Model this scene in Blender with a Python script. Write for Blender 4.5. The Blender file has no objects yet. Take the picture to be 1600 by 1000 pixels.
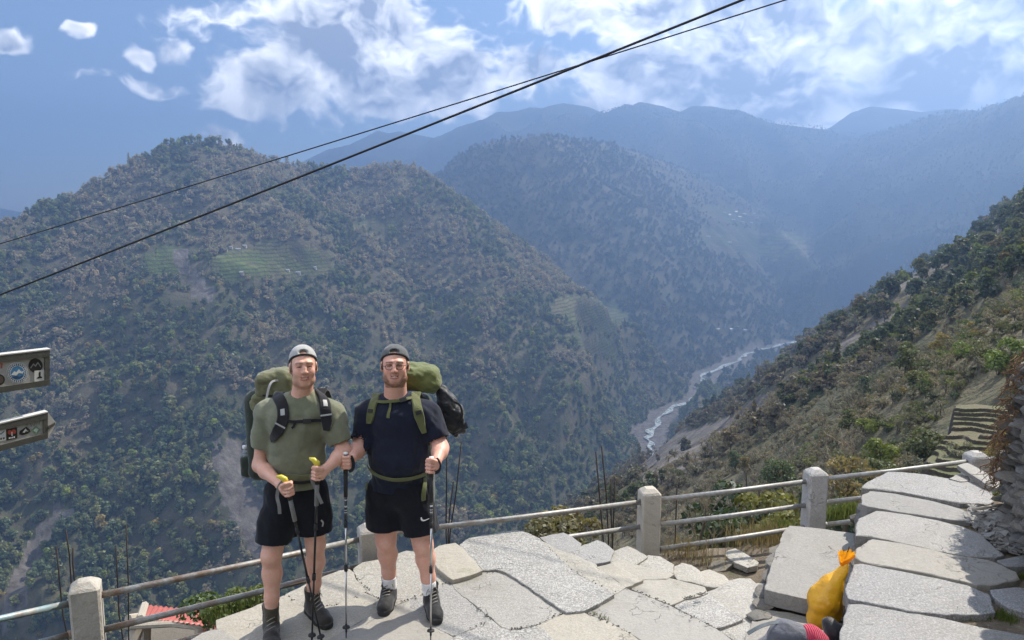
import bpy, bmesh, math, random
import numpy as np
from mathutils import Vector, Matrix, noise as mnoise
from mathutils.bvhtree import BVHTree

random.seed(7)
RNG = np.random.default_rng(11)
SC = bpy.context.scene
COL = SC.collection
R = math.radians

# ------------------------------------------------------------------ camera
F, CX, CY, CAMZ, PITCH = 1200.0, 800.0, 500.0, 2.65, R(8.06)
cam = bpy.data.cameras.new('camera')
cam.sensor_width = 36.0
cam.lens = F / 1600 * 36
cam.clip_start = 0.05
cam.clip_end = 60000
cam_ob = bpy.data.objects.new('camera', cam)
COL.objects.link(cam_ob)
cam_ob.location = (0, 0, CAMZ)
cam_ob.rotation_euler = (math.pi / 2 - PITCH, 0, 0)
SC.camera = cam_ob

# ------------------------------------------------------------------ sky and sun
SUN_AZ, SUN_EL = 47.0, 48.0           # degrees right of the view axis, above the horizon
world = bpy.data.worlds.new('World')
SC.world = world
world.use_nodes = True


class NT:
    """small helper to write node trees"""
    def __init__(self, tree):
        self.t = tree; self.n = tree.nodes; self.l = tree.links

    def node(self, kind, **kw):
        nd = self.n.new(kind)
        for k, v in kw.items():
            setattr(nd, k, v)
        return nd

    def put(self, sock, v):
        if v is None:
            return
        if isinstance(v, bpy.types.NodeSocket):
            self.l.new(v, sock)
        elif isinstance(v, (tuple, list)) and sock.type == 'RGBA' and len(v) == 3:
            sock.default_value = (*v, 1)
        else:
            sock.default_value = v

    def math(self, op, a, b=None, c=None, clamp=False):
        nd = self.node('ShaderNodeMath', operation=op, use_clamp=clamp)
        for i, v in enumerate((a, b, c)):
            self.put(nd.inputs[i], v)
        return nd.outputs[0]

    def vmath(self, op, a, b=None):
        nd = self.node('ShaderNodeVectorMath', operation=op)
        self.put(nd.inputs[0], a)
        if b is not None:
            self.put(nd.inputs[1], b)
        return nd.outputs['Value'] if op in ('DOT_PRODUCT', 'LENGTH', 'DISTANCE') else nd.outputs[0]

    def mapr(self, v, a, b, c=0.0, d=1.0, smooth=False):
        nd = self.node('ShaderNodeMapRange')
        if smooth:
            nd.interpolation_type = 'SMOOTHSTEP'
        for i, x in enumerate((v, a, b, c, d)):
            self.put(nd.inputs[i], x)
        return nd.outputs[0]

    def noise(self, vec, scale, detail=4.0, rough=0.55, dist=0.0, col=False):
        nd = self.node('ShaderNodeTexNoise')
        if vec is not None:
            self.put(nd.inputs['Vector'], vec)
        nd.inputs['Scale'].default_value = scale
        nd.inputs['Detail'].default_value = detail
        nd.inputs['Roughness'].default_value = rough
        nd.inputs['Distortion'].default_value = dist
        return nd.outputs['Color' if col else 0]

    def mix(self, f, a, b, blend='MIX'):
        nd = self.node('ShaderNodeMix', data_type='RGBA', blend_type=blend)
        self.put(nd.inputs[0], f); self.put(nd.inputs[6], a); self.put(nd.inputs[7], b)
        return nd.outputs[2]

    def mapping(self, vec, scale=(1, 1, 1), rot=(0, 0, 0), loc=(0, 0, 0)):
        nd = self.node('ShaderNodeMapping')
        self.put(nd.inputs[0], vec)
        nd.inputs['Location'].default_value = loc
        nd.inputs['Rotation'].default_value = rot
        nd.inputs['Scale'].default_value = scale
        return nd.outputs[0]


def pix_ray(px, py):
    """unit ray of a pixel of the 1600x1000 photograph"""
    u, v = (px - CX) / F, (CY - py) / F
    d = np.array([u, math.cos(PITCH) + math.sin(PITCH) * v, -math.sin(PITCH) + math.cos(PITCH) * v])
    return d / np.linalg.norm(d)


SUNDIR = (math.sin(R(SUN_AZ)) * math.cos(R(SUN_EL)), math.cos(R(SUN_AZ)) * math.cos(R(SUN_EL)), math.sin(R(SUN_EL)))


def build_sky():
    t = NT(world.node_tree)
    t.n.clear()
    out = t.node('ShaderNodeOutputWorld')
    bg = t.node('ShaderNodeBackground')
    sky = t.node('ShaderNodeTexSky', sky_type='NISHITA')
    sky.sun_disc = False
    sky.sun_elevation = R(SUN_EL); sky.sun_rotation = R(SUN_AZ)
    sky.altitude = 2200; sky.air_density = 1.0; sky.dust_density = 2.5; sky.ozone_density = 1.5
    tc = t.node('ShaderNodeTexCoord')
    d = tc.outputs['Generated']
    warp = t.vmath('SCALE', t.vmath('SUBTRACT', t.noise(d, 9.0, 3, 0.6, col=True), (0.5, 0.5, 0.5)))
    warp.node.inputs['Scale'].default_value = 0.075
    dw = t.vmath('ADD', d, warp)
    # coverage: cloud banks at their places in the sky, thicker cover out of view
    banks = [(560, 60, .14, .07, 1.0), (700, 120, .09, .05, .85), (430, 130, .09, .05, .75), (620, 165, .10, .018, .5),
             (360, 30, .10, .04, .5), (830, 110, .07, .045, .75),
             (960, 15, .14, .035, .75), (1030, 110, .09, .05, .75), (960, 160, .10, .03, .5), (1190, 45, .12, .08, 1.0),
             (1110, 150, .12, .035, .85), (1230, 155, .10, .05, 1.0), (1330, 60, .10, .06, .75), (1480, 110, .15, .05, .85), (1500, 20, .18, .05, .7), (1400, 155, .14, .03, .85),
             (330, 205, .035, .014, .62), (225, 85, .02, .012, .62), (135, 47, .022, .012, .6), (20, 68, .03, .012, .6), (265, 75, .03, .02, .55), (160, 118, .06, .016, .50), (240, 122, .045, .016, .5)]
    cover = None
    for (px, py, rx, ry, wgt) in banks:
        r = pix_ray(px, py)
        az, el = math.atan2(r[0], r[1]), math.asin(r[2])
        # offset from the bank's centre in its own tangent frame
        right = (math.cos(az), -math.sin(az), 0)
        up = (-math.sin(el) * math.sin(az), -math.sin(el) * math.cos(az), math.cos(el))
        a = t.math('MULTIPLY', t.vmath('DOT_PRODUCT', dw, right), 1 / rx)
        b = t.math('MULTIPLY', t.math('SUBTRACT', t.vmath('DOT_PRODUCT', dw, up), 0.0), 1 / ry)
        q = t.math('ADD', t.math('MULTIPLY', a, a), t.math('MULTIPLY', b, b))
        g = t.math('MULTIPLY', t.math('POWER', 2.718, t.math('MULTIPLY', q, -1.0)), wgt)
        front = t.math('GREATER_THAN', t.vmath('DOT_PRODUCT', d, tuple(r)), 0.0)
        g = t.math('MULTIPLY', g, front)
        cover = g if cover is None else t.math('MAXIMUM', cover, g)
    # broken cloud over the unseen sky, its cover raised to add fill light
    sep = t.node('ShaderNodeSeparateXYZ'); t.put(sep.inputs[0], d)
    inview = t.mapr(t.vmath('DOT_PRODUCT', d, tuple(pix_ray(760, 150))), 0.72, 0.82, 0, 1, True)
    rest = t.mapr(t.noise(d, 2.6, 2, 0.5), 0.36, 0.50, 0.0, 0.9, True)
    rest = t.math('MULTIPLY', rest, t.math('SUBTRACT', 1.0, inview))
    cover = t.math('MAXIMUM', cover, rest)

    def dens(vec):
        v = t.mapping(vec, scale=(1, 1, 1.35))
        big = t.noise(v, 8.5, 8, 0.57)
        bil = t.noise(v, 30.0, 2, 0.5)
        puff = t.math('SUBTRACT', 0.22, t.math('ABSOLUTE', t.math('SUBTRACT', bil, 0.5)))
        return t.math('ADD', big, t.math('MULTIPLY', puff, 0.5))
    d0 = dens(dw)
    sunward = (0.022, 0.0, 0.034)
    d1 = dens(t.vmath('ADD', dw, sunward))
    k = t.math('ADD', t.math('MULTIPLY', t.math('SUBTRACT', d0, 0.53), 2.3), t.math('SUBTRACT', t.math('MULTIPLY', cover, 1.9), 0.68))
    k1 = t.math('ADD', t.math('MULTIPLY', t.math('SUBTRACT', d1, 0.53), 2.3), t.math('SUBTRACT', t.math('MULTIPLY', cover, 1.9), 0.68))
    alpha = t.mapr(k, -0.05, 0.42, 0, 1, True)
    thick = t.mapr(k, 0.12, 0.9, 0, 1, True)
    lit = t.math('ADD', t.math('MULTIPLY', t.math('SUBTRACT', k, k1), 1.35), 0.80)
    lit = t.math('SUBTRACT', lit, t.math('MULTIPLY', thick, 0.66), clamp=True)
    # front-lit clouds away from the sun, over-brightened as fill light for the faces
    fill_boost = t.mapr(t.vmath('DOT_PRODUCT', d, tuple(SUNDIR)), 0.45, -0.45, 1.0, 3.2, True)
    ccol = t.mix(lit, (0.16, 0.175, 0.205), (0.95, 0.93, 0.90))
    cs = t.node('ShaderNodeVectorMath', operation='SCALE'); t.put(cs.inputs[0], ccol); t.put(cs.inputs['Scale'], fill_boost)
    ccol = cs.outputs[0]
    skyc = t.node('ShaderNodeVectorMath', operation='SCALE')
    t.put(skyc.inputs[0], sky.outputs[0]); skyc.inputs['Scale'].default_value = SKY_STRENGTH
    skyc = skyc.outputs[0]
    alpha = t.math('MULTIPLY', alpha, t.mapr(sep.outputs[2], 0.01, 0.06, 0, 0.96, True))
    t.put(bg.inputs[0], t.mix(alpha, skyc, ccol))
    bg.inputs[1].default_value = 1.0
    t.l.new(bg.outputs[0], out.inputs[0])


SKY_STRENGTH = 0.050
build_sky()
world.cycles.sampling_method = 'MANUAL'
world.cycles.sample_map_resolution = 256

sun = bpy.data.lights.new('sun', 'SUN')
sun.energy = 2.7
sun.angle = R(0.5)
sun.color = (1.0, 0.93, 0.82)
sun_ob = bpy.data.objects.new('sun', sun)
COL.objects.link(sun_ob)
SUN = Vector((math.sin(R(SUN_AZ)) * math.cos(R(SUN_EL)), math.cos(R(SUN_AZ)) * math.cos(R(SUN_EL)), math.sin(R(SUN_EL))))
sun_ob.rotation_euler = SUN.to_track_quat('Z', 'Y').to_euler()
sun_ob.location = (40, 40, 60)

SC.view_settings.view_transform = 'Standard'
SC.view_settings.look = 'None'
SC.view_settings.exposure = 1.66
SC.view_settings.gamma = 1.0
SC.view_settings.use_curve_mapping = False
SC.render.engine = 'CYCLES'
SC.cycles.use_denoising = True
SC.cycles.max_bounces = 6
SC.cycles.diffuse_bounces = 3
SC.cycles.transparent_max_bounces = 8
SC.cycles.volume_bounces = 1


# ------------------------------------------------------------------ small helpers
def link(name, me, mat=None, parent=None):
    o = bpy.data.objects.new(name, me)
    COL.objects.link(o)
    if mat is not None and me is not None:
        me.materials.clear(); me.materials.append(mat)
    if parent is not None:
        o.parent = parent
    return o


def mesh(name, v, f, smooth=False):
    me = bpy.data.meshes.new(name)
    me.from_pydata([tuple(map(float, p)) for p in v], [], [tuple(map(int, q)) for q in f])
    if smooth:
        me.polygons.foreach_set('use_smooth', [True] * len(me.polygons))
    me.update()
    return me


def fast_mesh(name, v, f, smooth=True):
    """numpy mesh, f = (n,3) or (n,4)"""
    v = np.asarray(v, np.float32); f = np.asarray(f, np.int32)
    k = f.shape[1]
    me = bpy.data.meshes.new(name)
    me.vertices.add(len(v)); me.vertices.foreach_set('co', v.ravel())
    me.loops.add(f.size); me.loops.foreach_set('vertex_index', f.ravel())
    me.polygons.add(len(f))
    me.polygons.foreach_set('loop_start', np.arange(0, f.size, k, dtype=np.int32))
    me.polygons.foreach_set('loop_total', np.full(len(f), k, np.int32))
    me.polygons.foreach_set('use_smooth', np.full(len(f), smooth))
    me.update(calc_edges=True)
    return me


def tag(o, label=None, cat=None, group=None, kind=None):
    if label: o['label'] = label
    if cat: o['category'] = cat
    if group: o['group'] = group
    if kind: o['kind'] = kind
    return o


def empty(name, loc=(0, 0, 0)):
    o = bpy.data.objects.new(name, None)
    COL.objects.link(o)
    o.location = loc
    o.empty_display_size = 0.1
    return o


def at_z(px, py, z=0.0):
    """the point of a level plane that a pixel of the photograph looks at"""
    d = pix_ray(px, py)
    s = (z - CAMZ) / d[2]
    return Vector((d[0] * s, d[1] * s, z))


def at_y(px, py, y):
    d = pix_ray(px, py)
    s = y / d[1]
    return Vector((d[0] * s, y, CAMZ + d[2] * s))


def at_r(px, py, r):
    """point on a pixel's ray at horizontal distance r"""
    d = pix_ray(px, py)
    s = r / math.hypot(d[0], d[1])
    return np.array([d[0] * s, d[1] * s, CAMZ + d[2] * s])


def project(x, y, z):
    """world -> photograph pixel, numpy"""
    zz = z - CAMZ
    f = y * math.cos(PITCH) - zz * math.sin(PITCH)
    u = y * math.sin(PITCH) + zz * math.cos(PITCH)
    f = np.where(f > 0.01, f, 0.01)
    return CX + F * x / f, CY - F * u / f


_perm = np.random.default_rng(5).permutation(256)
_perm = np.concatenate([_perm, _perm])
_ang = np.random.default_rng(6).random(256) * 2 * np.pi
_gx, _gy = np.cos(_ang), np.sin(_ang)


def perlin(x, y, seed=0):
    x = np.asarray(x, float) + seed * 17.31; y = np.asarray(y, float) + seed * 9.77
    xi = np.floor(x).astype(int); yi = np.floor(y).astype(int)
    xf, yf = x - xi, y - yi
    u = xf ** 3 * (xf * (xf * 6 - 15) + 10); v = yf ** 3 * (yf * (yf * 6 - 15) + 10)

    def g(ix, iy, dx, dy):
        h = _perm[_perm[ix & 255] + (iy & 255)]
        return _gx[h] * dx + _gy[h] * dy
    a = g(xi, yi, xf, yf); b = g(xi + 1, yi, xf - 1, yf)
    c = g(xi, yi + 1, xf, yf - 1); d = g(xi + 1, yi + 1, xf - 1, yf - 1)
    return ((a + (b - a) * u) + ((c + (d - c) * u) - (a + (b - a) * u)) * v) * 1.5


def fbm(x, y, oct=4, seed=0, gain=0.5):
    s = 0; a = 1.0; f = 1.0
    for i in range(oct):
        s = s + a * perlin(x * f, y * f, seed + i * 3); a *= gain; f *= 2.03
    return s


def in_poly(px, py, poly):
    inside = np.zeros(np.shape(px), bool)
    n = len(poly)
    for i in range(n):
        x1, y1 = poly[i]; x2, y2 = poly[(i + 1) % n]
        c = (y1 > py) != (y2 > py)
        xx = (x2 - x1) * (py - y1) / (y2 - y1 + 1e-9) + x1
        inside ^= c & (px < xx)
    return inside


# ------------------------------------------------------------------ materials
def mat(name):
    m = bpy.data.materials.new(name)
    m.use_nodes = True
    t = NT(m.node_tree)
    b = t.n['Principled BSDF']
    return m, t, b


def simple(name, col, rough=0.7, metal=0.0, var=0.12, scale=40.0, bump=0.0, bscale=120.0, spec=None, sheen=0.0):
    m, t, b = mat(name)
    tc = t.node('ShaderNodeTexCoord').outputs['Object']
    n = t.noise(tc, scale, 5, 0.6)
    dark = tuple(c * (1 - var) for c in col); lite = tuple(min(1, c * (1 + var)) for c in col)
    t.put(b.inputs['Base Color'], t.mix(n, dark, lite))
    b.inputs['Roughness'].default_value = rough
    b.inputs['Metallic'].default_value = metal
    if spec is not None:
        b.inputs['Specular IOR Level'].default_value = spec
    if sheen:
        b.inputs['Sheen Weight'].default_value = sheen
    if bump:
        bp = t.node('ShaderNodeBump')
        bp.inputs['Strength'].default_value = bump
        bp.inputs['Distance'].default_value = 0.003
        t.put(bp.inputs['Height'], t.noise(tc, bscale, 4, 0.6))
        t.put(b.inputs['Normal'], bp.outputs[0])
    return m

# ================================================================== terrain
RIDGES = {   # crest lines: pixel of the photograph, distance in metres; flank slope
    'A': ([(-420, 560, 1000), (-250, 470, 1130), (0, 350, 1260), (60, 325, 1300), (110, 303, 1330), (170, 272, 1350), (230, 241, 1380), (260, 226, 1390), (290, 220, 1400),
           (340, 220, 1420), (380, 230, 1430), (400, 240, 1440), (450, 254, 1460), (500, 262, 1480), (560, 264, 1500), (600, 258, 1500), (625, 254, 1500),
           (650, 262, 1490), (680, 285, 1460), (720, 325, 1420), (760, 375, 1390), (830, 465, 1330), (900, 552, 1260), (960, 625, 1200), (1000, 685, 1140), (1016, 735, 1100)], 0.76),
    'C': ([(600, 330, 2700), (690, 268, 2550), (715, 244, 2500), (750, 226, 2450), (790, 214, 2420), (850, 211, 2400), (878, 305, 2280), (931, 343, 2230),
           (992, 408, 2190), (1030, 442, 2170), (1060, 472, 2150), (1085, 508, 2130)], 1.02),
    'C2': ([(850, 211, 2400), (960, 225, 2700), (1060, 260, 3100), (1150, 300, 3300)], 0.95),
    'D': ([(300, 300, 5200), (440, 258, 5100), (470, 248, 5050), (540, 224, 5000), (590, 204, 4950), (625, 204, 4900), (680, 214, 4900), (720, 198, 4750),
           (790, 172, 4600), (840, 166, 4550), (880, 161, 4500), (915, 166, 4500), (940, 172, 4480), (970, 164, 4450), (1000, 156, 4400), (1030, 162, 4400), (1065, 173, 4400), (1085, 164, 4400),
           (1150, 169, 4350), (1190, 186, 4300), (1240, 194, 4300), (1290, 198, 4300), (1345, 212, 4300)], 0.56),
    'Ds': ([(1000, 156, 4400), (1050, 300, 3500), (1110, 400, 2950), (1190, 470, 2600), (1250, 520, 2380)], 0.85),
    'Ds2': ([(1150, 169, 4350), (1180, 320, 3300), (1260, 400, 2800), (1330, 470, 2450)], 0.85),
    'E': ([(1250, 230, 5350), (1300, 197, 5300), (1330, 176, 5300), (1360, 166, 5300), (1400, 170, 5300), (1440, 175, 5300), (1480, 170, 5300), (1560, 175, 5300)], 0.75),
    'D2': ([(1320, 222, 4100), (1345, 212, 4050), (1370, 206, 4000), (1420, 190, 3900), (1470, 176, 3800), (1530, 170, 3700), (1560, 158, 3650), (1600, 146, 3600), (1700, 105, 3500), (1900, 60, 3400)], 0.66),
    'B': ([(-600, 350, 5350), (-200, 338, 5350), (0, 323, 5350), (45, 331, 5350), (150, 345, 5350), (420, 350, 5350)], 0.35),
}
RIDGE_W = {k: [at_r(*p) for p in v[0]] for k, v in RIDGES.items()}
NAMES = ['F', 'floor'] + list(RIDGES)

_river_px = [(-700, 1300, -470), (-300, 1280, -462), (200, 1220, -450), (600, 1070, -430), (860, 890, -406), (980, 788, -396), (1022, 752, -394), (1036, 740, -392), (1026, 718, -391), (1014, 690, -388), (1020, 672, -387), (1045, 642, -384),
             (1085, 624, -382), (1102, 604, -380), (1098, 588, -379), (1150, 566, -376), (1165, 555, -375), (1200, 545, -373), (1245, 534, -372), (1300, 524, -370), (1380, 512, -366)]
RIVER = np.array([list(at_z(x, y, z)) for x, y, z in _river_px])
# rounded course
_t = np.linspace(0, len(RIVER) - 1, 260)
_i = np.clip(_t.astype(int), 0, len(RIVER) - 2)
_f = (_t - _i)[:, None]
_p0, _p1, _p2, _p3 = RIVER[np.clip(_i - 1, 0, None)], RIVER[_i], RIVER[_i + 1], RIVER[np.clip(_i + 2, None, len(RIVER) - 1)]
RIVER_S = 0.5 * (2 * _p1 + (_p2 - _p0) * _f + (2 * _p0 - 5 * _p1 + 4 * _p2 - _p3) * _f ** 2 + (3 * _p1 - _p0 - 3 * _p2 + _p3) * _f ** 3)


def seg_dist(x, y, P):
    """distance to a polyline, height there and arc length there"""
    bd = np.full(x.shape, 1e18); bz = np.zeros(x.shape); bs = np.zeros(x.shape)
    acc = 0.0
    for a, b in zip(P[:-1], P[1:]):
        dx, dy = b[0] - a[0], b[1] - a[1]
        L2 = dx * dx + dy * dy + 1e-9
        t = np.clip(((x - a[0]) * dx + (y - a[1]) * dy) / L2, 0, 1)
        d = (x - a[0] - t * dx) ** 2 + (y - a[1] - t * dy) ** 2
        m = d < bd
        bd = np.where(m, d, bd); bz = np.where(m, a[2] + t * (b[2] - a[2]), bz); bs = np.where(m, acc + t * math.sqrt(L2), bs)
        acc += math.sqrt(L2)
    return np.sqrt(bd), bz, bs


def tent(x, y, P, s, wav, amp, seed):
    best = np.full(x.shape, -1e9)
    d, z, arc = seg_dist(x, y, P)
    # spurs and gullies running down the flanks
    wx, wy = x + 0.35 * wav * perlin(x / wav, y / wav, seed + 5), y + 0.35 * wav * perlin(x / wav + 9, y / wav, seed + 6)
    side = 0.75 - 2.2 * np.abs(perlin(wx / wav, wy / wav, seed)) + 0.5 * perlin(wx / wav * 2.3, wy / wav * 2.3, seed + 9)
    for a, b in zip(P[:-1], P[1:]):
        dx, dy = b[0] - a[0], b[1] - a[1]
        L2 = dx * dx + dy * dy + 1e-9
        t = np.clip(((x - a[0]) * dx + (y - a[1]) * dy) / L2, 0, 1)
        dd = np.sqrt((x - a[0] - t * dx) ** 2 + (y - a[1] - t * dy) ** 2)
        best = np.maximum(best, a[2] + t * (b[2] - a[2]) - s * dd)
    fade = np.clip(d / 220, 0, 1)
    best = best + amp * side * fade + 0.4 * amp * fade * fbm(x / (wav * 0.5), y / (wav * 0.5), 3, seed + 2)
    return best


def plane_F(x, y):
    r = np.hypot(x, y)
    n = fbm(x / 90, y / 90, 4, 21) * np.clip(r / 14, 0, 8) + 7 * perlin(x / 260, y / 260, 33) * np.clip((r - 150) / 300, 0, 1)
    drop = 12.0 + 0.00009 * np.maximum(r - 450, 0) ** 2
    h = 0.7207 * x - 0.437 * y - drop + n
    return np.where(h > 260, 260 + 40 * np.tanh((h - 260) / 400), h)


def height(x, y, with_label=False):
    x = np.asarray(x, float); y = np.asarray(y, float)
    par = {'A': (170, 26, 1), 'C': (260, 32, 2), 'C2': (300, 30, 3), 'D': (520, 70, 4), 'Ds': (300, 35, 6), 'Ds2': (300, 35, 7), 'E': (600, 60, 5), 'D2': (480, 60, 8), 'B': (900, 40, 9)}
    hs = [plane_F(x, y)]
    dr, zr, _ = seg_dist(x, y, RIVER_S[::4])
    hs.append(zr + 0.02 * dr)
    for k, (p, s) in RIDGES.items():
        w, a, sd = par[k]
        hs.append(tent(x, y, RIDGE_W[k], s, w, a, sd))
    H = np.stack(hs)
    lab = np.argmax(H, 0)
    h = np.max(H, 0)
    hw = 26 + 16 * perlin(x / 140, y / 140, 44)
    far = np.clip((np.hypot(x, y) - 420) / 120, 0, 1)
    cap = zr + np.maximum(dr - hw, 0) * 0.95 + 9 * (np.maximum(dr - 45, 0) / 22) ** 2 + 1.2 * fbm(x / 9, y / 9, 2, 51) + (1 - far) * 900
    h = np.minimum(h, np.maximum(cap, zr))
    if with_label:
        return h, lab, dr
    return h


# polar sheet round the camera: fine in the direction of view, coarse behind
_az = np.concatenate([np.linspace(-44, 44, 820), np.linspace(44, 316, 70)[1:-1]])
_az = np.radians(_az)
_rr = np.concatenate([[5.0], np.geomspace(7.0, 5520, 490)])
AZ, RR = np.meshgrid(_az, _rr)
GX, GY = RR * np.sin(AZ), RR * np.cos(AZ)
GZ, GL, GDR = height(GX, GY, True)
# the knoll under the terrace falls away
nA, nR = len(_az), len(_rr)
EL = (GZ - CAMZ) / RR
HORIZ = np.maximum.accumulate(EL, 0)          # for culling what the land hides

# hill terraces and scars, laid out on the land
PX, PY = project(GX, GY, GZ)
FIELD_POLYS = {
    'A': [[(335, 400), (350, 388), (420, 380), (455, 375), (505, 385), (522, 400), (518, 425), (470, 436), (400, 434), (345, 432)],
          [(545, 350), (612, 347), (618, 356), (560, 362)],
          [(225, 395), (290, 385), (300, 430), (240, 440)]],
    'C': [[(862, 470), (900, 462), (945, 468), (985, 500), (960, 520), (900, 510), (870, 495)], [(880, 525), (960, 530), (975, 560), (920, 560)]],
    'D': [[(1090, 320), (1140, 325), (1195, 335), (1190, 352), (1120, 350)], [(1095, 350), (1260, 365), (1275, 400), (1180, 410), (1100, 390)]],
}
SCREE_POLYS = {
    'A': [[(300, 420), (335, 455), (330, 480), (305, 460), (272, 415), (270, 385), (290, 385)],
          [(325, 690), (370, 690), (410, 790), (420, 870), (385, 870), (350, 790)],
          [(85, 790), (110, 800), (70, 880), (30, 960), (0, 990), (5, 930), (45, 850)]],
    'F': [[(1005, 690), (1050, 676), (1120, 660), (1200, 625), (1215, 640), (1150, 690), (1080, 735), (1030, 765), (1000, 745)],
          [(1150, 640), (1290, 560), (1340, 520), (1420, 470), (1440, 480), (1330, 560), (1240, 612), (1165, 655)],
          [(1400, 445), (1490, 385), (1560, 350), (1560, 365), (1480, 410), (1420, 460)]],
}
GNAMES = np.array(NAMES)


def masks(x, y, z, lab, dr):
    px, py = project(x, y, z)
    px = px + 9 * perlin(x / 25, y / 25, 61); py = py + 6 * perlin(x / 25, y / 25, 62)
    f = np.zeros(x.shape); s = np.zeros(x.shape)
    grp = {'A': ['A'], 'C': ['C', 'floor', 'C2', 'A', 'D'], 'D': ['D', 'Ds', 'Ds2', 'D2', 'C2'], 'F': ['F', 'floor']}
    for k, polys in FIELD_POLYS.items():
        ok = np.isin(GNAMES[lab], grp[k])
        for p in polys:
            f = np.maximum(f, (in_poly(px, py, p) & ok).astype(float))
    for k, polys in SCREE_POLYS.items():
        ok = np.isin(GNAMES[lab], grp[k])
        for p in polys:
            s = np.maximum(s, (in_poly(px, py, p) & ok).astype(float))
    bank = (dr < 30 + 18 * perlin(x / 60, y / 60, 44)) & (np.hypot(x, y) > 600)
    s = np.maximum(s, bank.astype(float))
    return f, s


GF, GS = masks(GX, GY, GZ, GL, GDR)


def land_material(name, floor_a, floor_b, steps):
    m, t, b = mat(name)
    geo = t.node('ShaderNodeNewGeometry')
    pos = geo.outputs['Position']
    n1 = t.noise(pos, 0.02, 6, 0.6); n2 = t.noise(pos, 0.35, 5, 0.65)
    base = t.mix(t.mapr(n2, 0.3, 0.7), floor_a, floor_b)
    base = t.mix(t.mapr(n1, 0.42, 0.62), base, (0.045, 0.055, 0.03))
    af = t.node('ShaderNodeAttribute', attribute_name='field').outputs['Fac']
    asr = t.node('ShaderNodeAttribute', attribute_name='scree').outputs['Fac']
    # terrace steps follow the height of the land
    sep = t.node('ShaderNodeSeparateXYZ'); t.put(sep.inputs[0], pos)
    zz = t.math('ADD', sep.outputs[2], t.math('MULTIPLY', n1, steps * 2.6))
    band = t.math('FRACT', t.math('DIVIDE', zz, steps))
    crop = t.mix(t.mapr(t.noise(pos, 0.012, 3, 0.5), 0.4, 0.6), (0.11, 0.15, 0.045), (0.17, 0.15, 0.085))
    riser = t.mapr(band, 0.62, 0.72)
    field = t.mix(t.math('MULTIPLY', riser, 0.75), t.mix(t.mapr(n2, 0.5, 0.7, 0, 0.7), crop, (0.09, 0.08, 0.05)), (0.06, 0.06, 0.036))
    base = t.mix(t.math('MULTIPLY', af, t.mapr(n1, 0.36, 0.46)), base, field)
    rock = t.mix(t.mapr(t.noise(t.mapping(pos, scale=(1, 1, 0.35)), 0.12, 8, 0.7), 0.35, 0.68), (0.07, 0.06, 0.052), (0.19, 0.175, 0.16))
    asr2 = t.mapr(t.math('ADD', asr, t.math('MULTIPLY', t.math('SUBTRACT', t.noise(pos, 0.06, 6, 0.7), 0.5), 1.6)), 0.42, 0.58)
    base = t.mix(asr2, base, rock)
    t.put(b.inputs['Base Color'], base)
    b.inputs['Roughness'].default_value = 0.95
    b.inputs['Specular IOR Level'].default_value = 0.15
    bp = t.node('ShaderNodeBump')
    bp.inputs['Strength'].default_value = 0.9; bp.inputs['Distance'].default_value = 4.0
    h = t.math('ADD', t.noise(pos, 0.06, 7, 0.65), t.math('MULTIPLY', t.math('MULTIPLY', band, af), 0.8))
    t.put(bp.inputs['Height'], h)
    t.put(b.inputs['Normal'], bp.outputs[0])
    return m


M_LAND = land_material('forest floor', (0.12, 0.098, 0.068), (0.085, 0.085, 0.048), 5.0)
M_FAR = land_material('distant slopes', (0.06, 0.058, 0.036), (0.035, 0.045, 0.024), 14.0)
M_NEAR = land_material('dry hillside', (0.15, 0.125, 0.088), (0.105, 0.10, 0.06), 2.2)

_idx = np.arange(nA * nR).reshape(nR, nA)
_q = np.stack([_idx[:-1, :], np.roll(_idx, -1, 1)[:-1, :], np.roll(_idx, -1, 1)[1:, :], _idx[1:, :]], -1).reshape(-1, 4)
_co = np.stack([GX, GY, GZ], -1).reshape(-1, 3)
_fl = GL[:-1, :].reshape(-1)
LAND = {'hillside': (['F'], M_NEAR), 'forested_hill': (['A'], M_LAND), 'wooded_spur': (['C', 'C2'], M_LAND),
        'mountain_range': (['D', 'Ds', 'Ds2', 'D2'], M_FAR), 'distant_mountain': (['E', 'B'], M_FAR), 'valley_floor': (['floor'], M_LAND)}
for nm, (ks, m) in LAND.items():
    sel = np.isin(GNAMES[_fl], ks)
    q = _q[sel]
    if not len(q):
        continue
    u, inv = np.unique(q, return_inverse=True)
    me = fast_mesh(nm, _co[u], inv.reshape(-1, 4))
    for an, arr in (('field', GF), ('scree', GS)):
        a = me.attributes.new(an, 'FLOAT', 'POINT')
        a.data.foreach_set('value', arr.reshape(-1)[u].astype(np.float32))
    tag(link(nm, me, m), kind='structure')

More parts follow.
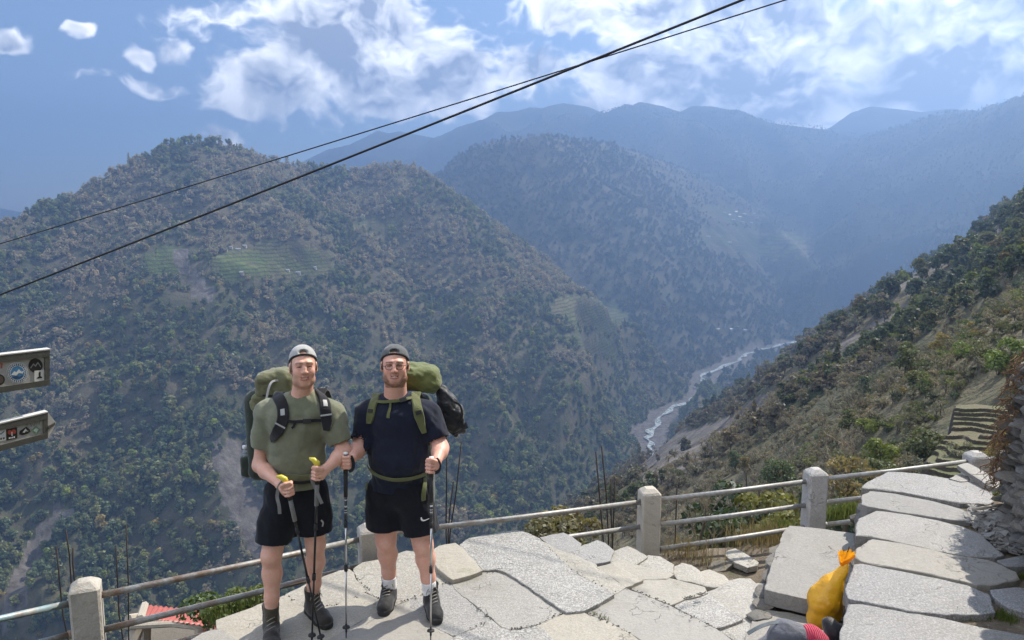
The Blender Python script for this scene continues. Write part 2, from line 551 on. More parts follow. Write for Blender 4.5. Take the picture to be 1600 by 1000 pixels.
# the river: a ribbon of pale water on its gravel bed
def build_river():
    P = RIVER_S
    n = len(P)
    d = np.gradient(P[:, :2], axis=0); d /= np.linalg.norm(d, axis=1)[:, None] + 1e-9
    nrm = np.stack([-d[:, 1], d[:, 0]], -1)
    w = 5.0 + 2.2 * np.sin(np.arange(n) * 0.9) + 1.5 * np.sin(np.arange(n) * 0.31)
    V, Fc = [], []
    K = 6
    for i in range(n):
        for k in range(K):
            o = (k / (K - 1) - 0.5) * 2 * w[i] + 3.5 * math.sin(i * 0.7)
            V.append((P[i, 0] + nrm[i, 0] * o, P[i, 1] + nrm[i, 1] * o, P[i, 2] + 2.2))
    for i in range(n - 1):
        for k in range(K - 1):
            a = i * K + k
            Fc.append((a, a + 1, a + K + 1, a + K))
    m, t, b = mat('river water')
    pos = t.node('ShaderNodeNewGeometry').outputs['Position']
    foam = t.mapr(t.noise(pos, 0.16, 5, 0.6), 0.42, 0.62)
    t.put(b.inputs['Base Color'], t.mix(foam, (0.22, 0.27, 0.28), (0.45, 0.47, 0.47)))
    t.put(b.inputs['Roughness'], t.mapr(foam, 0, 1, 0.12, 0.6))
    bp = t.node('ShaderNodeBump'); bp.inputs['Strength'].default_value = 0.5; bp.inputs['Distance'].default_value = 0.6
    t.put(bp.inputs['Height'], t.noise(pos, 0.5, 4, 0.6)); t.put(b.inputs['Normal'], bp.outputs[0])
    tag(link('river', fast_mesh('river', V, Fc), m), kind='structure')


build_river()

# ================================================================== trees
def leaf_material(name, rough=0.6, trans=0.35):
    """colour comes with each tree (its own tint); leaves let some light through"""
    m = bpy.data.materials.new(name)
    m.use_nodes = True
    t = NT(m.node_tree)
    t.n.clear()
    out = t.node('ShaderNodeOutputMaterial')
    at = t.node('ShaderNodeAttribute', attribute_name='tint', attribute_type='INSTANCER')
    pos = t.node('ShaderNodeNewGeometry').outputs['Position']
    oc = t.node('ShaderNodeTexCoord').outputs['Object']
    n = t.noise(oc, 2.3, 3, 0.6)
    c = t.mix(t.mapr(n, 0.3, 0.7), t.mix(1.0, at.outputs['Color'], (0.72, 0.70, 0.66), 'MULTIPLY'), t.mix(1.0, at.outputs['Color'], (1.28, 1.25, 1.12), 'MULTIPLY'))
    df = t.node('ShaderNodeBsdfDiffuse'); t.put(df.inputs[0], c)
    tr = t.node('ShaderNodeBsdfTranslucent'); t.put(tr.inputs[0], t.mix(1.0, c, (1.2, 1.25, 0.7), 'MULTIPLY'))
    mx = t.node('ShaderNodeMixShader'); mx.inputs[0].default_value = trans
    t.l.new(df.outputs[0], mx.inputs[1]); t.l.new(tr.outputs[0], mx.inputs[2])
    gl = t.node('ShaderNodeBsdfGlossy'); gl.inputs['Roughness'].default_value = 0.55
    gl.inputs[0].default_value = (0.9, 0.95, 1, 1)
    m2 = t.node('ShaderNodeMixShader'); m2.inputs[0].default_value = 0.035
    t.l.new(mx.outputs[0], m2.inputs[1]); t.l.new(gl.outputs[0], m2.inputs[2])
    t.l.new(m2.outputs[0], out.inputs[0])
    return m


M_LEAF = leaf_material('leaves')
M_BARK = simple('bark', (0.10, 0.08, 0.06), 0.95, var=0.3, scale=6)


def tube(pts, radii, n=6):
    """vertices and quads of a bent, tapering tube"""
    V, Fq = [], []
    pts = [Vector(p) for p in pts]
    up = Vector((0, 0, 1))
    for i, p in enumerate(pts):
        d = (pts[min(i + 1, len(pts) - 1)] - pts[max(i - 1, 0)])
        d = d.normalized() if d.length > 1e-9 else up
        a = d.orthogonal().normalized() if i == 0 else (a - d * a.dot(d)).normalized()
        b = d.cross(a)
        for k in range(n):
            w = 2 * math.pi * k / n
            V.append(p + (a * math.cos(w) + b * math.sin(w)) * radii[i])
    for i in range(len(pts) - 1):
        for k in range(n):
            Fq.append((i * n + k, i * n + (k + 1) % n, (i + 1) * n + (k + 1) % n, (i + 1) * n + k))
    c0 = len(V); V.append(pts[0]); V.append(pts[-1])
    L = (len(pts) - 1) * n
    Fq += [(c0, (k + 1) % n, k) for k in range(n)] + [(c0 + 1, L + k, L + (k + 1) % n) for k in range(n)]
    return V, Fq


def crown_cards(rng, kind, n_leaf, leaf):
    """leaf faces spread through a crown of about unit radius standing on z = 0; vertices and triangles"""
    blobs = []
    if kind == 'broad':
        for i in range(rng.integers(11, 17)):
            a = rng.random() * 2 * np.pi; h = rng.random()
            rr = (0.75 - 0.55 * abs(h - 0.35)) * math.sqrt(rng.random())
            blobs.append((rr * math.cos(a), rr * math.sin(a), 0.55 + 1.35 * h, 0.26 + 0.2 * rng.random()))
    elif kind == 'tall':
        for i in range(14):
            h = (i + rng.random()) / 14; a = rng.random() * 2 * np.pi
            rr = 0.42 * (1 - 0.75 * h) * (0.4 + 0.6 * rng.random())
            blobs.append((rr * math.cos(a), rr * math.sin(a), 0.5 + 2.3 * h, 0.30 * (1.15 - 0.8 * h)))
    elif kind == 'shrub':
        for i in range(rng.integers(7, 11)):
            a = rng.random() * 2 * np.pi
            rr = 0.65 * math.sqrt(rng.random())
            blobs.append((rr * math.cos(a), rr * math.sin(a), 0.28 + 0.5 * rng.random(), 0.24 + 0.2 * rng.random()))
    else:   # thin open crown
        for i in range(20):
            a = rng.random() * 2 * np.pi; h = rng.random()
            rr = (0.8 - 0.5 * abs(h - 0.5)) * math.sqrt(rng.random())
            blobs.append((rr * math.cos(a), rr * math.sin(a), 0.6 + 1.3 * h, 0.12 + 0.16 * rng.random()))
    b = np.array(blobs)
    w = b[:, 3] ** 2; w /= w.sum()
    pick = rng.choice(len(b), n_leaf, p=w)
    d = rng.normal(size=(n_leaf, 3)); d /= np.linalg.norm(d, axis=1)[:, None]
    d[:, 2] = np.where(d[:, 2] < -0.35, -d[:, 2], d[:, 2])
    rad = b[pick, 3] * (0.72 + 0.38 * rng.random(n_leaf))
    c = b[pick, :3] + d * rad[:, None] * np.array([1, 1, 0.85])
    nrm = d + 0.75 * rng.normal(size=(n_leaf, 3)); nrm /= np.linalg.norm(nrm, axis=1)[:, None]
    ref = rng.normal(size=(n_leaf, 3))
    u = np.cross(nrm, ref); u /= np.linalg.norm(u, axis=1)[:, None] + 1e-9
    v = np.cross(nrm, u)
    s = leaf * (0.6 + 0.9 * rng.random(n_leaf))[:, None]
    asp = (0.45 + 0.4 * rng.random(n_leaf))[:, None]
    if kind == 'open':
        asp *= 0.45; s = s * 1.5
    P = np.stack([c - u * s, c + v * s * asp, c + u * s, c - v * s * asp], 1).reshape(-1, 3)
    k = np.arange(n_leaf)[:, None] * 4
    return P, np.concatenate([k, k + 1, k + 2, k + 3], 1), b


def make_proto(kind, seed, n_leaf, leaf, name):
    rng = np.random.default_rng(seed)
    P, Q, b = crown_cards(rng, kind, n_leaf, leaf)
    crown = fast_mesh(name + ' crown', P, Q, smooth=False)
    crown.materials.append(M_LEAF)
    V, Fq = [], []
    top = b[:, 2].max() * 0.8

    def add(vf):
        o = len(V); V.extend(vf[0]); Fq.extend([tuple(i + o for i in f) for f in vf[1]])
    if kind != 'shrub':
        lean = (rng.random(2) - 0.5) * 0.2
        add(tube([(0, 0, -0.35), (lean[0] * .3, lean[1] * .3, 0.4), (lean[0], lean[1], top)], [0.075, 0.06, 0.02], 6))
        for q in b[rng.permutation(len(b))[:8]]:
            z0 = max(0.25, q[2] - 0.55)
            add(tube([(lean[0] * z0 / top, lean[1] * z0 / top, z0), (q[0] * .5, q[1] * .5, (z0 + q[2]) / 2 + .03), tuple(q[:3])], [0.035, 0.024, 0.008], 4))
    else:
        for q in b[:6]:
            add(tube([(0, 0, -0.2), (q[0] * .4, q[1] * .4, q[2] * .5), tuple(q[:3])], [0.03, 0.02, 0.007], 4))
    trunk = mesh(name + ' trunk', V, Fq)
    trunk.materials.append(M_BARK)
    return crown, trunk


def merged(crown, trunk, name):
    bm = bmesh.new()
    bm.from_mesh(crown)
    n = len(bm.faces)
    bm.from_mesh(trunk)
    bm.faces.ensure_lookup_table()
    for f in bm.faces[n:]:
        f.material_index = 1
    me = bpy.data.meshes.new(name)
    bm.to_mesh(me); bm.free()
    me.materials.append(M_LEAF); me.materials.append(M_BARK)
    return me


FAR_PROTO = []
for i, (kind, n, lf) in enumerate([('broad', 420, .17), ('broad', 420, .16), ('broad', 460, .15), ('broad', 400, .18), ('tall', 420, .13), ('tall', 380, .14), ('open', 320, .13), ('open', 340, .12), ('shrub', 260, .15), ('shrub', 260, .14)]):
    c, tr = make_proto(kind, 100 + i, n, lf, 'far tree')
    FAR_PROTO.append(bpy.data.objects.new('far_tree_pattern', merged(c, tr, 'far tree')))


def scatter_object(name, pts, sc, rot, pid, tint, protos):
    me = bpy.data.meshes.new(name)
    me.vertices.add(len(pts)); me.vertices.foreach_set('co', np.asarray(pts, np.float32).ravel())
    for an, ty, key, arr in (('sc', 'FLOAT', 'value', sc), ('rot', 'FLOAT', 'value', rot), ('pid', 'INT', 'value', pid), ('tint', 'FLOAT_COLOR', 'color', np.concatenate([tint, np.ones((len(pts), 1))], 1))):
        a = me.attributes.new(an, ty, 'POINT')
        a.data.foreach_set(key, np.asarray(arr, np.int32 if ty == 'INT' else np.float32).ravel())
    o = link(name, me)
    g = bpy.data.node_groups.new(name + ' scatter', 'GeometryNodeTree')
    g.interface.new_socket('Geometry', in_out='INPUT', socket_type='NodeSocketGeometry')
    g.interface.new_socket('Geometry', in_out='OUTPUT', socket_type='NodeSocketGeometry')
    N, L = g.nodes, g.links
    gi, go = N.new('NodeGroupInput'), N.new('NodeGroupOutput')
    jn = N.new('GeometryNodeJoinGeometry')
    for p in reversed(protos):
        oi = N.new('GeometryNodeObjectInfo'); oi.inputs['Object'].default_value = p
        oi.inputs['As Instance'].default_value = True
        L.new(oi.outputs['Geometry'], jn.inputs[0])
    ip = N.new('GeometryNodeInstanceOnPoints')
    m2p = N.new('GeometryNodeMeshToPoints')
    L.new(gi.outputs[0], m2p.inputs[0])
    L.new(m2p.outputs[0], ip.inputs['Points'])
    L.new(jn.outputs[0], ip.inputs['Instance'])
    ip.inputs['Pick Instance'].default_value = True

    def attr(nm, ty):
        a = N.new('GeometryNodeInputNamedAttribute'); a.data_type = ty
        a.inputs['Name'].default_value = nm
        return a.outputs['Attribute']
    L.new(attr('pid', 'INT'), ip.inputs['Instance Index'])
    cx = N.new('ShaderNodeCombineXYZ'); L.new(attr('rot', 'FLOAT'), cx.inputs[2])
    L.new(cx.outputs[0], ip.inputs['Rotation'])
    L.new(attr('sc', 'FLOAT'), ip.inputs['Scale'])
    L.new(ip.outputs[0], go.inputs[0])
    md = o.modifiers.new('scatter', 'NODES'); md.node_group = g
    return o


GREENS = np.array([(0.110, 0.125, 0.055), (0.085, 0.110, 0.055), (0.135, 0.140, 0.058), (0.070, 0.092, 0.050)])
DRY = np.array([(0.19, 0.165, 0.128), (0.175, 0.158, 0.13), (0.20, 0.165, 0.12), (0.16, 0.155, 0.118)])
YELLOW = np.array([(0.16, 0.19, 0.04), (0.12, 0.16, 0.04), (0.19, 0.15, 0.05)])


def visible(x, y, z, pad):
    """is the top of a tree in sight over the land in front of it"""
    r = np.hypot(x, y); az = np.arctan2(x, y)
    ia = np.clip(np.searchsorted(_az[:820], az), 0, 819)
    ir = np.clip(np.searchsorted(_rr, r) - 2, 0, nR - 1)
    return (z + pad - CAMZ) / r > HORIZ[ir, ia]


def pick_tint(x, y, z, lab, rng):
    n = len(x)
    px, py = project(x, y, z)
    dry = 0.28 + 0.9 * fbm(x / 120, y / 120, 2, 71)
    A = lab == NAMES.index('A')
    dry = dry + np.where(A, np.clip((560 - py) / 420, -0.35, 0.42), 0)
    Fm = lab == 0
    rr = np.hypot(x, y)
    dry = dry + np.where(Fm, 0.25 * np.clip((1330 - px) / 200, -1, 1) + 0.12, 0)
    dry = dry + 0.25 * (rng.random(n) - 0.5)
    isdry = dry > 0.5
    yel = rng.random(n) < np.where(Fm, 0.16, 0.045) + 0.10 * np.clip(perlin(x / 60, y / 60, 77), 0, 1)
    t = GREENS[rng.integers(0, 4, n)]
    t = np.where(isdry[:, None], DRY[rng.integers(0, 4, n)], t)
    t = np.where((yel & ~isdry)[:, None], YELLOW[rng.integers(0, 3, n)], t)
    t = t * (0.75 + 0.5 * rng.random((n, 1))) * np.where(A & isdry, 1.95, np.where(A, 1.7, np.where(Fm, 0.8, 1.0)))[:, None]
    return t, isdry


NEAR_LIMIT = 165.0


def plant_forest():
    rng = np.random.default_rng(3)
    bands = [(NEAR_LIMIT, 300, 4.0, 1.2, 2.6), (300, 600, 5.4, 1.9, 3.9), (600, 1000, 7.0, 3.2, 7.0), (1000, 1700, 7.4, 3.0, 5.8), (1700, 2700, 11.0, 4.0, 6.5), (2700, 4300, 17.0, 3.0, 4.6)]
    out = {}
    for r0, r1, sp, s0, s1 in bands:
        area = 0.5 * (r1 ** 2 - r0 ** 2) * R(83)
        n = int(area / sp ** 2)
        r = np.sqrt(r0 ** 2 + (r1 ** 2 - r0 ** 2) * rng.random(n)); az = R(-43) + R(83) * rng.random(n)
        x, y = r * np.sin(az), r * np.cos(az)
        z, lab, dr = height(x, y, True)
        f, s = masks(x, y, z, lab, dr)
        keep = (f < 0.5) & ((s < 0.5) | (rng.random(n) < 0.03)) & (dr > 16)
        # clearings
        keep &= fbm(x / 70, y / 70, 3, 81) > -0.8
        keep &= visible(x, y, z, 14 if r1 < 2700 else 25)
        x, y, z, lab = x[keep], y[keep], z[keep], lab[keep]
        n = len(x)
        tint, dry = pick_tint(x, y, z, lab, rng)
        size = s0 + (s1 - s0) * rng.random(n) ** 1.4
        size *= 1 + 0.35 * perlin(x / 50, y / 50, 91)
        pid = np.where(rng.random(n) < 0.16, rng.integers(4, 6, n), rng.integers(0, 4, n))
        pid = np.where(dry & (rng.random(n) < 0.6), rng.integers(6, 8, n), pid)
        Fm = lab == 0
        pid = np.where(Fm & (rng.random(n) < 0.35), rng.integers(8, 10, n), pid)
        for nm, (ks, _m) in LAND.items():
            sel = np.isin(GNAMES[lab], ks)
            if sel.any():
                out.setdefault(nm, []).append((np.stack([x, y, z - 0.1], -1)[sel], size[sel], (rng.random(n) * 6.28)[sel], pid[sel], tint[sel]))
    tot = 0
    words = {'hillside': 'mixed scrub and trees covering the near right hillside', 'forested_hill': 'dense forest covering the big left hill',
             'wooded_spur': 'hazy woodland on the spur behind the left hill', 'mountain_range': 'blue-hazed forest on the far mountain range',
             'distant_mountain': 'faint trees on the farthest peaks', 'valley_floor': 'trees along the valley floor beside the river'}
    for nm, lst in out.items():
        a = [np.concatenate([q[i] for q in lst]) for i in range(5)]
        tot += len(a[0])
        tag(scatter_object(nm.replace('forested_hill', 'hill') + '_forest', *a, FAR_PROTO), words[nm], 'forest', kind='stuff')
    print('FOREST', tot)


plant_forest()

# ================================================================== terrace, steps and stone benches
def stone_material(name, lite, dark, moss=0.0, rough=0.6, grain=1.0):
    m, t, b = mat(name)
    oc = t.node('ShaderNodeNewGeometry').outputs['Position']
    rnd = t.node('ShaderNodeObjectInfo').outputs['Random']
    off = t.node('ShaderNodeCombineXYZ'); t.put(off.inputs[0], t.math('MULTIPLY', rnd, 37.0)); t.put(off.inputs[2], t.math('MULTIPLY', rnd, 11.0))
    v = t.vmath('ADD', oc, off.outputs[0])
    # layered grain: patches, long streaks of the schist, fine mica speckle
    patch = t.noise(v, 2.6, 6, 0.62, 0.4)
    streak = t.noise(t.mapping(v, scale=(2.2, 14.0, 6.0), rot=(0, 0, R(38))), 2.2, 5, 0.6, 0.3)
    speck = t.noise(v, 85.0, 4, 0.85)
    speck2 = t.noise(v, 48.0, 4, 0.75)
    c = t.mix(t.mapr(patch, 0.3, 0.72), dark, lite)
    c = t.mix(t.mapr(streak, 0.42, 0.75, 0, 0.5), c, tuple(x * 0.62 for x in lite))
    c = t.mix(t.mapr(speck2, 0.40, 0.62, 0.62 * grain, 0), c, (0.15, 0.145, 0.135))
    c = t.mix(t.mapr(speck, 0.50, 0.62, 0, 0.75 * grain), c, tuple(min(0.72, x * 1.55) for x in lite))
    c = t.mix(t.mapr(speck, 0.48, 0.36, 0, 0.65 * grain), c, (0.10, 0.10, 0.10))
    # per stone difference
    c = t.mix(t.mapr(rnd, 0, 1, 0.0, 0.75), c, (lite[0] * 0.95, lite[1] * 0.88, lite[2] * 0.74))
    c = t.mix(t.mapr(t.math('FRACT', t.math('MULTIPLY', rnd, 7.3)), 0.4, 1, 0.0, 0.55), c, tuple(sum(dark) / 3 for _ in range(3)))
    stain = t.mapr(t.noise(v, 1.3, 5, 0.65, 0.6), 0.56, 0.74)
    c = t.mix(t.math('MULTIPLY', stain, 0.6), c, (0.20, 0.185, 0.15))
    # hairline cracks and flaked edges of the layers
    vo = t.node('ShaderNodeTexVoronoi', feature='DISTANCE_TO_EDGE')
    t.put(vo.inputs['Vector'], t.vmath('ADD', t.mapping(v, scale=(1, 0.6, 1), rot=(0, 0, R(30))), t.vmath('SCALE', t.noise(v, 4, 3, 0.6, col=True))))
    vo.inputs['Scale'].default_value = 1.5
    crack = t.math('MULTIPLY', t.mapr(vo.outputs['Distance'], 0.0, 0.010, 1, 0), t.mapr(patch, 0.5, 0.6))
    c = t.mix(t.math('MULTIPLY', crack, 0.45), c, (0.09, 0.08, 0.07))
    if moss:
        ms = t.mapr(t.noise(v, 5.0, 6, 0.7), 0.60, 0.72, 0, moss)
        c = t.mix(ms, c, (0.15, 0.15, 0.06))
    t.put(b.inputs['Base Color'], c)
    t.put(b.inputs['Roughness'], t.mapr(speck2, 0.3, 0.7, rough - 0.14, rough + 0.16))
    b.inputs['Specular IOR Level'].default_value = 0.45
    bp = t.node('ShaderNodeBump'); bp.inputs['Strength'].default_value = 0.85; bp.inputs['Distance'].default_value = 0.008
    hh = t.math('ADD', t.math('MULTIPLY', t.noise(v, 28, 6, 0.7), 0.8), t.math('ADD', t.math('MULTIPLY', streak, 0.9), t.math('SUBTRACT', t.math('MULTIPLY', t.noise(v, 5, 4, 0.6), 1.8), crack)))
    t.put(bp.inputs['Height'], hh)
    t.put(b.inputs['Normal'], bp.outputs[0])
    return m


M_SLAB = stone_material('pale schist slab', (0.39, 0.38, 0.355), (0.24, 0.23, 0.21), moss=0.5)
M_CAP = stone_material('grey gneiss slab', (0.265, 0.262, 0.26), (0.155, 0.152, 0.15), moss=0.3)
M_RUBBLE = stone_material('rough wall stone', (0.15, 0.14, 0.125), (0.06, 0.055, 0.05), moss=0.6, rough=0.75)
M_CHIP = stone_material('slate chip', (0.26, 0.26, 0.265), (0.13, 0.13, 0.135), rough=0.6)


def dirt_material():
    m, t, b = mat('trodden earth')
    p = t.node('ShaderNodeNewGeometry').outputs['Position']
    n = t.noise(p, 6, 6, 0.65); g = t.noise(p, 70, 4, 0.7)
    c = t.mix(t.mapr(n, 0.35, 0.65), (0.075, 0.06, 0.042), (0.20, 0.16, 0.115))
    c = t.mix(t.mapr(g, 0.55, 0.7, 0, 0.6), c, (0.33, 0.30, 0.25))
    c = t.mix(t.mapr(t.noise(p, 3.1, 5, 0.6), 0.55, 0.68, 0, 0.7), c, (0.075, 0.085, 0.03))
    t.put(b.inputs['Base Color'], c); b.inputs['Roughness'].default_value = 0.95
    bp = t.node('ShaderNodeBump'); bp.inputs['Strength'].default_value = 0.8; bp.inputs['Distance'].default_value = 0.02
    t.put(bp.inputs['Height'], t.math('ADD', g, n)); t.put(b.inputs['Normal'], bp.outputs[0])
    return m


M_DIRT = dirt_material()


def rough_outline(poly, step=0.045, amp=0.005, seed=0, sag=True):
    """world outline -> dense uneven outline"""
    rng = random.Random(seed)
    out = []
    n = len(poly)
    for i in range(n):
        a, b = Vector(poly[i]), Vector(poly[(i + 1) % n])
        L = (b - a).length
        k = max(1, int(L / step))
        nrm = Vector((-(b - a).y, (b - a).x, 0)).normalized()
        for j in range(k):
            p = a.lerp(b, j / k)
            w = amp * 2.2 * mnoise.noise(Vector((p.x * 9, p.y * 9, seed))) + amp * rng.uniform(-1, 1)
            out.append(p + nrm * (w if j else w * 0.5))
    return out


def slab_mesh(name, poly, thick=0.075, seed=0, bevel=0.004, gap=-0.0095, amp=0.004, tilt=0.0, step=0.04):
    """a split stone slab: uneven outline, worn upper arris, slightly uneven top"""
    rng = random.Random(seed * 13 + 5)
    cx = sum(p.x for p in poly) / len(poly); cy = sum(p.y for p in poly) / len(poly); cz = poly[0].z
    c = Vector((cx, cy, cz))
    area = sum(poly[i].x * poly[(i + 1) % len(poly)].y - poly[(i + 1) % len(poly)].x * poly[i].y for i in range(len(poly)))
    if area < 0:
        poly = poly[::-1]
    pts = rough_outline(poly, step, amp, seed)
    n = len(pts)
    tx, ty = rng.uniform(-tilt, tilt), rng.uniform(-tilt, tilt)

    def inset(p, i, d):
        a, b = pts[i - 1], pts[(i + 1) % n]
        t = (b - a); nn = Vector((-t.y, t.x, 0))
        nn = nn.normalized() if nn.length > 1e-6 else Vector((0, 0, 0))
        return p + nn * d
    top, mid, low = [], [], []
    for i, p in enumerate(pts):
        dz = tx * (p.x - cx) + ty * (p.y - cy) + 0.004 * mnoise.noise(Vector((p.x * 5, p.y * 5, seed + 3)))
        chip = max(0.0, mnoise.noise(Vector((p.x * 7, p.y * 7, seed * 2.0)))) * 2.0
        top.append(inset(p, i, gap + bevel * (0.7 + chip)) + Vector((0, 0, dz)))
        mid.append(inset(p, i, gap) + Vector((0, 0, dz - bevel * (0.6 + 0.6 * chip))))
        low.append(inset(p, i, gap + 0.008 * rng.uniform(0, 1)) + Vector((0, 0, -thick + dz)))
    bm = bmesh.new()
    T = [bm.verts.new(p - c) for p in top]; M = [bm.verts.new(p - c) for p in mid]; Lw = [bm.verts.new(p - c) for p in low]
    # a ring inside the top lets the middle stand a little proud or hollow
    I = []
    for i, p in enumerate(top):
        q = p.lerp(Vector((cx, cy, p.z)), 0.28)
        q.z += 0.006 * mnoise.noise(Vector((q.x * 4, q.y * 4, seed + 9))) + 0.002
        I.append(bm.verts.new(q - c))
    for i in range(n):
        j = (i + 1) % n
        bm.faces.new((T[i], T[j], I[j], I[i]))
        bm.faces.new((M[i], M[j], T[j], T[i]))
        bm.faces.new((Lw[i], Lw[j], M[j], M[i]))
    f = bm.faces.new(I)
    bm.faces.new(Lw[::-1])
    bmesh.ops.triangulate(bm, faces=[f])
    me = bpy.data.meshes.new(name)
    bm.to_mesh(me); bm.free()
    return me, c


def lay_slabs(parent, name, polys, z, material, thick=0.075, seed0=0, **kw):
    obs = []
    for i, e in enumerate(polys):
        dz = 0.0
        if isinstance(e, tuple) and isinstance(e[0], (int, float)):
            dz, e = e[0], e[1]
        dz += random.Random(seed0 * 7 + i).uniform(-.0035, .0035)
        w = [at_z(x, y, z + dz) for x, y in e]
        me, c = slab_mesh(name, w, thick, seed0 + i, **kw)
        o = link(name, me, material, parent)
        o.location = c
        obs.append(o)
    return obs


def block(name, poly_xy, z0, z1, material, parent=None, kind=None):
    """closed prism over a world outline"""
    n = len(poly_xy)
    v = [(x, y, z0) for x, y in poly_xy] + [(x, y, z1) for x, y in poly_xy]
    a = sum(poly_xy[i][0] * poly_xy[(i + 1) % n][1] - poly_xy[(i + 1) % n][0] * poly_xy[i][1] for i in range(n))
    idx = list(range(n)) if a > 0 else list(range(n))[::-1]
    f = [tuple(reversed(idx)), tuple(i + n for i in idx)]
    f += [(idx[i], idx[(i + 1) % n], idx[(i + 1) % n] + n, idx[i] + n) for i in range(n)]
    o = link(name, mesh(name, v, f), material, parent)
    if kind: o['kind'] = kind
    return o


TERRACE = [
    [(339, 969), (366, 959), (413, 942), (447, 930), (459, 942), (467, 948), (480, 950), (527, 947), (545, 940), (572, 928), (590, 936), (604, 943), (600, 950), (580, 960), (545, 980), (520, 994), (500, 1010), (440, 1030), (400, 1010), (370, 1000), (352, 986), (341, 981)],
    [(447, 929), (480, 912), (505, 902), (530, 892), (545, 890), (552, 895), (556, 907), (571, 926), (545, 938), (527, 945), (480, 948), (467, 946), (459, 940)],
    [(554, 888), (567, 879), (594, 874), (621, 866), (635, 861), (651, 863), (668, 874), (686, 894), (700, 910), (680, 924), (644, 935), (618, 945), (605, 941), (592, 934), (576, 925), (563, 912), (558, 903)],
    (0.035, [(670, 864), (686, 853), (711, 848), (722, 856), (737, 875), (752, 891), (730, 899), (708, 905), (700, 900), (686, 888), (672, 872)]),
    (0.012, [(719, 851), (733, 842), (760, 836), (787, 831), (810, 829), (825, 833), (841, 841), (862, 862), (886, 887), (915, 905), (958, 928), (935, 942), (911, 953), (886, 955), (880, 952), (855, 936), (828, 917), (792, 894), (775, 889), (755, 890), (738, 874)]),
    [(706, 911), (712, 907), (752, 894), (775, 891), (792, 897), (828, 919), (855, 938), (879, 955), (860, 966), (838, 975), (798, 983), (784, 979), (772, 968), (740, 943), (711, 920)],
    [(699, 912), (705, 913), (710, 921), (740, 945), (768, 967), (741, 980), (709, 993), (690, 985), (670, 972), (655, 955), (640, 948), (640, 938), (680, 926)],
    [(592, 936), (605, 944), (617, 948), (639, 940), (639, 950), (654, 957), (668, 973), (687, 986), (706, 995), (690, 1010), (650, 1040), (560, 1042), (500, 1030), (503, 1011), (522, 996), (547, 982), (582, 962), (602, 951), (604, 945)],
    [(300, 1000), (316, 990), (330, 985), (341, 984), (352, 989), (370, 1003), (400, 1013), (430, 1035), (400, 1065), (280, 1050)],
    [(709, 996), (741, 982), (768, 969), (783, 981), (798, 986), (838, 978), (850, 985), (862, 1000), (880, 1030), (760, 1044), (658, 1042), (693, 1010)],
    [(840, 977), (862, 967), (886, 958), (911, 957), (930, 965), (955, 975), (985, 992), (1000, 1003), (1025, 1034), (885, 1032), (865, 1000), (852, 985)],
    [(440, 1035), (500, 1034), (560, 1046), (650, 1044), (655, 1100), (500, 1120), (410, 1090)],
    [(660, 1046), (760, 1048), (884, 1036), (900, 1100), (760, 1130), (660, 1110)],
    [(888, 1036), (1025, 1038), (1130, 1036), (1170, 1120), (1000, 1140), (905, 1110)],
    [(420, 1095), (500, 1124), (655, 1105), (660, 1200), (520, 1240), (380, 1180)],
    [(664, 1114), (760, 1134), (900, 1106), (920, 1230), (760, 1260), (668, 1220)],
    [(905, 1116), (1000, 1144), (1172, 1126), (1210, 1240), (1050, 1270), (925, 1240)],
]
STEPS = [
    (-0.02, [(845, 840), (862, 836), (880, 833), (892, 838), (907, 849), (905, 858), (886, 863), (866, 856)]),
    (-0.03, [(908, 854), (933, 844), (945, 848), (958, 860), (952, 876), (930, 880), (888, 864), (905, 859)]),
    (-0.045, [(958, 862), (981, 854), (995, 860), (1010, 870), (994, 881), (976, 874), (955, 877)]),
    (-0.01, [(933, 886), (957, 880), (1003, 906), (978, 916)]),
    (-0.015, [(843, 843), (866, 857), (886, 864), (930, 881), (933, 888), (977, 917), (960, 927), (915, 903), (886, 885), (862, 860)]),
    (-0.035, [(955, 879), (976, 875), (994, 882), (1030, 893), (1052, 897), (1040, 904), (1004, 905), (959, 880)]),
    (-0.065, [(995, 881), (1014, 868), (1030, 870), (1052, 882), (1050, 894), (1034, 898), (1010, 889)]),
    (-0.085, [(1053, 894), (1055, 885), (1066, 880), (1080, 884), (1093, 893), (1098, 905), (1130, 916), (1105, 915), (1090, 911), (1060, 905)]),
    (-0.115, [(1095, 894), (1108, 890), (1130, 899), (1138, 908), (1128, 914), (1099, 905)]),
    (-0.09, [(1131, 915), (1140, 908), (1155, 904), (1172, 905), (1180, 912), (1196, 913), (1190, 930), (1178, 960), (1160, 965), (1130, 945), (1104, 925)]),
    (-0.04, [(1004, 908), (1036, 903), (1060, 907), (1100, 917), (1104, 925), (1090, 930), (1070, 934), (1048, 944), (980, 918)]),
    (-0.06, [(1072, 936), (1104, 927), (1130, 947), (1159, 966), (1135, 976), (1118, 980), (1051, 946)]),
    (-0.02, [(961, 930), (979, 920), (1048, 947), (1117, 982), (1150, 1005), (1160, 1032), (1030, 1032), (1002, 1000), (987, 990), (956, 973), (931, 963), (914, 956), (937, 943)]),
    (-0.08, [(1120, 982), (1160, 967), (1178, 963), (1172, 985), (1162, 1014), (1152, 1004)]),
]
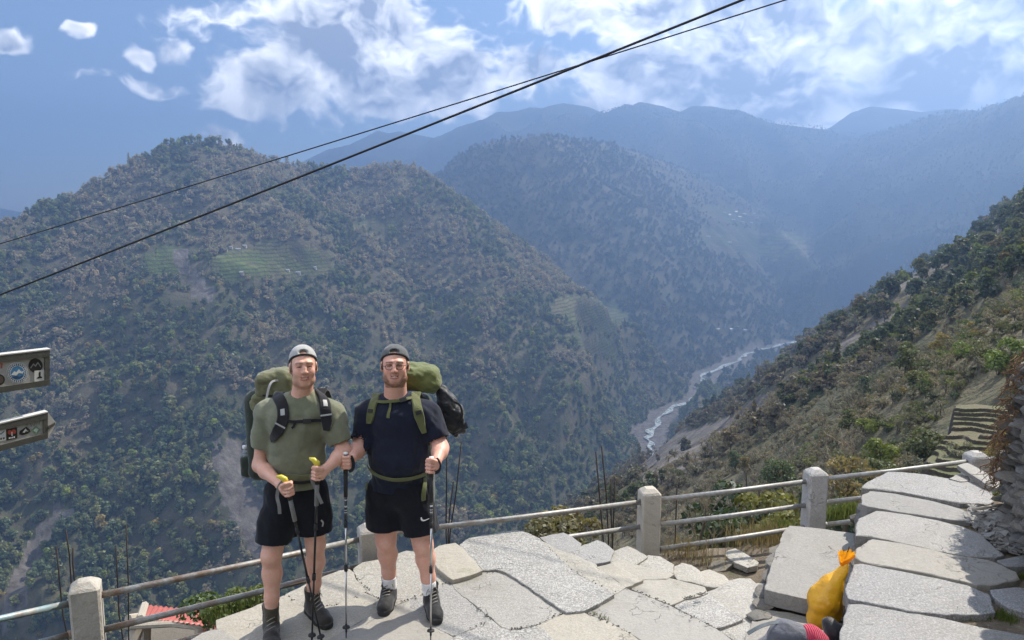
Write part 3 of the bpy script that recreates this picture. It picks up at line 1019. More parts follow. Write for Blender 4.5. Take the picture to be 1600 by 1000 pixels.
# the raised ground under the paving
_tout = [at_z(x, y, 0) for x, y in [(300, 1003), (345, 972), (413, 948), (450, 932), (505, 906), (548, 895), (565, 886), (635, 866), (690, 860), (720, 856), (810, 834), (826, 838), (846, 850), (884, 888), (915, 908), (950, 928), (935, 944), (914, 956), (955, 976), (1000, 1006), (1020, 1036), (1200, 1040), (1240, 1300), (300, 1300), (250, 1060)]]
M_BED = M_DIRT
terrace = block('terrace', [(p.x, p.y) for p in _tout], -3.4, -0.026, M_DIRT, kind='structure')
lay_slabs(terrace, 'paving_slab', TERRACE, 0.0, M_SLAB, 0.07, 10, tilt=0.008)
steps_ob = block('stone_steps', [(p.x, p.y) for p in [at_z(x, y, -.1) for x, y in [(835, 850), (862, 850), (930, 862), (990, 872), (1050, 894), (1100, 906), (1140, 918), (1192, 925), (1165, 1000), (1160, 1045), (1000, 1045), (930, 965)]]], -0.6, -0.19, M_DIRT, kind='structure')
lay_slabs(steps_ob, 'step_slab', STEPS, 0.0, M_SLAB, 0.12, 60, tilt=0.012)

# the path strip outside, between the steps and the railing
_pth = [(-1.6, 5.05), (-0.9, 5.55), (0.3, 6.25), (1.0, 6.62), (2.9, 6.86), (4.6, 7.12), (6.5, 7.4), (6.5, 4.5), (1.2, 4.9)]


def build_path():
    """uneven earth verge"""
    xs = np.linspace(-1.4, 6.5, 80); ys = np.linspace(4.8, 7.25, 34)
    X, Y = np.meshgrid(xs, ys)
    edge = 6.05 + 0.20 * X - 0.013 * X * X + 0.08 * perlin(X * 3, Y * 3, 5)
    Z = -0.43 + 0.025 * fbm(X * 3, Y * 3, 3, 7) - np.clip(Y - edge - 0.35, 0, 9) ** 1.3 * 2.6
    i = np.arange(X.size).reshape(X.shape)
    q = np.stack([i[:-1, :-1], i[:-1, 1:], i[1:, 1:], i[1:, :-1]], -1).reshape(-1, 4)
    return tag(link('path', fast_mesh('path', np.stack([X, Y, Z], -1).reshape(-1, 3), q), M_DIRT), kind='structure')


path = build_path()
_pb = block('path_bank', [(-1.3, 5.3), (0.4, 6.2), (2.9, 6.75), (6.4, 7.1), (6.4, 4.9), (-1.3, 4.9)], -3.4, -0.62, M_DIRT, kind='structure')

# loose slab lying on the verge
_w = [at_z(x, y, -0.36) for x, y in [(1136, 862), (1148, 859), (1160, 863), (1184, 878), (1182, 882), (1168, 885), (1150, 878), (1136, 868)]]
me, c = slab_mesh('loose_slab', _w, 0.05, 91, tilt=0.06)
o = link('loose_slab', me, M_SLAB); o.location = c
tag(o, 'small loose flagstone lying on the dirt below the railing', 'stone slab')
_w = [at_z(x, y, -0.40) for x, y in [(1108, 884), (1112, 877), (1128, 877), (1145, 882), (1132, 890), (1115, 891)]]
me, c = slab_mesh('broken_stone', _w, 0.07, 93, tilt=0.15)
o = link('broken_stone', me, M_RUBBLE); o.location = c
tag(o, 'dark broken stone on the dirt beside the loose flagstone', 'stone')

# ---------------------------------------------------------------- stone benches (rest ledges)
LOWER = [
    (0.06, [(1235, 822), (1285, 827), (1336, 835), (1334, 870), (1328, 910), (1321, 946), (1265, 936), (1230, 928), (1197, 920), (1203, 896), (1212, 868), (1226, 832)]),
    (-0.07, [(1186, 953), (1230, 958), (1265, 966), (1318, 975), (1312, 1010), (1308, 1060), (1140, 1050), (1172, 985)]),
]
UPPER = [
    [(1347, 761), (1358, 752), (1388, 737), (1410, 738), (1446, 742), (1486, 749), (1523, 754), (1536, 763), (1550, 767), (1551, 783), (1545, 787), (1500, 785), (1464, 779), (1410, 768), (1365, 762)],
    [(1349, 773), (1360, 767), (1399, 772), (1460, 783), (1500, 795), (1516, 803), (1514, 813), (1482, 811), (1421, 802), (1374, 794), (1356, 791), (1347, 788)],
    [(1340, 824), (1343, 811), (1370, 799), (1410, 804), (1464, 813), (1504, 823), (1532, 835), (1550, 853), (1566, 866), (1554, 869), (1518, 868), (1464, 859), (1410, 848), (1356, 837), (1338, 837)],
    [(1341, 856), (1364, 843), (1390, 847), (1442, 856), (1495, 868), (1544, 875), (1565, 883), (1586, 893), (1591, 903), (1547, 913), (1526, 913), (1495, 905), (1442, 894), (1390, 885), (1346, 877), (1339, 872)],
    [(1336, 883), (1346, 882), (1399, 892), (1460, 903), (1512, 915), (1544, 928), (1553, 954), (1539, 957), (1477, 959), (1416, 952), (1355, 940), (1327, 936), (1323, 924)],
    [(1327, 946), (1343, 945), (1407, 956), (1477, 968), (1530, 980), (1600, 992), (1660, 1010), (1640, 1060), (1306, 1060), (1314, 1000), (1320, 965)],
    [(1549, 921), (1574, 919), (1600, 919), (1645, 925), (1640, 965), (1600, 955), (1574, 948), (1556, 933)],
    [(1560, 876), (1600, 868), (1640, 872), (1640, 892), (1600, 884), (1574, 884)],
]
UZ = 0.40
bench = empty('stone_bench', at_z(1270, 900, -0.5))
tag(bench, 'low stone bench of pale slabs under the yellow bag', 'stone bench')
ubench = empty('stone_bench', at_z(1430, 860, -0.5))
tag(ubench, 'high stone ledge of long grey slabs beside the rock wall', 'stone bench')


def adopt(parent, obs):
    for o in obs:
        o.parent = parent
        o.matrix_parent_inverse = Matrix.Translation(-parent.location)


adopt(bench, lay_slabs(None, 'capstone', LOWER, 0.0, M_CAP, 0.11, 120, tilt=0.006))
adopt(ubench, lay_slabs(None, 'capstone', UPPER, UZ, M_CAP, 0.10, 140, tilt=0.008, bevel=0.006))
# leaning slab and fragment on top of the ledge, by the last post
_w = [at_z(x, y, UZ + 0.02) for x, y in [(1497, 737), (1511, 733), (1530, 740), (1561, 755), (1558, 765), (1545, 762), (1520, 749)]]
me, c = slab_mesh('tilted_slab', _w, 0.035, 171, tilt=0.0)
o = link('tilted_slab', me, M_CAP); o.location = c + Vector((0, 0, 0.035)); o.rotation_euler = (R(5), R(4), 0)
tag(o, 'thin slab lying tilted on the ledge end by the last post', 'stone slab')
_w = [at_z(x, y, UZ + 0.01) for x, y in [(1484, 748), (1498, 741), (1512, 744), (1514, 750), (1500, 752)]]
me, c = slab_mesh('stone_fragment', _w, 0.04, 172, tilt=0.05)
o = link('stone_fragment', me, M_CAP); o.location = c
tag(o, 'pale stone fragment beneath the tilted slab on the ledge', 'stone')


def lump(name, r, seed, material, parent=None, flat=0.7):
    """an angular stone"""
    rng = random.Random(seed)
    bm = bmesh.new()
    bmesh.ops.create_icosphere(bm, subdivisions=2, radius=1.0)
    planes = [(Vector((rng.uniform(-1, 1), rng.uniform(-1, 1), rng.uniform(-1, 1))).normalized(), rng.uniform(0.55, 0.85)) for _ in range(9)]
    for v in bm.verts:
        p = v.co.copy()
        for nn, d in planes:
            e = p.dot(nn) - d
            if e > 0:
                p -= nn * e
        p += p.normalized() * 0.06 * mnoise.noise(v.co * 2.3 + Vector((seed, 0, 0)))
        v.co = Vector((p.x * r[0], p.y * r[1], p.z * r[2]))
    me = bpy.data.meshes.new(name)
    bm.to_mesh(me); bm.free()
    return link(name, me, material, parent)


def masonry(parent, a, b, z0, z1, depth, seed, name='stone', course=0.12, mat_=None):
    """stones of a dry wall face from ground point a to b, laid in courses"""
    rng = random.Random(seed)
    a, b = Vector((a[0], a[1], 0)), Vector((b[0], b[1], 0))
    L = (b - a).length; d = (b - a).normalized(); ang = math.atan2(d.y, d.x)
    z = z0
    k = 0
    while z < z1 - 0.02:
        h = min(course * rng.uniform(0.75, 1.3), z1 - z)
        s = -rng.uniform(0, 0.15)
        while s < L:
            w = rng.uniform(0.14, 0.34)
            p = a + d * (s + w / 2)
            o = lump(name, (w * 0.62, depth * 0.5, h * 0.62), seed * 100 + k, mat_ or M_RUBBLE, parent)
            o.location = (p.x, p.y, z + h / 2)
            if parent is not None:
                o.matrix_parent_inverse = Matrix.Translation(-parent.location)
            o.rotation_euler = (rng.uniform(-.08, .08), rng.uniform(-.08, .08), ang + rng.uniform(-.12, .12))
            s += w
            k += 1
        z += h


def gxy(px, py, z):
    p = at_z(px, py, z)
    return (p.x, p.y)


# masonry under the ledges, a dark core behind it
_l = [gxy(1230, 836, 0), gxy(1328, 844, 0), gxy(1318, 946, 0), gxy(1206, 920, 0)]
o = block('bench_core', _l, -1.2, -0.055, M_DIRT); adopt(bench, [o])
_l2 = [gxy(1196, 958, -.1), gxy(1314, 975, -.1), gxy(1300, 1060, -.1), gxy(1160, 1050, -.1)]
o = block('bench_core', _l2, -1.2, -0.185, M_DIRT); adopt(bench, [o])
masonry(bench, gxy(1224, 842, 0), gxy(1188, 945, 0), -0.46, -0.05, 0.2, 3)
_u = [gxy(1362, 766, UZ), gxy(1392, 744, UZ), gxy(1560, 772, UZ), gxy(1700, 900, UZ), gxy(1700, 1060, UZ), gxy(1330, 1060, UZ), gxy(1338, 950, UZ)]
o = block('ledge_core', _u, -1.2, UZ - 0.04, M_DIRT); adopt(ubench, [o])
masonry(ubench, gxy(1356, 770, UZ), gxy(1326, 1040, UZ), -0.46, UZ - 0.10, 0.16, 5)
masonry(ubench, gxy(1362, 762, UZ), gxy(1550, 774, UZ), -0.46, UZ - 0.12, 0.2, 6)

# ---------------------------------------------------------------- railing
M_CONC = stone_material('whitewashed concrete', (0.52, 0.50, 0.47), (0.33, 0.31, 0.29), rough=0.85, grain=0.35)


def pipe_material():
    m, t, b = mat('weathered pipe')
    p = t.node('ShaderNodeNewGeometry').outputs['Position']
    n = t.noise(p, 7, 6, 0.7)
    rust = t.mapr(n, 0.42, 0.6)
    sep = t.node('ShaderNodeSeparateXYZ'); t.put(sep.inputs[0], p)
    left = t.mapr(sep.outputs[0], -2.4, 1.2, 0.85, 0.25)
    rust = t.math('MULTIPLY', rust, left, clamp=True)
    c = t.mix(t.mapr(t.noise(p, 30, 4, 0.6), 0.4, 0.6), (0.36, 0.36, 0.34), (0.27, 0.27, 0.26))
    c = t.mix(rust, c, (0.19, 0.115, 0.07))
    blue = t.math('MULTIPLY', t.mapr(sep.outputs[0], -2.75, -2.85), t.mapr(t.noise(p, 9, 3, 0.5), 0.40, 0.55))
    c = t.mix(t.math('MULTIPLY', blue, 0.7), c, (0.22, 0.36, 0.40))
    t.put(b.inputs['Base Color'], c)
    b.inputs['Metallic'].default_value = 0.25
    b.inputs['Roughness'].default_value = 0.5
    bp = t.node('ShaderNodeBump'); bp.inputs['Strength'].default_value = 0.3; bp.inputs['Distance'].default_value = 0.003
    t.put(bp.inputs['Height'], t.noise(p, 90, 4, 0.7)); t.put(b.inputs['Normal'], bp.outputs[0])
    return m


M_PIPE = pipe_material()
M_DARK = simple('dark iron', (0.03, 0.03, 0.03), 0.5, 0.6)
POSTS = [(132, 905, 4.55), (577, 818, 5.75), (1015, 761, 6.50), (1275, 731, 6.75), (1526, 705, 7.0), (-430, 1010, 3.4)]
railing = empty('pipe_railing', (1.2, 6.4, -0.5))
tag(railing, 'pipe railing between square concrete posts along the edge', 'railing')


def post_mesh(w, h, seed):
    """square concrete post with chamfered edges and a low pyramid cap"""
    bm = bmesh.new()
    hw = w / 2; ch = 0.014
    rng = random.Random(seed)

    def ring(s, z, c):
        return [bm.verts.new((x + rng.uniform(-.0015, .0015), y + rng.uniform(-.0015, .0015), z)) for x, y in
                ((-s + c, -s), (s - c, -s), (s, -s + c), (s, s - c), (s - c, s), (-s + c, s), (-s, s - c), (-s, -s + c))]
    R_ = [ring(hw, -h, ch), ring(hw, -0.5 * h, ch), ring(hw, -0.05, ch), ring(hw - 0.010, -0.035, ch), ring(hw * 0.45, -0.004, ch * .6), ring(hw * 0.2, 0.0, ch * .3)]
    for a, b in zip(R_[:-1], R_[1:]):
        for i in range(8):
            bm.faces.new((a[i], a[(i + 1) % 8], b[(i + 1) % 8], b[i]))
    bm.faces.new(R_[-1])
    bm.faces.new(R_[0][::-1])
    me = bpy.data.meshes.new('post'); bm.to_mesh(me); bm.free()
    return me


PW = {}
for i, (px, py, Y) in enumerate(POSTS):
    p = at_y(px, py, Y)
    o = link('post', post_mesh(0.172, 0.95, i), M_CONC, railing)
    o.location = p
    o.matrix_parent_inverse = Matrix.Translation(-railing.location)
    o.rotation_euler = (0, 0, [R(24), R(20), R(8), R(4), R(4), R(30)][i])
    PW[i] = p


def rod(name, pts, r, material, parent=None, n=10, smooth=True):
    V, Fq = tube(pts, [r] * len(pts) if not isinstance(r, (list, tuple)) else r, n)
    me = mesh(name, V, Fq, smooth)
    o = link(name, me, material, parent)
    if parent is not None:
        o.matrix_parent_inverse = Matrix.Translation(-parent.location)
    return o


RAILS = [((-250, 1020, 3.75), (112, 942, 4.52)), ((-250, 1085, 3.75), (112, 991, 4.52)),
         ((152, 931, 4.58), (566, 842, 5.74)), ((152, 986, 4.58), (566, 884, 5.74)), ((152, 1036, 4.58), (566, 926, 5.74)),
         ((588, 835, 5.78), (1004, 784, 6.48)), ((588, 880, 5.78), (1004, 822.5, 6.48)),
         ((1027, 781, 6.52), (1262, 752, 6.74)), ((1027, 820, 6.52), (1262, 789, 6.74)), ((1027, 858, 6.52), (1262, 823, 6.74)),
         ((1288, 748, 6.77), (1514, 721, 6.99)), ((1288, 785, 6.77), (1514, 756, 6.99)), ((1288, 820, 6.77), (1514, 790, 6.99)),
         ((1538, 719, 7.02), (1760, 690, 7.25))]
for a, b in RAILS:
    A, B = at_y(*a), at_y(*b)
    mid = A.lerp(B, 0.5) + Vector((0, 0, -0.006))
    rod('rail', [A, mid, B], 0.0215, M_PIPE, railing, 12)
    d = (B - A).normalized()
    for e, sg in ((A, 1), (B, -1)):
        rod('socket', [e - d * 0.01 * sg, e + d * 0.022 * sg], 0.027, M_DARK if abs(e.x - PW[2].x) < .3 else M_PIPE, railing, 12)

# ================================================================== people
class Field:
    """signed distance field on a grid; primitives are blended in, the surface is read out as one mesh"""
    def __init__(self, lo, hi, h):
        self.h = h
        self.lo = np.array(lo, float)
        n = np.ceil((np.array(hi) - self.lo) / h).astype(int) + 1
        self.D = np.full(n, 0.5, np.float32)
        self.n = n

    def box(self, lo, hi):
        a = np.clip(np.floor((np.array(lo) - self.lo) / self.h).astype(int), 0, self.n)
        b = np.clip(np.ceil((np.array(hi) - self.lo) / self.h).astype(int) + 1, 0, self.n)
        sl = tuple(slice(i, j) for i, j in zip(a, b))
        ax = [self.lo[k] + self.h * np.arange(a[k], b[k]) for k in range(3)]
        return sl, np.meshgrid(*ax, indexing='ij', sparse=True)

    def _merge(self, sl, d, k, op):
        c = self.D[sl]
        if c.size == 0:
            return
        d = d.astype(np.float32)
        if op == 'add':
            hh = np.maximum(k - np.abs(c - d), 0) / k
            self.D[sl] = np.minimum(c, d) - hh * hh * k * 0.25
        elif op == 'sub':
            hh = np.maximum(k - np.abs(c + d), 0) / k
            self.D[sl] = np.maximum(c, -d) + hh * hh * k * 0.25
        elif op == 'and':
            self.D[sl] = np.maximum(c, d)

    def cone(self, a, b, ra, rb, k=0.02, op='add'):
        a, b = np.array(a, float), np.array(b, float)
        pad = max(ra, rb) + k + 3 * self.h
        sl, (X, Y, Z) = self.box(np.minimum(a, b) - pad, np.maximum(a, b) + pad)
        ab = b - a
        t = np.clip(((X - a[0]) * ab[0] + (Y - a[1]) * ab[1] + (Z - a[2]) * ab[2]) / (ab @ ab + 1e-12), 0, 1)
        d = np.sqrt((X - a[0] - t * ab[0]) ** 2 + (Y - a[1] - t * ab[1]) ** 2 + (Z - a[2] - t * ab[2]) ** 2) - (ra + (rb - ra) * t)
        self._merge(sl, d, k, op)
        return self

    def chain(self, pts, rs, k=0.02, op='add'):
        for i in range(len(pts) - 1):
            self.cone(pts[i], pts[i + 1], rs[i], rs[i + 1], k, op)
        return self

    def ell(self, c, r, M=None, k=0.02, op='add'):
        c = np.array(c, float); r = np.array(r, float)
        pad = r.max() + k + 3 * self.h
        sl, (X, Y, Z) = self.box(c - pad, c + pad)
        X, Y, Z = X - c[0], Y - c[1], Z - c[2]
        if M is not None:
            M = np.asarray(M, float)
            X, Y, Z = (M[0, 0] * X + M[0, 1] * Y + M[0, 2] * Z, M[1, 0] * X + M[1, 1] * Y + M[1, 2] * Z, M[2, 0] * X + M[2, 1] * Y + M[2, 2] * Z)
        k0 = np.sqrt((X / r[0]) ** 2 + (Y / r[1]) ** 2 + (Z / r[2]) ** 2)
        k1 = np.sqrt((X / r[0] ** 2) ** 2 + (Y / r[1] ** 2) ** 2 + (Z / r[2] ** 2) ** 2) + 1e-9
        self._merge(sl, k0 * (k0 - 1) / k1, k, op)
        return self

    def rbox(self, c, half, rad, M=None, k=0.02, op='add'):
        c = np.array(c, float); half = np.array(half, float)
        pad = np.linalg.norm(half) + k + 3 * self.h
        sl, (X, Y, Z) = self.box(c - pad, c + pad)
        X, Y, Z = X - c[0], Y - c[1], Z - c[2]
        if M is not None:
            M = np.asarray(M, float)
            X, Y, Z = (M[0, 0] * X + M[0, 1] * Y + M[0, 2] * Z, M[1, 0] * X + M[1, 1] * Y + M[1, 2] * Z, M[2, 0] * X + M[2, 1] * Y + M[2, 2] * Z)
        qx, qy, qz = np.abs(X) - half[0] + rad, np.abs(Y) - half[1] + rad, np.abs(Z) - half[2] + rad
        d = np.sqrt(np.maximum(qx, 0) ** 2 + np.maximum(qy, 0) ** 2 + np.maximum(qz, 0) ** 2) + np.minimum(np.maximum(np.maximum(qx, qy), qz), 0) - rad
        self._merge(sl, d, k, op)
        return self

    def cut(self, p, n, lo=None, hi=None):
        """remove what lies on the n side of a plane, inside a box"""
        p = np.array(p, float); n = np.array(n, float); n /= np.linalg.norm(n)
        sl, (X, Y, Z) = self.box(self.lo if lo is None else lo, self.lo + self.n * self.h if hi is None else hi)
        d = (X - p[0]) * n[0] + (Y - p[1]) * n[1] + (Z - p[2]) * n[2]
        self._merge(sl, np.broadcast_to(d, self.D[sl].shape), 0.001, 'and')
        return self

    def wrinkle(self, amp, freq, seed=0, stretch=(1, 1, 1)):
        idx = np.argwhere(np.abs(self.D) < 0.03)
        P = self.lo + idx * self.h
        n = np.zeros(len(P))
        f = freq
        a = 1.0
        for o in range(3):
            s = np.array(stretch) * f
            n += a * (perlin(P[:, 0] * s[0] + P[:, 1] * s[1] * .8, P[:, 2] * s[2], seed + o) + perlin(P[:, 1] * s[1] + 3.1, P[:, 2] * s[2] + P[:, 0] * s[0] * .7, seed + 7 + o)) * 0.5
            f *= 2.1; a *= 0.5
        self.D[tuple(idx.T)] -= (amp * n).astype(np.float32)
        return self

    def surface(self):
        D = self.D; h = self.h
        S = D < 0
        nx, ny, nz = D.shape
        cs = np.zeros((nx - 1, ny - 1, nz - 1), np.int8)
        for i in (0, 1):
            for j in (0, 1):
                for k in (0, 1):
                    cs += S[i:nx - 1 + i, j:ny - 1 + j, k:nz - 1 + k]
        act = (cs > 0) & (cs < 8)
        ids = np.full(act.shape, -1, np.int64)
        cells = np.argwhere(act)
        ids[act] = np.arange(len(cells))
        acc = np.zeros((len(cells), 3)); cnt = np.zeros(len(cells))
        for ax in range(3):
            o1, o2 = [q for q in range(3) if q != ax]
            for i in (0, 1):
                for j in (0, 1):
                    off = np.zeros(3, int); off[o1] = i; off[o2] = j
                    p0 = cells + off
                    p1 = p0.copy(); p1[:, ax] += 1
                    d0 = D[tuple(p0.T)].astype(float); d1 = D[tuple(p1.T)].astype(float)
                    m = (d0 < 0) != (d1 < 0)
                    t = d0[m] / (d0[m] - d1[m])
                    q = p0[m].astype(float); q[:, ax] += t
                    acc[m] += q; cnt[m] += 1
        V = self.lo + (acc / np.maximum(cnt, 1)[:, None]) * h
        Fs = []
        for ax in range(3):
            sl0 = [slice(None)] * 3; sl1 = [slice(None)] * 3
            sl0[ax] = slice(0, -1); sl1[ax] = slice(1, None)
            a, b = S[tuple(sl0)], S[tuple(sl1)]
            e = np.argwhere(a != b)
            o1, o2 = (ax + 1) % 3, (ax + 2) % 3
            ok = (e[:, o1] > 0) & (e[:, o2] > 0) & (e[:, o1] < D.shape[o1] - 1) & (e[:, o2] < D.shape[o2] - 1)
            e = e[ok]
            q = []
            for da, db in ((-1, -1), (0, -1), (0, 0), (-1, 0)):
                c = e.copy(); c[:, o1] += da; c[:, o2] += db
                q.append(ids[tuple(c.T)])
            q = np.stack(q, 1)
            flip = ~S[tuple(e.T)]
            q[flip] = q[flip][:, ::-1]
            Fs.append(q)
        Q = np.concatenate(Fs)
        Q = Q[(Q >= 0).all(1)]
        # one smoothing pass keeps the facets from showing
        return V, Q


def relax(V, Q, it=1, lam=0.5):
    for _ in range(it):
        s = np.zeros_like(V); c = np.zeros(len(V))
        for a, b in ((0, 1), (1, 2), (2, 3), (3, 0)):
            np.add.at(s, Q[:, a], V[Q[:, b]]); np.add.at(c, Q[:, a], 1)
            np.add.at(s, Q[:, b], V[Q[:, a]]); np.add.at(c, Q[:, b], 1)
        V = V + lam * (s / np.maximum(c, 1)[:, None] - V)
    return V


def grown(name, field, material, parent, relax_it=1, tint=None):
    V, Q = field.surface()
    V = relax(V, Q, relax_it)
    origin = np.array(parent.location)
    me = fast_mesh(name, V - origin, Q)
    if tint is not None:
        a = me.color_attributes.new('tint', 'FLOAT_COLOR', 'POINT')
        a.data.foreach_set('color', np.concatenate([tint(V), np.ones((len(V), 1))], 1).astype(np.float32).ravel())
    o = link(name, me, material, parent)
    return o


def skin_material():
    m, t, b = mat('skin')
    a = t.node('ShaderNodeAttribute', attribute_name='tint').outputs['Color']
    p = t.node('ShaderNodeTexCoord').outputs['Object']
    n = t.noise(p, 38, 4, 0.6)
    c = t.mix(t.mapr(n, 0.35, 0.65, 0, 0.5), a, t.mix(1.0, a, (1.05, 0.72, 0.66), 'MULTIPLY'))
    t.put(b.inputs['Base Color'], c)
    b.inputs['Roughness'].default_value = 0.5
    b.inputs['Subsurface Weight'].default_value = 0.12
    b.inputs['Subsurface Radius'].default_value = (0.012, 0.005, 0.003)
    b.inputs['Subsurface Scale'].default_value = 0.6
    bp = t.node('ShaderNodeBump'); bp.inputs['Strength'].default_value = 0.15; bp.inputs['Distance'].default_value = 0.001
    t.put(bp.inputs['Height'], t.noise(p, 400, 3, 0.6)); t.put(b.inputs['Normal'], bp.outputs[0])
    return m


def cloth(name, col, rough=0.9, weave=420.0, var=0.18, bump=0.35, sheen=0.25):
    m, t, b = mat(name)
    p = t.node('ShaderNodeTexCoord').outputs['Object']
    n = t.noise(p, 14, 5, 0.6); f = t.noise(p, weave, 2, 0.5)
    c = t.mix(t.mapr(n, 0.3, 0.7), tuple(x * (1 - var) for x in col), tuple(x * (1 + var) for x in col))
    c = t.mix(t.mapr(f, 0.4, 0.65, 0, 0.25), c, tuple(min(1, x * 1.5 + .004) for x in col))
    t.put(b.inputs['Base Color'], c)
    b.inputs['Roughness'].default_value = rough
    b.inputs['Sheen Weight'].default_value = sheen
    b.inputs['Sheen Roughness'].default_value = 0.5
    b.inputs['Specular IOR Level'].default_value = 0.25
    bp = t.node('ShaderNodeBump'); bp.inputs['Strength'].default_value = bump; bp.inputs['Distance'].default_value = 0.010
    t.put(bp.inputs['Height'], t.math('ADD', t.noise(p, 20, 5, 0.6, 0.8), t.math('MULTIPLY', f, 0.2)))
    t.put(b.inputs['Normal'], bp.outputs[0])
    return m


M_SKIN = skin_material()
M_GREENTEE = cloth('olive grey jersey', (0.165, 0.172, 0.115))
M_NAVYTEE = cloth('navy jersey', (0.009, 0.012, 0.026), sheen=0.12)
M_SHORTS = cloth('black shorts cloth', (0.006, 0.007, 0.011), weave=600, sheen=0.1)
M_SOCKW = cloth('white sock rib', (0.72, 0.72, 0.72), weave=300)
M_SOCKO = cloth('olive wool sock', (0.06, 0.05, 0.03), weave=300)
M_BOOTA = cloth('brown black boot leather', (0.022, 0.018, 0.015), rough=0.65, weave=200, bump=0.5)
M_BOOTB = cloth('black boot fabric', (0.014, 0.014, 0.015), rough=0.7, weave=200, bump=0.5)
M_SOLE = simple('rubber sole', (0.018, 0.017, 0.016), 0.8, var=0.3, scale=60, bump=0.5)
M_TOE = simple('rubber toe cap', (0.055, 0.055, 0.055), 0.6, var=0.25, scale=60)
M_LACE = simple('lace cord', (0.26, 0.24, 0.20), 0.8)
M_LACEW = simple('pale lace cord', (0.55, 0.53, 0.48), 0.8)
M_CAPA = cloth('light grey cap cloth', (0.34, 0.34, 0.33), weave=250)
M_CAPB = cloth('dark grey cap cloth', (0.085, 0.09, 0.095), weave=250)
M_BAND = cloth('black band', (0.012, 0.012, 0.013), weave=250)
M_HAIRA = simple('dark blond hair', (0.13, 0.085, 0.05), 0.6, var=0.35, scale=180, bump=0.6, bscale=300)
M_HAIRB = simple('brown hair', (0.045, 0.028, 0.018), 0.6, var=0.35, scale=180, bump=0.6, bscale=300)
M_OLIVEBAG = cloth('olive pack nylon', (0.125, 0.125, 0.062), rough=0.7, weave=300, bump=0.6)
M_GREENBAG = cloth('bright olive pack nylon', (0.115, 0.135, 0.042), rough=0.7, weave=300, bump=0.6)
M_DKGREEN = cloth('dark green pack nylon', (0.022, 0.032, 0.022), rough=0.75, weave=300, bump=0.5)
M_BLACKBAG = cloth('black nylon', (0.012, 0.013, 0.016), rough=0.45, weave=300, bump=0.6)
M_STRAPK = cloth('black webbing', (0.014, 0.014, 0.017), weave=500)
M_STRAPG = cloth('olive webbing', (0.105, 0.115, 0.045), weave=500)
M_GREYWEB = cloth('grey webbing', (0.16, 0.16, 0.155), weave=500)
M_REFL = simple('silver grey patch', (0.36, 0.36, 0.35), 0.5)
M_ALU = simple('brushed aluminium', (0.52, 0.52, 0.52), 0.3, 0.85, var=0.05)
M_BLKMETAL = simple('black shaft', (0.018, 0.018, 0.018), 0.35, 0.3)
M_BLKRUB = simple('black grip rubber', (0.02, 0.02, 0.021), 0.75, bump=0.3)
M_YELLOW = simple('yellow plastic', (0.62, 0.52, 0.05), 0.45)
M_WHITEP = simple('white plastic', (0.72, 0.72, 0.70), 0.45)
M_EYE = simple('eye white', (0.55, 0.52, 0.5), 0.25)
M_IRIS = simple('iris', (0.03, 0.035, 0.045), 0.2)
M_TOOTH = simple('teeth', (0.85, 0.82, 0.76), 0.3)
M_WIRE = simple('thin frame metal', (0.10, 0.085, 0.07), 0.3, 0.6)


def V3(p):
    return np.array([p[0], p[1], p[2]], float)


def frame_to_cam(c, turn=0.0, pitch=0.0):
    """columns: image right, forward (to the viewer), up"""
    f = np.array([-c[0], -c[1], 0.0]); f /= np.linalg.norm(f)
    ca, sa = math.cos(turn), math.sin(turn)
    f = np.array([f[0] * ca - f[1] * sa, f[0] * sa + f[1] * ca, 0])
    r = np.array([-f[1], f[0], 0.0])
    u = np.array([0, 0, 1.0])
    cp, sp = math.cos(pitch), math.sin(pitch)
    f2 = f * cp + u * sp; u2 = u * cp - f * sp
    return np.stack([r, f2, u2])      # rows are the local axes


def fist(fd, hand, wrist, axis, side, size=1.0):
    """palm, four fingers closed round a pole through `hand`, thumb across them"""
    a = V3(axis); a /= np.linalg.norm(a)
    w = V3(hand) - V3(wrist); w -= a * (w @ a); w /= np.linalg.norm(w)
    s = np.cross(a, w) * side
    h = V3(hand)
    z = size
    fd.cone(V3(wrist), h - w * 0.030 * z - s * 0.004, 0.027 * z, 0.030 * z, 0.02)
    fd.cone(h - w * 0.026 * z + a * 0.022 * z - s * .006, h - w * 0.026 * z - a * 0.026 * z - s * .006, 0.0195 * z, 0.0185 * z, 0.018)

    def ring(th, up, rad=0.0235):
        return h + (w * math.cos(th) + s * math.sin(th)) * rad * z + a * up * z
    for i, (up, r, last) in enumerate(((0.032, 0.0095, -95), (0.011, 0.0100, -110), (-0.010, 0.0096, -105), (-0.030, 0.0085, -90))):
        th = [150, 95, 35, -30, last]
        rr = [0.026, 0.030, 0.027, 0.025, 0.024]
        pts = [ring(R(q), up + 0.002 * math.sin(k), x) for k, (q, x) in enumerate(zip(th, rr))]
        fd.chain(pts, [r * 1.12 * z, r * 1.12 * z, r * 1.05 * z, r * z, r * 0.9 * z], 0.0035)
    th = [ring(R(-150), 0.004, 0.026), ring(R(-105), 0.034, 0.030), ring(R(-45), 0.047, 0.030), ring(R(5), 0.046, 0.029)]
    fd.chain(th, [0.0145 * z, 0.013 * z, 0.0118 * z, 0.0098 * z], 0.004)


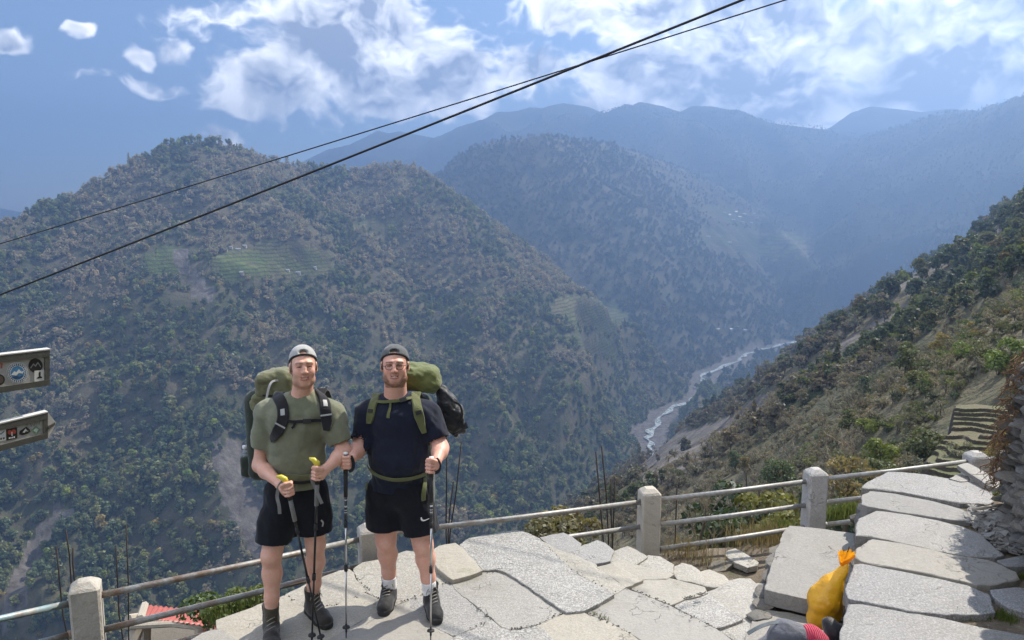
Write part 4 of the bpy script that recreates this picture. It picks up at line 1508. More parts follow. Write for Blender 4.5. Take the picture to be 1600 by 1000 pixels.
def head(fd, c, M, sc=(1, 1, 1), jaw=1.0):
    """skull, face and ears, in a head frame"""
    def L(x, y, z):
        return c + (M[0] * x * sc[0] + M[1] * y * sc[1] + M[2] * z * sc[2])

    def S(*r):
        return np.array(r) * np.array(sc)
    fd.ell(L(0, -.018, .038), S(.077, .097, .088), M, .02)
    fd.ell(L(0, .018, -.015), S(.067, .076, .092), M, .03)
    fd.ell(L(0, .030, -.072), S(.054 * jaw, .052, .044), M, .03)
    fd.ell(L(0, .066, -.100), S(.024 * jaw, .02, .018), M, .02)
    for q in (-1, 1):
        fd.ell(L(q * .037, .060, -.026), S(.027, .024, .026), M, .02)
        fd.ell(L(q * .049 * jaw, .005, -.080), S(.018, .03, .022), M, .02)
        fd.ell(L(q * .080, -.012, -.004), S(.010, .022, .034), M, .008)
        fd.ell(L(q * .084, -.008, -.002), S(.006, .012, .020), M, .003, 'sub')
    fd.chain([L(-.045, .074, .030), L(-.018, .088, .034), L(.018, .088, .034), L(.045, .074, .030)], [.010, .0115, .0115, .010], .014)
    for q in (-1, 1):
        fd.ell(L(q * .031, .094, .010), S(.016, .011, .0075), M, .010, 'sub')
        fd.chain([L(q * .017, .083, .0135), L(q * .031, .0875, .0165), L(q * .046, .078, .012)], [.0035, .0042, .0035], .004)
        fd.chain([L(q * .018, .082, .004), L(q * .031, .085, .0010), L(q * .045, .077, .0045)], [.0035, .0045, .0035], .005)
    fd.chain([L(0, .086, .026), L(0, .100, .004), L(0, .111, -.020)], [.0085, .0095, .0125], .012)
    for q in (-1, 1):
        fd.ell(L(q * .0125, .100, -.024), S(.009, .010, .008), M, .006)
        fd.ell(L(q * .007, .108, -.032), S(.0038, .005, .003), M, .002, 'sub')
    # lips, drawn up in a smile
    fd.chain([L(-.029, .079, -.050), L(-.013, .091, -.053), L(0, .094, -.0535), L(.013, .091, -.053), L(.029, .079, -.050)], [.003, .0045, .0048, .0045, .003], .005)
    fd.chain([L(-.027, .079, -.053), L(-.012, .0895, -.066), L(0, .091, -.068), L(.012, .0895, -.066), L(.027, .079, -.053)], [.003, .005, .0055, .005, .003], .005)
    fd.chain([L(-.024, .087, -.053), L(-.010, .098, -.0585), L(.010, .098, -.0585), L(.024, .087, -.053)], [.0016, .0040, .0040, .0016], .002, 'sub')
    return L


def person(spec):
    J = spec['J']
    W = {k: V3(at_y(*v)) for k, v in J.items()}
    base = empty('person', (W['pelvis'][0], W['pelvis'][1], 0))
    tag(base, spec['label'], 'person')
    b = spec['build']
    hc = W['head']
    M = frame_to_cam(hc, spec.get('turn', 0), R(6))
    lo = np.min([v for v in W.values()], 0) - 0.22; hi = np.max([v for v in W.values()], 0) + 0.22
    lo[2] = 0.03
    fd = Field(lo, hi, 0.0042)
    out = {'W': W, 'M': M, 'base': base}
    # torso
    up = np.array([0, 0, 1.0])
    Mt = frame_to_cam(W['chest'] * [0, 1, 1] + np.array([W['chest'][0] * spec.get('face', 0.5), 0, 0]))
    Ish = np.linalg.inv(np.eye(3))

    def torso(f, g=0.0, arms=True, cloth_=False):
        f.ell(W['chest'] - up * .005, (b['chest'][0] + g, b['chest'][1] + g, .185), Mt, .05)
        f.ell(W['belly'], (b['belly'][0] + g, b['belly'][1] + g, .20), Mt, .07)
        f.ell(W['pelvis'], (b['hip'][0] + g, b['hip'][1] + g, .155), Mt, .06)
        for q in 'RL':
            f.cone(W['neck'] - up * .035, W['sh' + q] - up * .01, .056 + g, b['delt'] * .92 + g, .05)
            f.cone(W['sh' + q], W['sh' + q] * .45 + W['el' + q] * .55, b['delt'] + g, b['arm'] + g, .04)
    torso(fd, -.020)
    for q in 'RL':
        s, e, w = W['sh' + q], W['el' + q], W['wr' + q]
        fd.chain([s, s * .45 + e * .55, e], [b['delt'], b['arm'], b['arm'] * .86], .03)
        m = e * .68 + w * .32
        fd.chain([e, m, w], [b['arm'] * .84, b['fore'], b['fore'] * .62], .03)
        fist(fd, W['ha' + q], w, spec['axis'][q](W), spec['side'][q], b.get('hand', 1.0))
        hp, k, a = W['hip' + q], W['kn' + q], W['an' + q]
        fd.chain([hp, hp * .5 + k * .5, k], [b['thigh'] * 1.08, b['thigh'] * .92, b['knee']], .04)
        c1 = k * .68 + a * .32
        back = np.array([0, 0.018, 0])
        fd.chain([k, c1 + back, k * .3 + a * .7 + back * .4, a], [b['knee'] * .96, b['calf'], b['calf'] * .72, b['ankle']], .03)
        fd.ell(k + np.array([0, -b['knee'] * .62, .004]), (b['knee'] * .6, b['knee'] * .5, b['knee'] * .75), None, .03)
    fd.cone(W['neck'] - up * .05, hc + M[1] * -.02 + M[2] * -.06, b['neck'] * 1.12, b['neck'], .04)
    L = head(fd, hc, M, b['headscale'], b['jaw'])
    Minv = np.asarray(M)

    def tint(V):
        q = (V - hc) @ Minv.T / np.array(b['headscale'])
        n = fbm(V[:, 0] * 90 + V[:, 1] * 60, V[:, 2] * 90, 2, 3)
        sk = np.array(spec['skin'])
        C = np.tile(sk, (len(V), 1)) * (1 + 0.05 * n[:, None])
        inhead = (q[:, 2] > -.14) & (np.abs(q[:, 0]) < .11) & (q[:, 1] > -.13) & (q[:, 1] < .14)

        def blend(mask, col):
            C[:] = C * (1 - mask[:, None]) + np.array(col) * mask[:, None]
        # ruddy cheeks and nose
        for cx, cy, cz, s, a in ((-.04, .07, -.02, .022, .35), (.04, .07, -.02, .022, .35), (0, .112, -.018, .014, .3)):
            d = ((q[:, 0] - cx) ** 2 + (q[:, 1] - cy) ** 2 + (q[:, 2] - cz) ** 2) / s ** 2
            blend(np.exp(-d) * a * inhead, sk * [1.1, .62, .58])
        # beard, thicker under the jaw
        be = np.clip((-.062 - q[:, 2]) / .02 + np.clip((np.abs(q[:, 0]) - .040) / .012, -1.2, 1.0), 0, 1)
        be *= (q[:, 2] > -.135) * (q[:, 2] < -.015) * (q[:, 1] > -.005)
        mous = np.exp(-((q[:, 2] + .041) / .006) ** 2) * (np.abs(q[:, 0]) < .028) * (q[:, 1] > .07)
        chin = np.exp(-((q[:, 2] + .100) / .018) ** 2) * np.exp(-(q[:, 0] / .035) ** 2) * (q[:, 1] > .02)
        be = np.clip(np.maximum(np.maximum(be, mous * .8), chin * .9), 0, 1) * inhead * spec['beard'] * (0.75 + 0.35 * n)
        blend(np.clip(be, 0, 1), spec['beardcol'])
        lips = np.exp(-((q[:, 2] + .0525 + np.where(q[:, 2] < -.058, .0145, 0)) / .0042) ** 2) * (np.abs(q[:, 0]) < .028) * (q[:, 1] > .078) * inhead
        blend(np.clip(lips, 0, .8), (0.36, 0.13, 0.11))
        mouth = (np.abs(q[:, 2] + .0575) < .0042) & (np.abs(q[:, 0]) < .022) & (q[:, 1] > .072) & (q[:, 1] < .0925)
        blend(mouth * inhead * .95, (0.10, 0.03, 0.025))
        for sx in (-1, 1):
            br = np.exp(-((q[:, 2] - .0335 + 0.18 * np.maximum(np.abs(q[:, 0] - sx * .030) - .012, 0)) / .0045) ** 2) * (np.abs(q[:, 0] - sx * .031) < .021) * (q[:, 1] > .066)
            blend(br * .8 * inhead, np.array(spec['haircol']) * 1.1)
            lid = np.exp(-(((q[:, 0] - sx * .031) / .0155) ** 4 + ((q[:, 2] - .0085) / .0048) ** 2)) * (q[:, 1] > .068)
            blend(lid * .92 * inhead, sk * [.16, .12, .12])
        # scalp under the cap, sideburns
        hairline = .088 - .5 * np.clip(.05 - q[:, 1], 0, .2) - np.where(q[:, 1] < -.01, .10, 0)
        hm = np.clip((q[:, 2] - hairline) / .006, 0, 1) * inhead * (np.abs(q[:, 0]) < .0765)
        blend(hm, spec['haircol'])
        sb = (np.abs(q[:, 0]) > .060) & (q[:, 1] > .005) & (q[:, 1] < .034) & (q[:, 2] > -.025)
        blend(sb * .9 * inhead, spec['haircol'])
        return np.clip(C, 0, 1)
    body = grown('body', fd, M_SKIN, base, 1, tint)
    out['body'] = body
    O = Vector(base.location)

    def child(name, me, m):
        o = link(name, me, m, base)
        return o
    # eyes
    for q in (-1, 1):
        c = Vector(L(q * .031, .0735, .0095)) - O
        bm = bmesh.new(); bmesh.ops.create_uvsphere(bm, u_segments=14, v_segments=10, radius=.0118)
        me = bpy.data.meshes.new('eye'); bm.to_mesh(me); bm.free()
        e = child('eye', me, M_EYE); e.location = c
        bm = bmesh.new(); bmesh.ops.create_uvsphere(bm, u_segments=12, v_segments=8, radius=.0058)
        me = bpy.data.meshes.new('iris'); bm.to_mesh(me); bm.free()
        ir = link('iris', me, M_IRIS, e); ir.location = Vector(M[1]) * .0075
    # teeth
    ft = Field(hc - .13, hc + .13, .003)
    ft.chain([L(-.019, .081, -.0545), L(0, .0925, -.0575), L(.019, .081, -.0545)], [.0025, .0042, .0025], .003)
    grown('teeth', ft, M_TOOTH, base, 1)
    # hair: close to the skull below the cap, open at the face
    fh = Field(hc - .2, hc + .2, .004)
    s3 = np.array(b['headscale'])
    fh.ell(L(0, -.022, .034), np.array([.0815, .099, .090]) * s3, M, .01)
    fh.ell(L(0, -.045, -.035), np.array([.072, .066, .050 + spec['hairlen']]) * s3, M, .03)
    fh.cut(L(0, .030, .075), M[1] * 1.0 + M[2] * .25)
    for q in (-1, 1):
        fh.ell(L(q * .088, -.004, -.012), np.array([.030, .036, .052]) * s3, M, .006, 'sub')
    fh.ell(L(0, .075, -.04), np.array([.075, .085, .085]) * s3, M, .01, 'sub')
    fh.wrinkle(.003, 60, 5, (1, 1, .4))
    grown('hair', fh, spec['hairmat'], base, 1)
    # cap worn backwards
    fc = Field(hc - .24, hc + .24, .004)
    fc.ell(L(0, -.020, .046), np.array([.0865, .106, .094]) * s3, M, .01)
    fc.cut(L(0, .08, .084 + spec.get('capup', 0)), -M[2] * 1.0 + M[1] * .55)
    fc.ell(L(0, .080, .100 + spec.get('capup', 0)), np.array([.036, .040, .020]) * s3, M, .004, 'sub')
    cap = grown('cap', fc, spec['capmat'], base, 1)
    fb = Field(hc - .24, hc + .24, .004)
    fb.ell(L(0, -.020, .044), np.array([.0880, .1075, .094]) * s3, M, .01)
    fb.cut(L(0, .08, .0825 + spec.get('capup', 0)), -M[2] * 1.0 + M[1] * .55)
    fb.cut(L(0, .08, .0965 + spec.get('capup', 0)), M[2] * 1.0 - M[1] * .55)
    bd = grown('band', fb, M_BAND, base, 0)
    bd.parent = cap
    fv = Field(hc - .34, hc + .34, .005)
    fv.ell(L(0, -.135, .0), np.array([.082, .075, .008]) * s3, np.stack([M[0], M[1] * .90 + M[2] * .43, M[2] * .90 - M[1] * .43]), .004)
    vz = grown('visor', fv, spec['capmat'], base, 1); vz.parent = cap
    # shirt
    fs = Field(lo, hi, .0062)
    torso(fs, .015)
    for q in 'RL':
        s, e = W['sh' + q], W['el' + q]
        d = (e - s) / np.linalg.norm(e - s)
        hem = s + d * spec['sleeve'][q]
        fs.chain([s, hem + d * .03], [b['delt'] + .010, b['arm'] + .015], .03)
    fs.wrinkle(.019, 7.5, spec['seed'], (1, 1, .8))
    fs.D -= .005
    for q in 'RL':
        s, e, w = W['sh' + q], W['el' + q], W['wr' + q]
        d = (e - s) / np.linalg.norm(e - s)
        hem = s + d * spec['sleeve'][q]
        bx0 = hem - .16; bx1 = hem + .16
        sgn = -1 if q == 'R' else 1
        cxm = W['chest'][0] + sgn * (b['chest'][0] + .022)
        if sgn < 0: bx1[0] = min(bx1[0], cxm)
        else: bx0[0] = max(bx0[0], cxm)
        fs.cut(hem, d, bx0, bx1)
        fs.cone(hem - d * .03, hem + d * .1, b['arm'] + .011, b['arm'] + .011, .004, 'sub')
    fs.cone(W['neck'] + up * .055 + np.array([0, -.035, 0]), hc, b['neck'] * 1.12, b['neck'] * 1.5, .01, 'sub')
    fs.cut(W['hem'], -up + np.array([0, .0, 0]))
    shirt = grown('shirt', fs, spec['shirt'], base, 2)
    out['shirt'] = shirt
    # collar ring
    # shorts
    fp = Field(np.minimum(W['pelvis'], np.minimum(W['knR'], W['knL'])) - .3, W['pelvis'] + .35, .0062)
    fp.ell(W['pelvis'], (b['hip'][0] + .012, b['hip'][1] + .014, .16), Mt, .03)
    for q in 'RL':
        hp, k = W['hip' + q], W['kn' + q]
        hm = hp + (k - hp) * spec['hemt'][q]
        fp.chain([hp + up * .03, hp * .5 + hm * .5, hm + (k - hp) * .08], [b['thigh'] * 1.12 + .014, b['thigh'] + .024, b['thigh'] * .92 + spec['loose']], .035)
    fp.wrinkle(.018, 8.0, spec['seed'] + 3, (1, 1, .45))
    for q in 'RL':
        hp, k = W['hip' + q], W['kn' + q]
        hm = hp + (k - hp) * spec['hemt'][q]
        d = (k - hp) / np.linalg.norm(k - hp)
        mid = (W['knR'] + W['knL']) / 2
        bl = hm - .25; bh = hm + .25
        if q == 'R': bh[0] = mid[0]
        else: bl[0] = mid[0]
        fp.cut(hm, d * .8 - up * .45, bl, bh)
        fp.cone(hm - d * .04, hm + d * .1, b['thigh'] * .82 + .006, b['knee'] + .02, .004, 'sub')
    out['shorts'] = grown('shorts', fp, M_SHORTS, base, 2)
    # socks and boots
    for q in 'RL':
        k, a = W['kn' + q], W['an' + q]
        heel, toe = V3(at_z(*spec['foot'][q][0], 0.0)), V3(at_z(*spec['foot'][q][1], 0.0))
        fdv = toe - heel; ln = np.linalg.norm(fdv); fdv /= ln
        sd = np.array([-fdv[1], fdv[0], 0])
        sh = (k - a) / np.linalg.norm(k - a)
        fk = Field(a - .2, a + .25, .005)
        fk.cone(a - sh * .05, a + sh * spec['sock'], b['ankle'] + .003, b['ankle'] + .007, .01)
        fk.cut(a + sh * spec['sock'], sh)
        grown('sock', fk, spec['sockmat'], base, 1)
        A0 = heel + fdv * .065
        bo = Field(np.minimum(heel, toe) - .14, np.maximum(heel, toe) + [.14, .14, .30], .005)
        P = lambda x, z, y=0.0: heel + fdv * x * (ln / .30) + sd * y + up * z
        bo.chain([P(.045, .052), P(.11, .058), P(.19, .050), P(.245, .040)], [.044, .046, .044, .039], .03)
        bo.cone(P(.065, .075), np.array([a[0], a[1], 0]) * .55 + P(.070, 0) * .45 + up * .215, .048, .055, .035)
        bo.ell(P(.235, .040), (.046, .046, .034), None, .03)
        bo.cut(P(0, .030), -up)
        topc = np.array([a[0], a[1], 0]) * .55 + P(.070, 0) * .45 + up * .185
        bo.cut(topc, up + fdv * .12)
        bo.cone(topc - up * .05, topc + up * .08, b['ankle'] + .005, b['ankle'] + .008, .004, 'sub')
        bo.wrinkle(.0025, 22, 9)
        boot = grown('boot', bo, spec['bootmat'], base, 1)
        so = Field(np.minimum(heel, toe) - .1, np.maximum(heel, toe) + .12, .005)
        so.chain([P(.040, .02), P(.11, .02), P(.19, .02), P(.25, .024)], [.048, .045, .050, .044], .02)
        so.cut(P(0, .036), up); so.cut(P(0, .001), -up)
        s_ = grown('sole', so, M_SOLE, base, 0); s_.parent = boot
        tc_ = Field(np.minimum(heel, toe) - .1, np.maximum(heel, toe) + .12, .005)
        tc_.ell(P(.243, .040), (.0475, .0475, .030), None, .01)
        tc_.cut(P(.240, 0), -fdv); tc_.cut(P(0, .031), -up); tc_.cut(P(0, .058), up)
        s_ = grown('toe_cap', tc_, M_TOE, base, 0); s_.parent = boot
        # laces zigzag up the tongue
        for i in range(6):
            t_ = i / 5
            x, z = .185 - .085 * t_, .092 + .070 * t_
            wd = .026 - .004 * t_
            z += .004
            p0, p1 = P(x, z, -wd), P(x - .012, z + .012, wd)
            mid = (p0 + p1) / 2 + fdv * .010 + up * .008
            V, Fq = tube([p0 - V3(O), mid - V3(O), p1 - V3(O)], [.0032] * 3, 6)
            lc = link('lace', mesh('lace', V, Fq, True), spec['lace'], boot)
        for sg in (-1, 1):
            p0 = P(.098, .172)
            pts = [p0, p0 + fdv * .02 + sd * sg * .02 + up * .006, p0 + fdv * .028 + sd * sg * .035 - up * .01, p0 + fdv * .025 + sd * sg * .042 - up * .035]
            V, Fq = tube([p - V3(O) for p in pts], [.0024] * 4, 6)
            link('lace', mesh('lace', V, Fq, True), spec['lace'], boot)
    return out


def axis_to(tip):
    return lambda W: None


TIPS = {'A1': (505, 1012), 'A2': (487, 1010), 'B1': (541, 998), 'B2': (673, 1004)}
TIPW = {k: V3(at_z(x, y, 0.0)) for k, (x, y) in TIPS.items()}

SPEC_A = dict(
    label='person in olive green t-shirt, pale grey backwards cap and black shorts', seed=3, turn=R(4), face=0.55,
    J={'pelvis': (462, 768, 4.66), 'belly': (464, 715, 4.65), 'chest': (467, 662, 4.66), 'neck': (471, 617, 4.67), 'head': (474, 574, 4.62), 'hem': (464, 761, 4.62),
       'shR': (419, 647, 4.68), 'elR': (406, 727, 4.64), 'wrR': (438, 757, 4.40), 'haR': (450, 765, 4.345),
       'shL': (516, 647, 4.68), 'elL': (538, 706, 4.62), 'wrL': (509, 733, 4.43), 'haL': (496, 740, 4.385),
       'hipR': (441, 782, 4.63), 'hipL': (486, 778, 4.68), 'knR': (424, 868, 4.53), 'knL': (493, 851, 4.69), 'anR': (424, 962, 4.53), 'anL': (489, 938, 4.78)},
    build=dict(chest=(.176, .120), belly=(.150, .106), hip=(.165, .118), delt=.062, arm=.050, fore=.043, thigh=.088, knee=.060, calf=.058, ankle=.040, neck=.060, headscale=(.97, .97, 1.0), jaw=1.0, hand=1.0),
    axis={'R': lambda W: W['haR'] - TIPW['A1'], 'L': lambda W: W['haL'] - TIPW['A2']}, side={'R': 1, 'L': -1},
    skin=(0.66, 0.40, 0.30), beard=.35, beardcol=(0.24, 0.14, 0.085), haircol=(0.13, 0.085, 0.05), hairmat=M_HAIRA, hairlen=.018, capmat=M_CAPA,
    shirt=M_GREENTEE, sleeve={'R': .215, 'L': .195}, hemt={'R': .76, 'L': .70}, loose=.030, sock=.062, sockmat=M_SOCKO, bootmat=M_BOOTA, lace=M_LACE,
    foot={'R': ((424, 968), (425, 1034)), 'L': ((482, 953), (516, 987))})
SPEC_B = dict(
    label='person in navy t-shirt with glasses, dark backwards cap and short beard', seed=8, turn=R(-2), face=0.4,
    J={'pelvis': (625, 768, 4.84), 'belly': (624, 712, 4.81), 'chest': (622, 662, 4.83), 'neck': (618, 619, 4.84), 'head': (617, 572, 4.79), 'hem': (624, 763, 4.80),
       'shR': (579, 647, 4.85), 'elR': (560, 700, 4.74), 'wrR': (550, 715, 4.58), 'haR': (540, 722, 4.545),
       'shL': (666, 647, 4.85), 'elL': (689, 700, 4.78), 'wrL': (682, 720, 4.60), 'haL': (674, 729, 4.565),
       'hipR': (603, 780, 4.84), 'hipL': (648, 780, 4.84), 'knR': (603, 845, 4.82), 'knL': (661, 851, 4.80), 'anR': (609, 915, 4.93), 'anL': (672, 925, 4.84)},
    build=dict(chest=(.186, .134), belly=(.176, .140), hip=(.186, .136), delt=.067, arm=.056, fore=.048, thigh=.098, knee=.064, calf=.062, ankle=.042, neck=.068, headscale=(1.04, 1.02, 1.0), jaw=1.1, hand=1.04),
    axis={'R': lambda W: W['haR'] - TIPW['B1'], 'L': lambda W: W['haL'] - TIPW['B2']}, side={'R': 1, 'L': -1},
    skin=(0.66, 0.39, 0.30), beard=.92, beardcol=(0.14, 0.078, 0.052), haircol=(0.045, 0.028, 0.018), hairmat=M_HAIRB, hairlen=.0, capmat=M_CAPB,
    shirt=M_NAVYTEE, sleeve={'R': .185, 'L': .185}, hemt={'R': .66, 'L': .70}, loose=.042, sock=.085, sockmat=M_SOCKW, bootmat=M_BOOTB, lace=M_LACE,
    foot={'R': ((611, 934), (598, 966)), 'L': ((671, 944), (684, 979))})
PA = person(SPEC_A)
PB = person(SPEC_B)


# glasses of the second hiker
def build_glasses():
    W, M, base = PB['W'], PB['M'], PB['base']
    hc = W['head']; s = SPEC_B['build']['headscale']
    O = V3(base.location)

    def L(x, y, z):
        return hc + M[0] * x * s[0] + M[1] * y * s[1] + M[2] * z * s[2] - O
    g = empty('glasses'); g.parent = base
    for q in (-1, 1):
        pts = [L(q * .032 + .0215 * math.cos(w), .0985, .004 + .0175 * math.sin(w)) for w in np.linspace(0, 2 * math.pi, 22)]
        V, Fq = tube(pts, [.0021] * 22, 6)
        link('rim', mesh('rim', V, Fq, True), M_WIRE, g)
        V, Fq = tube([L(q * .053, .0985, .010), L(q * .074, .090, .011), L(q * .083, .02, .010), L(q * .083, -.012, .006)], [.0019] * 4, 6)
        link('temple', mesh('temple', V, Fq, True), M_WIRE, g)
    V, Fq = tube([L(-.0105, .0985, .007), L(0, .103, .010), L(.0105, .0985, .007)], [.002] * 3, 6)
    link('bridge', mesh('bridge', V, Fq, True), M_WIRE, g)


build_glasses()

# ================================================================== gear worn and held
def bvh_of(o):
    me = o.data
    Mw = Matrix.Translation(o.parent.location) if o.parent else Matrix()
    return BVHTree.FromPolygons([Mw @ v.co for v in me.vertices], [tuple(p.vertices) for p in me.polygons])


def ribbon(name, P, N, width, thick, material, parent, taper=None):
    """webbing: a band with thickness along points P with surface normals N (world)"""
    V, Fq = [], []
    n = len(P)
    O = Vector(parent.location)
    for i in range(n):
        t = (P[min(i + 1, n - 1)] - P[max(i - 1, 0)]).normalized()
        w = t.cross(N[i]).normalized() * (width[i] if isinstance(width, list) else width) * 0.5
        u = N[i].normalized() * thick * 0.5
        p = P[i] - O
        V += [p - w - u * .6, p + w - u * .6, p + w + u * .4, p + w * .86 + u, p - w * .86 + u, p - w + u * .4]
    for i in range(n - 1):
        for k in range(6):
            Fq.append((i * 6 + k, i * 6 + (k + 1) % 6, (i + 1) * 6 + (k + 1) % 6, (i + 1) * 6 + k))
    Fq.append(tuple(range(5, -1, -1))); Fq.append(tuple((n - 1) * 6 + k for k in range(6)))
    return link(name, mesh(name, V, Fq, False), material, parent)


def spline(pts, m=8):
    out = []
    n = len(pts)
    for i in range(n - 1):
        p0, p1, p2, p3 = pts[max(i - 1, 0)], pts[i], pts[i + 1], pts[min(i + 2, n - 1)]
        for j in range(m):
            t = j / m
            out.append(0.5 * (2 * p1 + (p2 - p0) * t + (2 * p0 - 5 * p1 + 4 * p2 - p3) * t * t + (3 * p1 - p0 - 3 * p2 + p3) * t ** 3))
    out.append(pts[-1])
    return out


def on_body(bvh, pix, lift=0.006):
    """lay a traced line on the surface of the clothing"""
    P, N = [], []
    pts = spline([Vector((x, y, 0)) for x, y in pix], 8)
    C = Vector((0, 0, CAMZ))
    for q in pts:
        d = Vector(pix_ray(q.x, q.y))
        loc, nr, idx, dist = bvh.ray_cast(C, d)
        if loc is None:
            continue
        if nr.dot(d) > 0: nr = -nr
        P.append(loc + nr * lift); N.append(nr)
    # even the line out
    for _ in range(3):
        P = [P[0]] + [(P[i - 1] + P[i] * 2 + P[i + 1]) / 4 for i in range(1, len(P) - 1)] + [P[-1]]
        N = [N[0]] + [((N[i - 1] + N[i] * 2 + N[i + 1]) / 4).normalized() for i in range(1, len(N) - 1)] + [N[-1]]
    return P, N


def over_shoulder(P, N, back=0.17, rise=0.0):
    """carry the start of a strap over the shoulder to the pack"""
    p = P[0]
    ext = [p + Vector((0, back, -0.07)), p + Vector((0, back * .62, -0.012 + rise)), p + Vector((0, back * .3, 0.008 + rise))]
    en = [Vector((0, .5, 1)).normalized(), Vector((0, .2, 1)).normalized(), Vector((0, -.25, 1)).normalized()]
    return ext + P, en + N


def trekking_pole(top_hand, tip, label, style, strap_pts):
    h, t = Vector(top_hand), Vector(tip)
    a = (h - t).normalized()
    base = empty('trekking_pole', t)
    tag(base, label, 'trekking pole', 'trekking poles held by the two hikers')
    Lg = (h - t).length

    def seg(name, s0, s1, r0, r1, m, n=12, par=base):
        V, Fq = tube([a * s0, a * (s0 * .5 + s1 * .5), a * s1], [r0, (r0 + r1) / 2, r1], n)
        return link(name, mesh(name, V, Fq, True), m, par)
    seg('tip', 0.0, 0.045, .0028, .0045, M_BLKMETAL)
    seg('tip_sleeve', 0.045, 0.10, .0068, .0060, M_BLKRUB)
    bk = seg('basket', .072, .080, .024, .022, M_BLKRUB, 16)
    if style == 'A':
        seg('lower_shaft', .095, .46, .0055, .0058, M_BLKMETAL)
        seg('middle_shaft', .45, .78, .0068, .0070, M_BLKMETAL)
        seg('upper_shaft', .77, Lg - .16, .0082, .0085, style_mat)
        grip = seg('grip', Lg - .20, Lg - .06, .0125, .0130, M_GREYWEB)
        seg('grip_core', Lg - .065, Lg + .055, .0140, .0150, M_BLKRUB)
        # yellow beaked grip head
        s = a.cross(Vector((0, 1, 0))).normalized()
        V, Fq = tube([a * (Lg + .045), a * (Lg + .066) + s * .006, a * (Lg + .084) + s * .026, a * (Lg + .092) + s * .052], [.0165, .0185, .0150, .005], 12)
        hd = link('grip_head', mesh('grip_head', V, Fq, True), M_YELLOW, base)
        cl = (.455, .775)
    else:
        seg('lower_shaft', .095, .46, .0055, .0058, M_ALU)
        seg('middle_shaft', .45, .74, .0068, .0070, M_ALU)
        seg('upper_shaft', .73, Lg - .20, .0082, .0085, style_mat)
        seg('grip', Lg - .22, Lg - .06, .0120, .0130, M_BLKRUB)
        seg('grip_core', Lg - .065, Lg + .050, .0140, .0165, M_BLKRUB)
        seg('grip_head', Lg + .050, Lg + .062, .0175, .0130, M_WHITEP)
        cl = (.455, .735)
    for c in cl:
        k = seg('clamp', c - .018, c + .022, .0115, .0105, M_BLKRUB)
        lv = a.cross(Vector((1, 0, 0))).normalized()
        V, Fq = tube([a * (c - .008) + lv * .010, a * (c + .012) + lv * .0155], [.005, .005], 8)
        link('lever', mesh('lever', V, Fq, True), M_ALU if style == 'A' else M_WHITEP, k)
    if strap_pts:
        P = spline([Vector(p) for p in strap_pts], 6)
        N = [Vector((0.1, -1, 0.1)).normalized()] * len(P)
        ribbon('wrist_strap', P, N, .020, .003, M_GREYWEB if style == 'A' else M_STRAPK, base)
    return base


def printed_shaft(name, ground, mark, lo, hi):
    m, t, b = mat(name)
    oc = t.node('ShaderNodeTexCoord').outputs['Object']
    sep = t.node('ShaderNodeSeparateXYZ'); t.put(sep.inputs[0], oc)
    n = t.noise(t.mapping(oc, scale=(1, 1, 70)), 1.0, 1, 0.5)
    band = t.math('MULTIPLY', t.math('GREATER_THAN', sep.outputs[2], lo), t.math('LESS_THAN', sep.outputs[2], hi))
    mk = t.math('MULTIPLY', t.math('GREATER_THAN', n, 0.52), band)
    t.put(b.inputs['Base Color'], t.mix(mk, ground, mark))
    b.inputs['Roughness'].default_value = 0.4
    return m


WA, WB = PA['W'], PB['W']
style_mat = printed_shaft('shaft with yellow print', (0.02, 0.02, 0.02), (0.55, 0.50, 0.12), 0.55, 0.74)


def vv(px, py, Y):
    return Vector(at_y(px, py, Y))


trekking_pole(WA['haR'], TIPW['A1'], 'black trekking pole with yellow grip, slanting from hand by the hip of the olive-shirted person', 'A',
              [vv(446, 750, 4.35), vv(437, 758, 4.36), vv(433, 775, 4.36), vv(436, 790, 4.34), vv(437, 803, 4.34)])
trekking_pole(WA['haL'], TIPW['A2'], 'black upright trekking pole with yellow grip beside the slanting one', 'A',
              [vv(490, 733, 4.37), vv(487, 748, 4.38), vv(494, 765, 4.38), vv(499, 778, 4.37), vv(503, 787, 4.37)])
style_mat = printed_shaft('dark shaft with white print', (0.025, 0.026, 0.03), (0.5, 0.5, 0.5), 0.80, 0.92)
trekking_pole(WB['haR'], TIPW['B1'], 'silver trekking pole standing between the two people', 'B',
              [vv(548, 712, 4.53), vv(552, 722, 4.54), vv(551, 733, 4.53), vv(545, 737, 4.53)])
trekking_pole(WB['haL'], TIPW['B2'], 'silver trekking pole in front of the white-marked shorts of the navy-shirted person', 'B',
              [vv(682, 716, 4.56), vv(687, 726, 4.57), vv(685, 736, 4.56), vv(679, 739, 4.55)])


# ------------------------------------------------------------------ backpacks
def pack(label, pos, M):
    b = empty('backpack', pos)
    return tag(b, label, 'backpack')


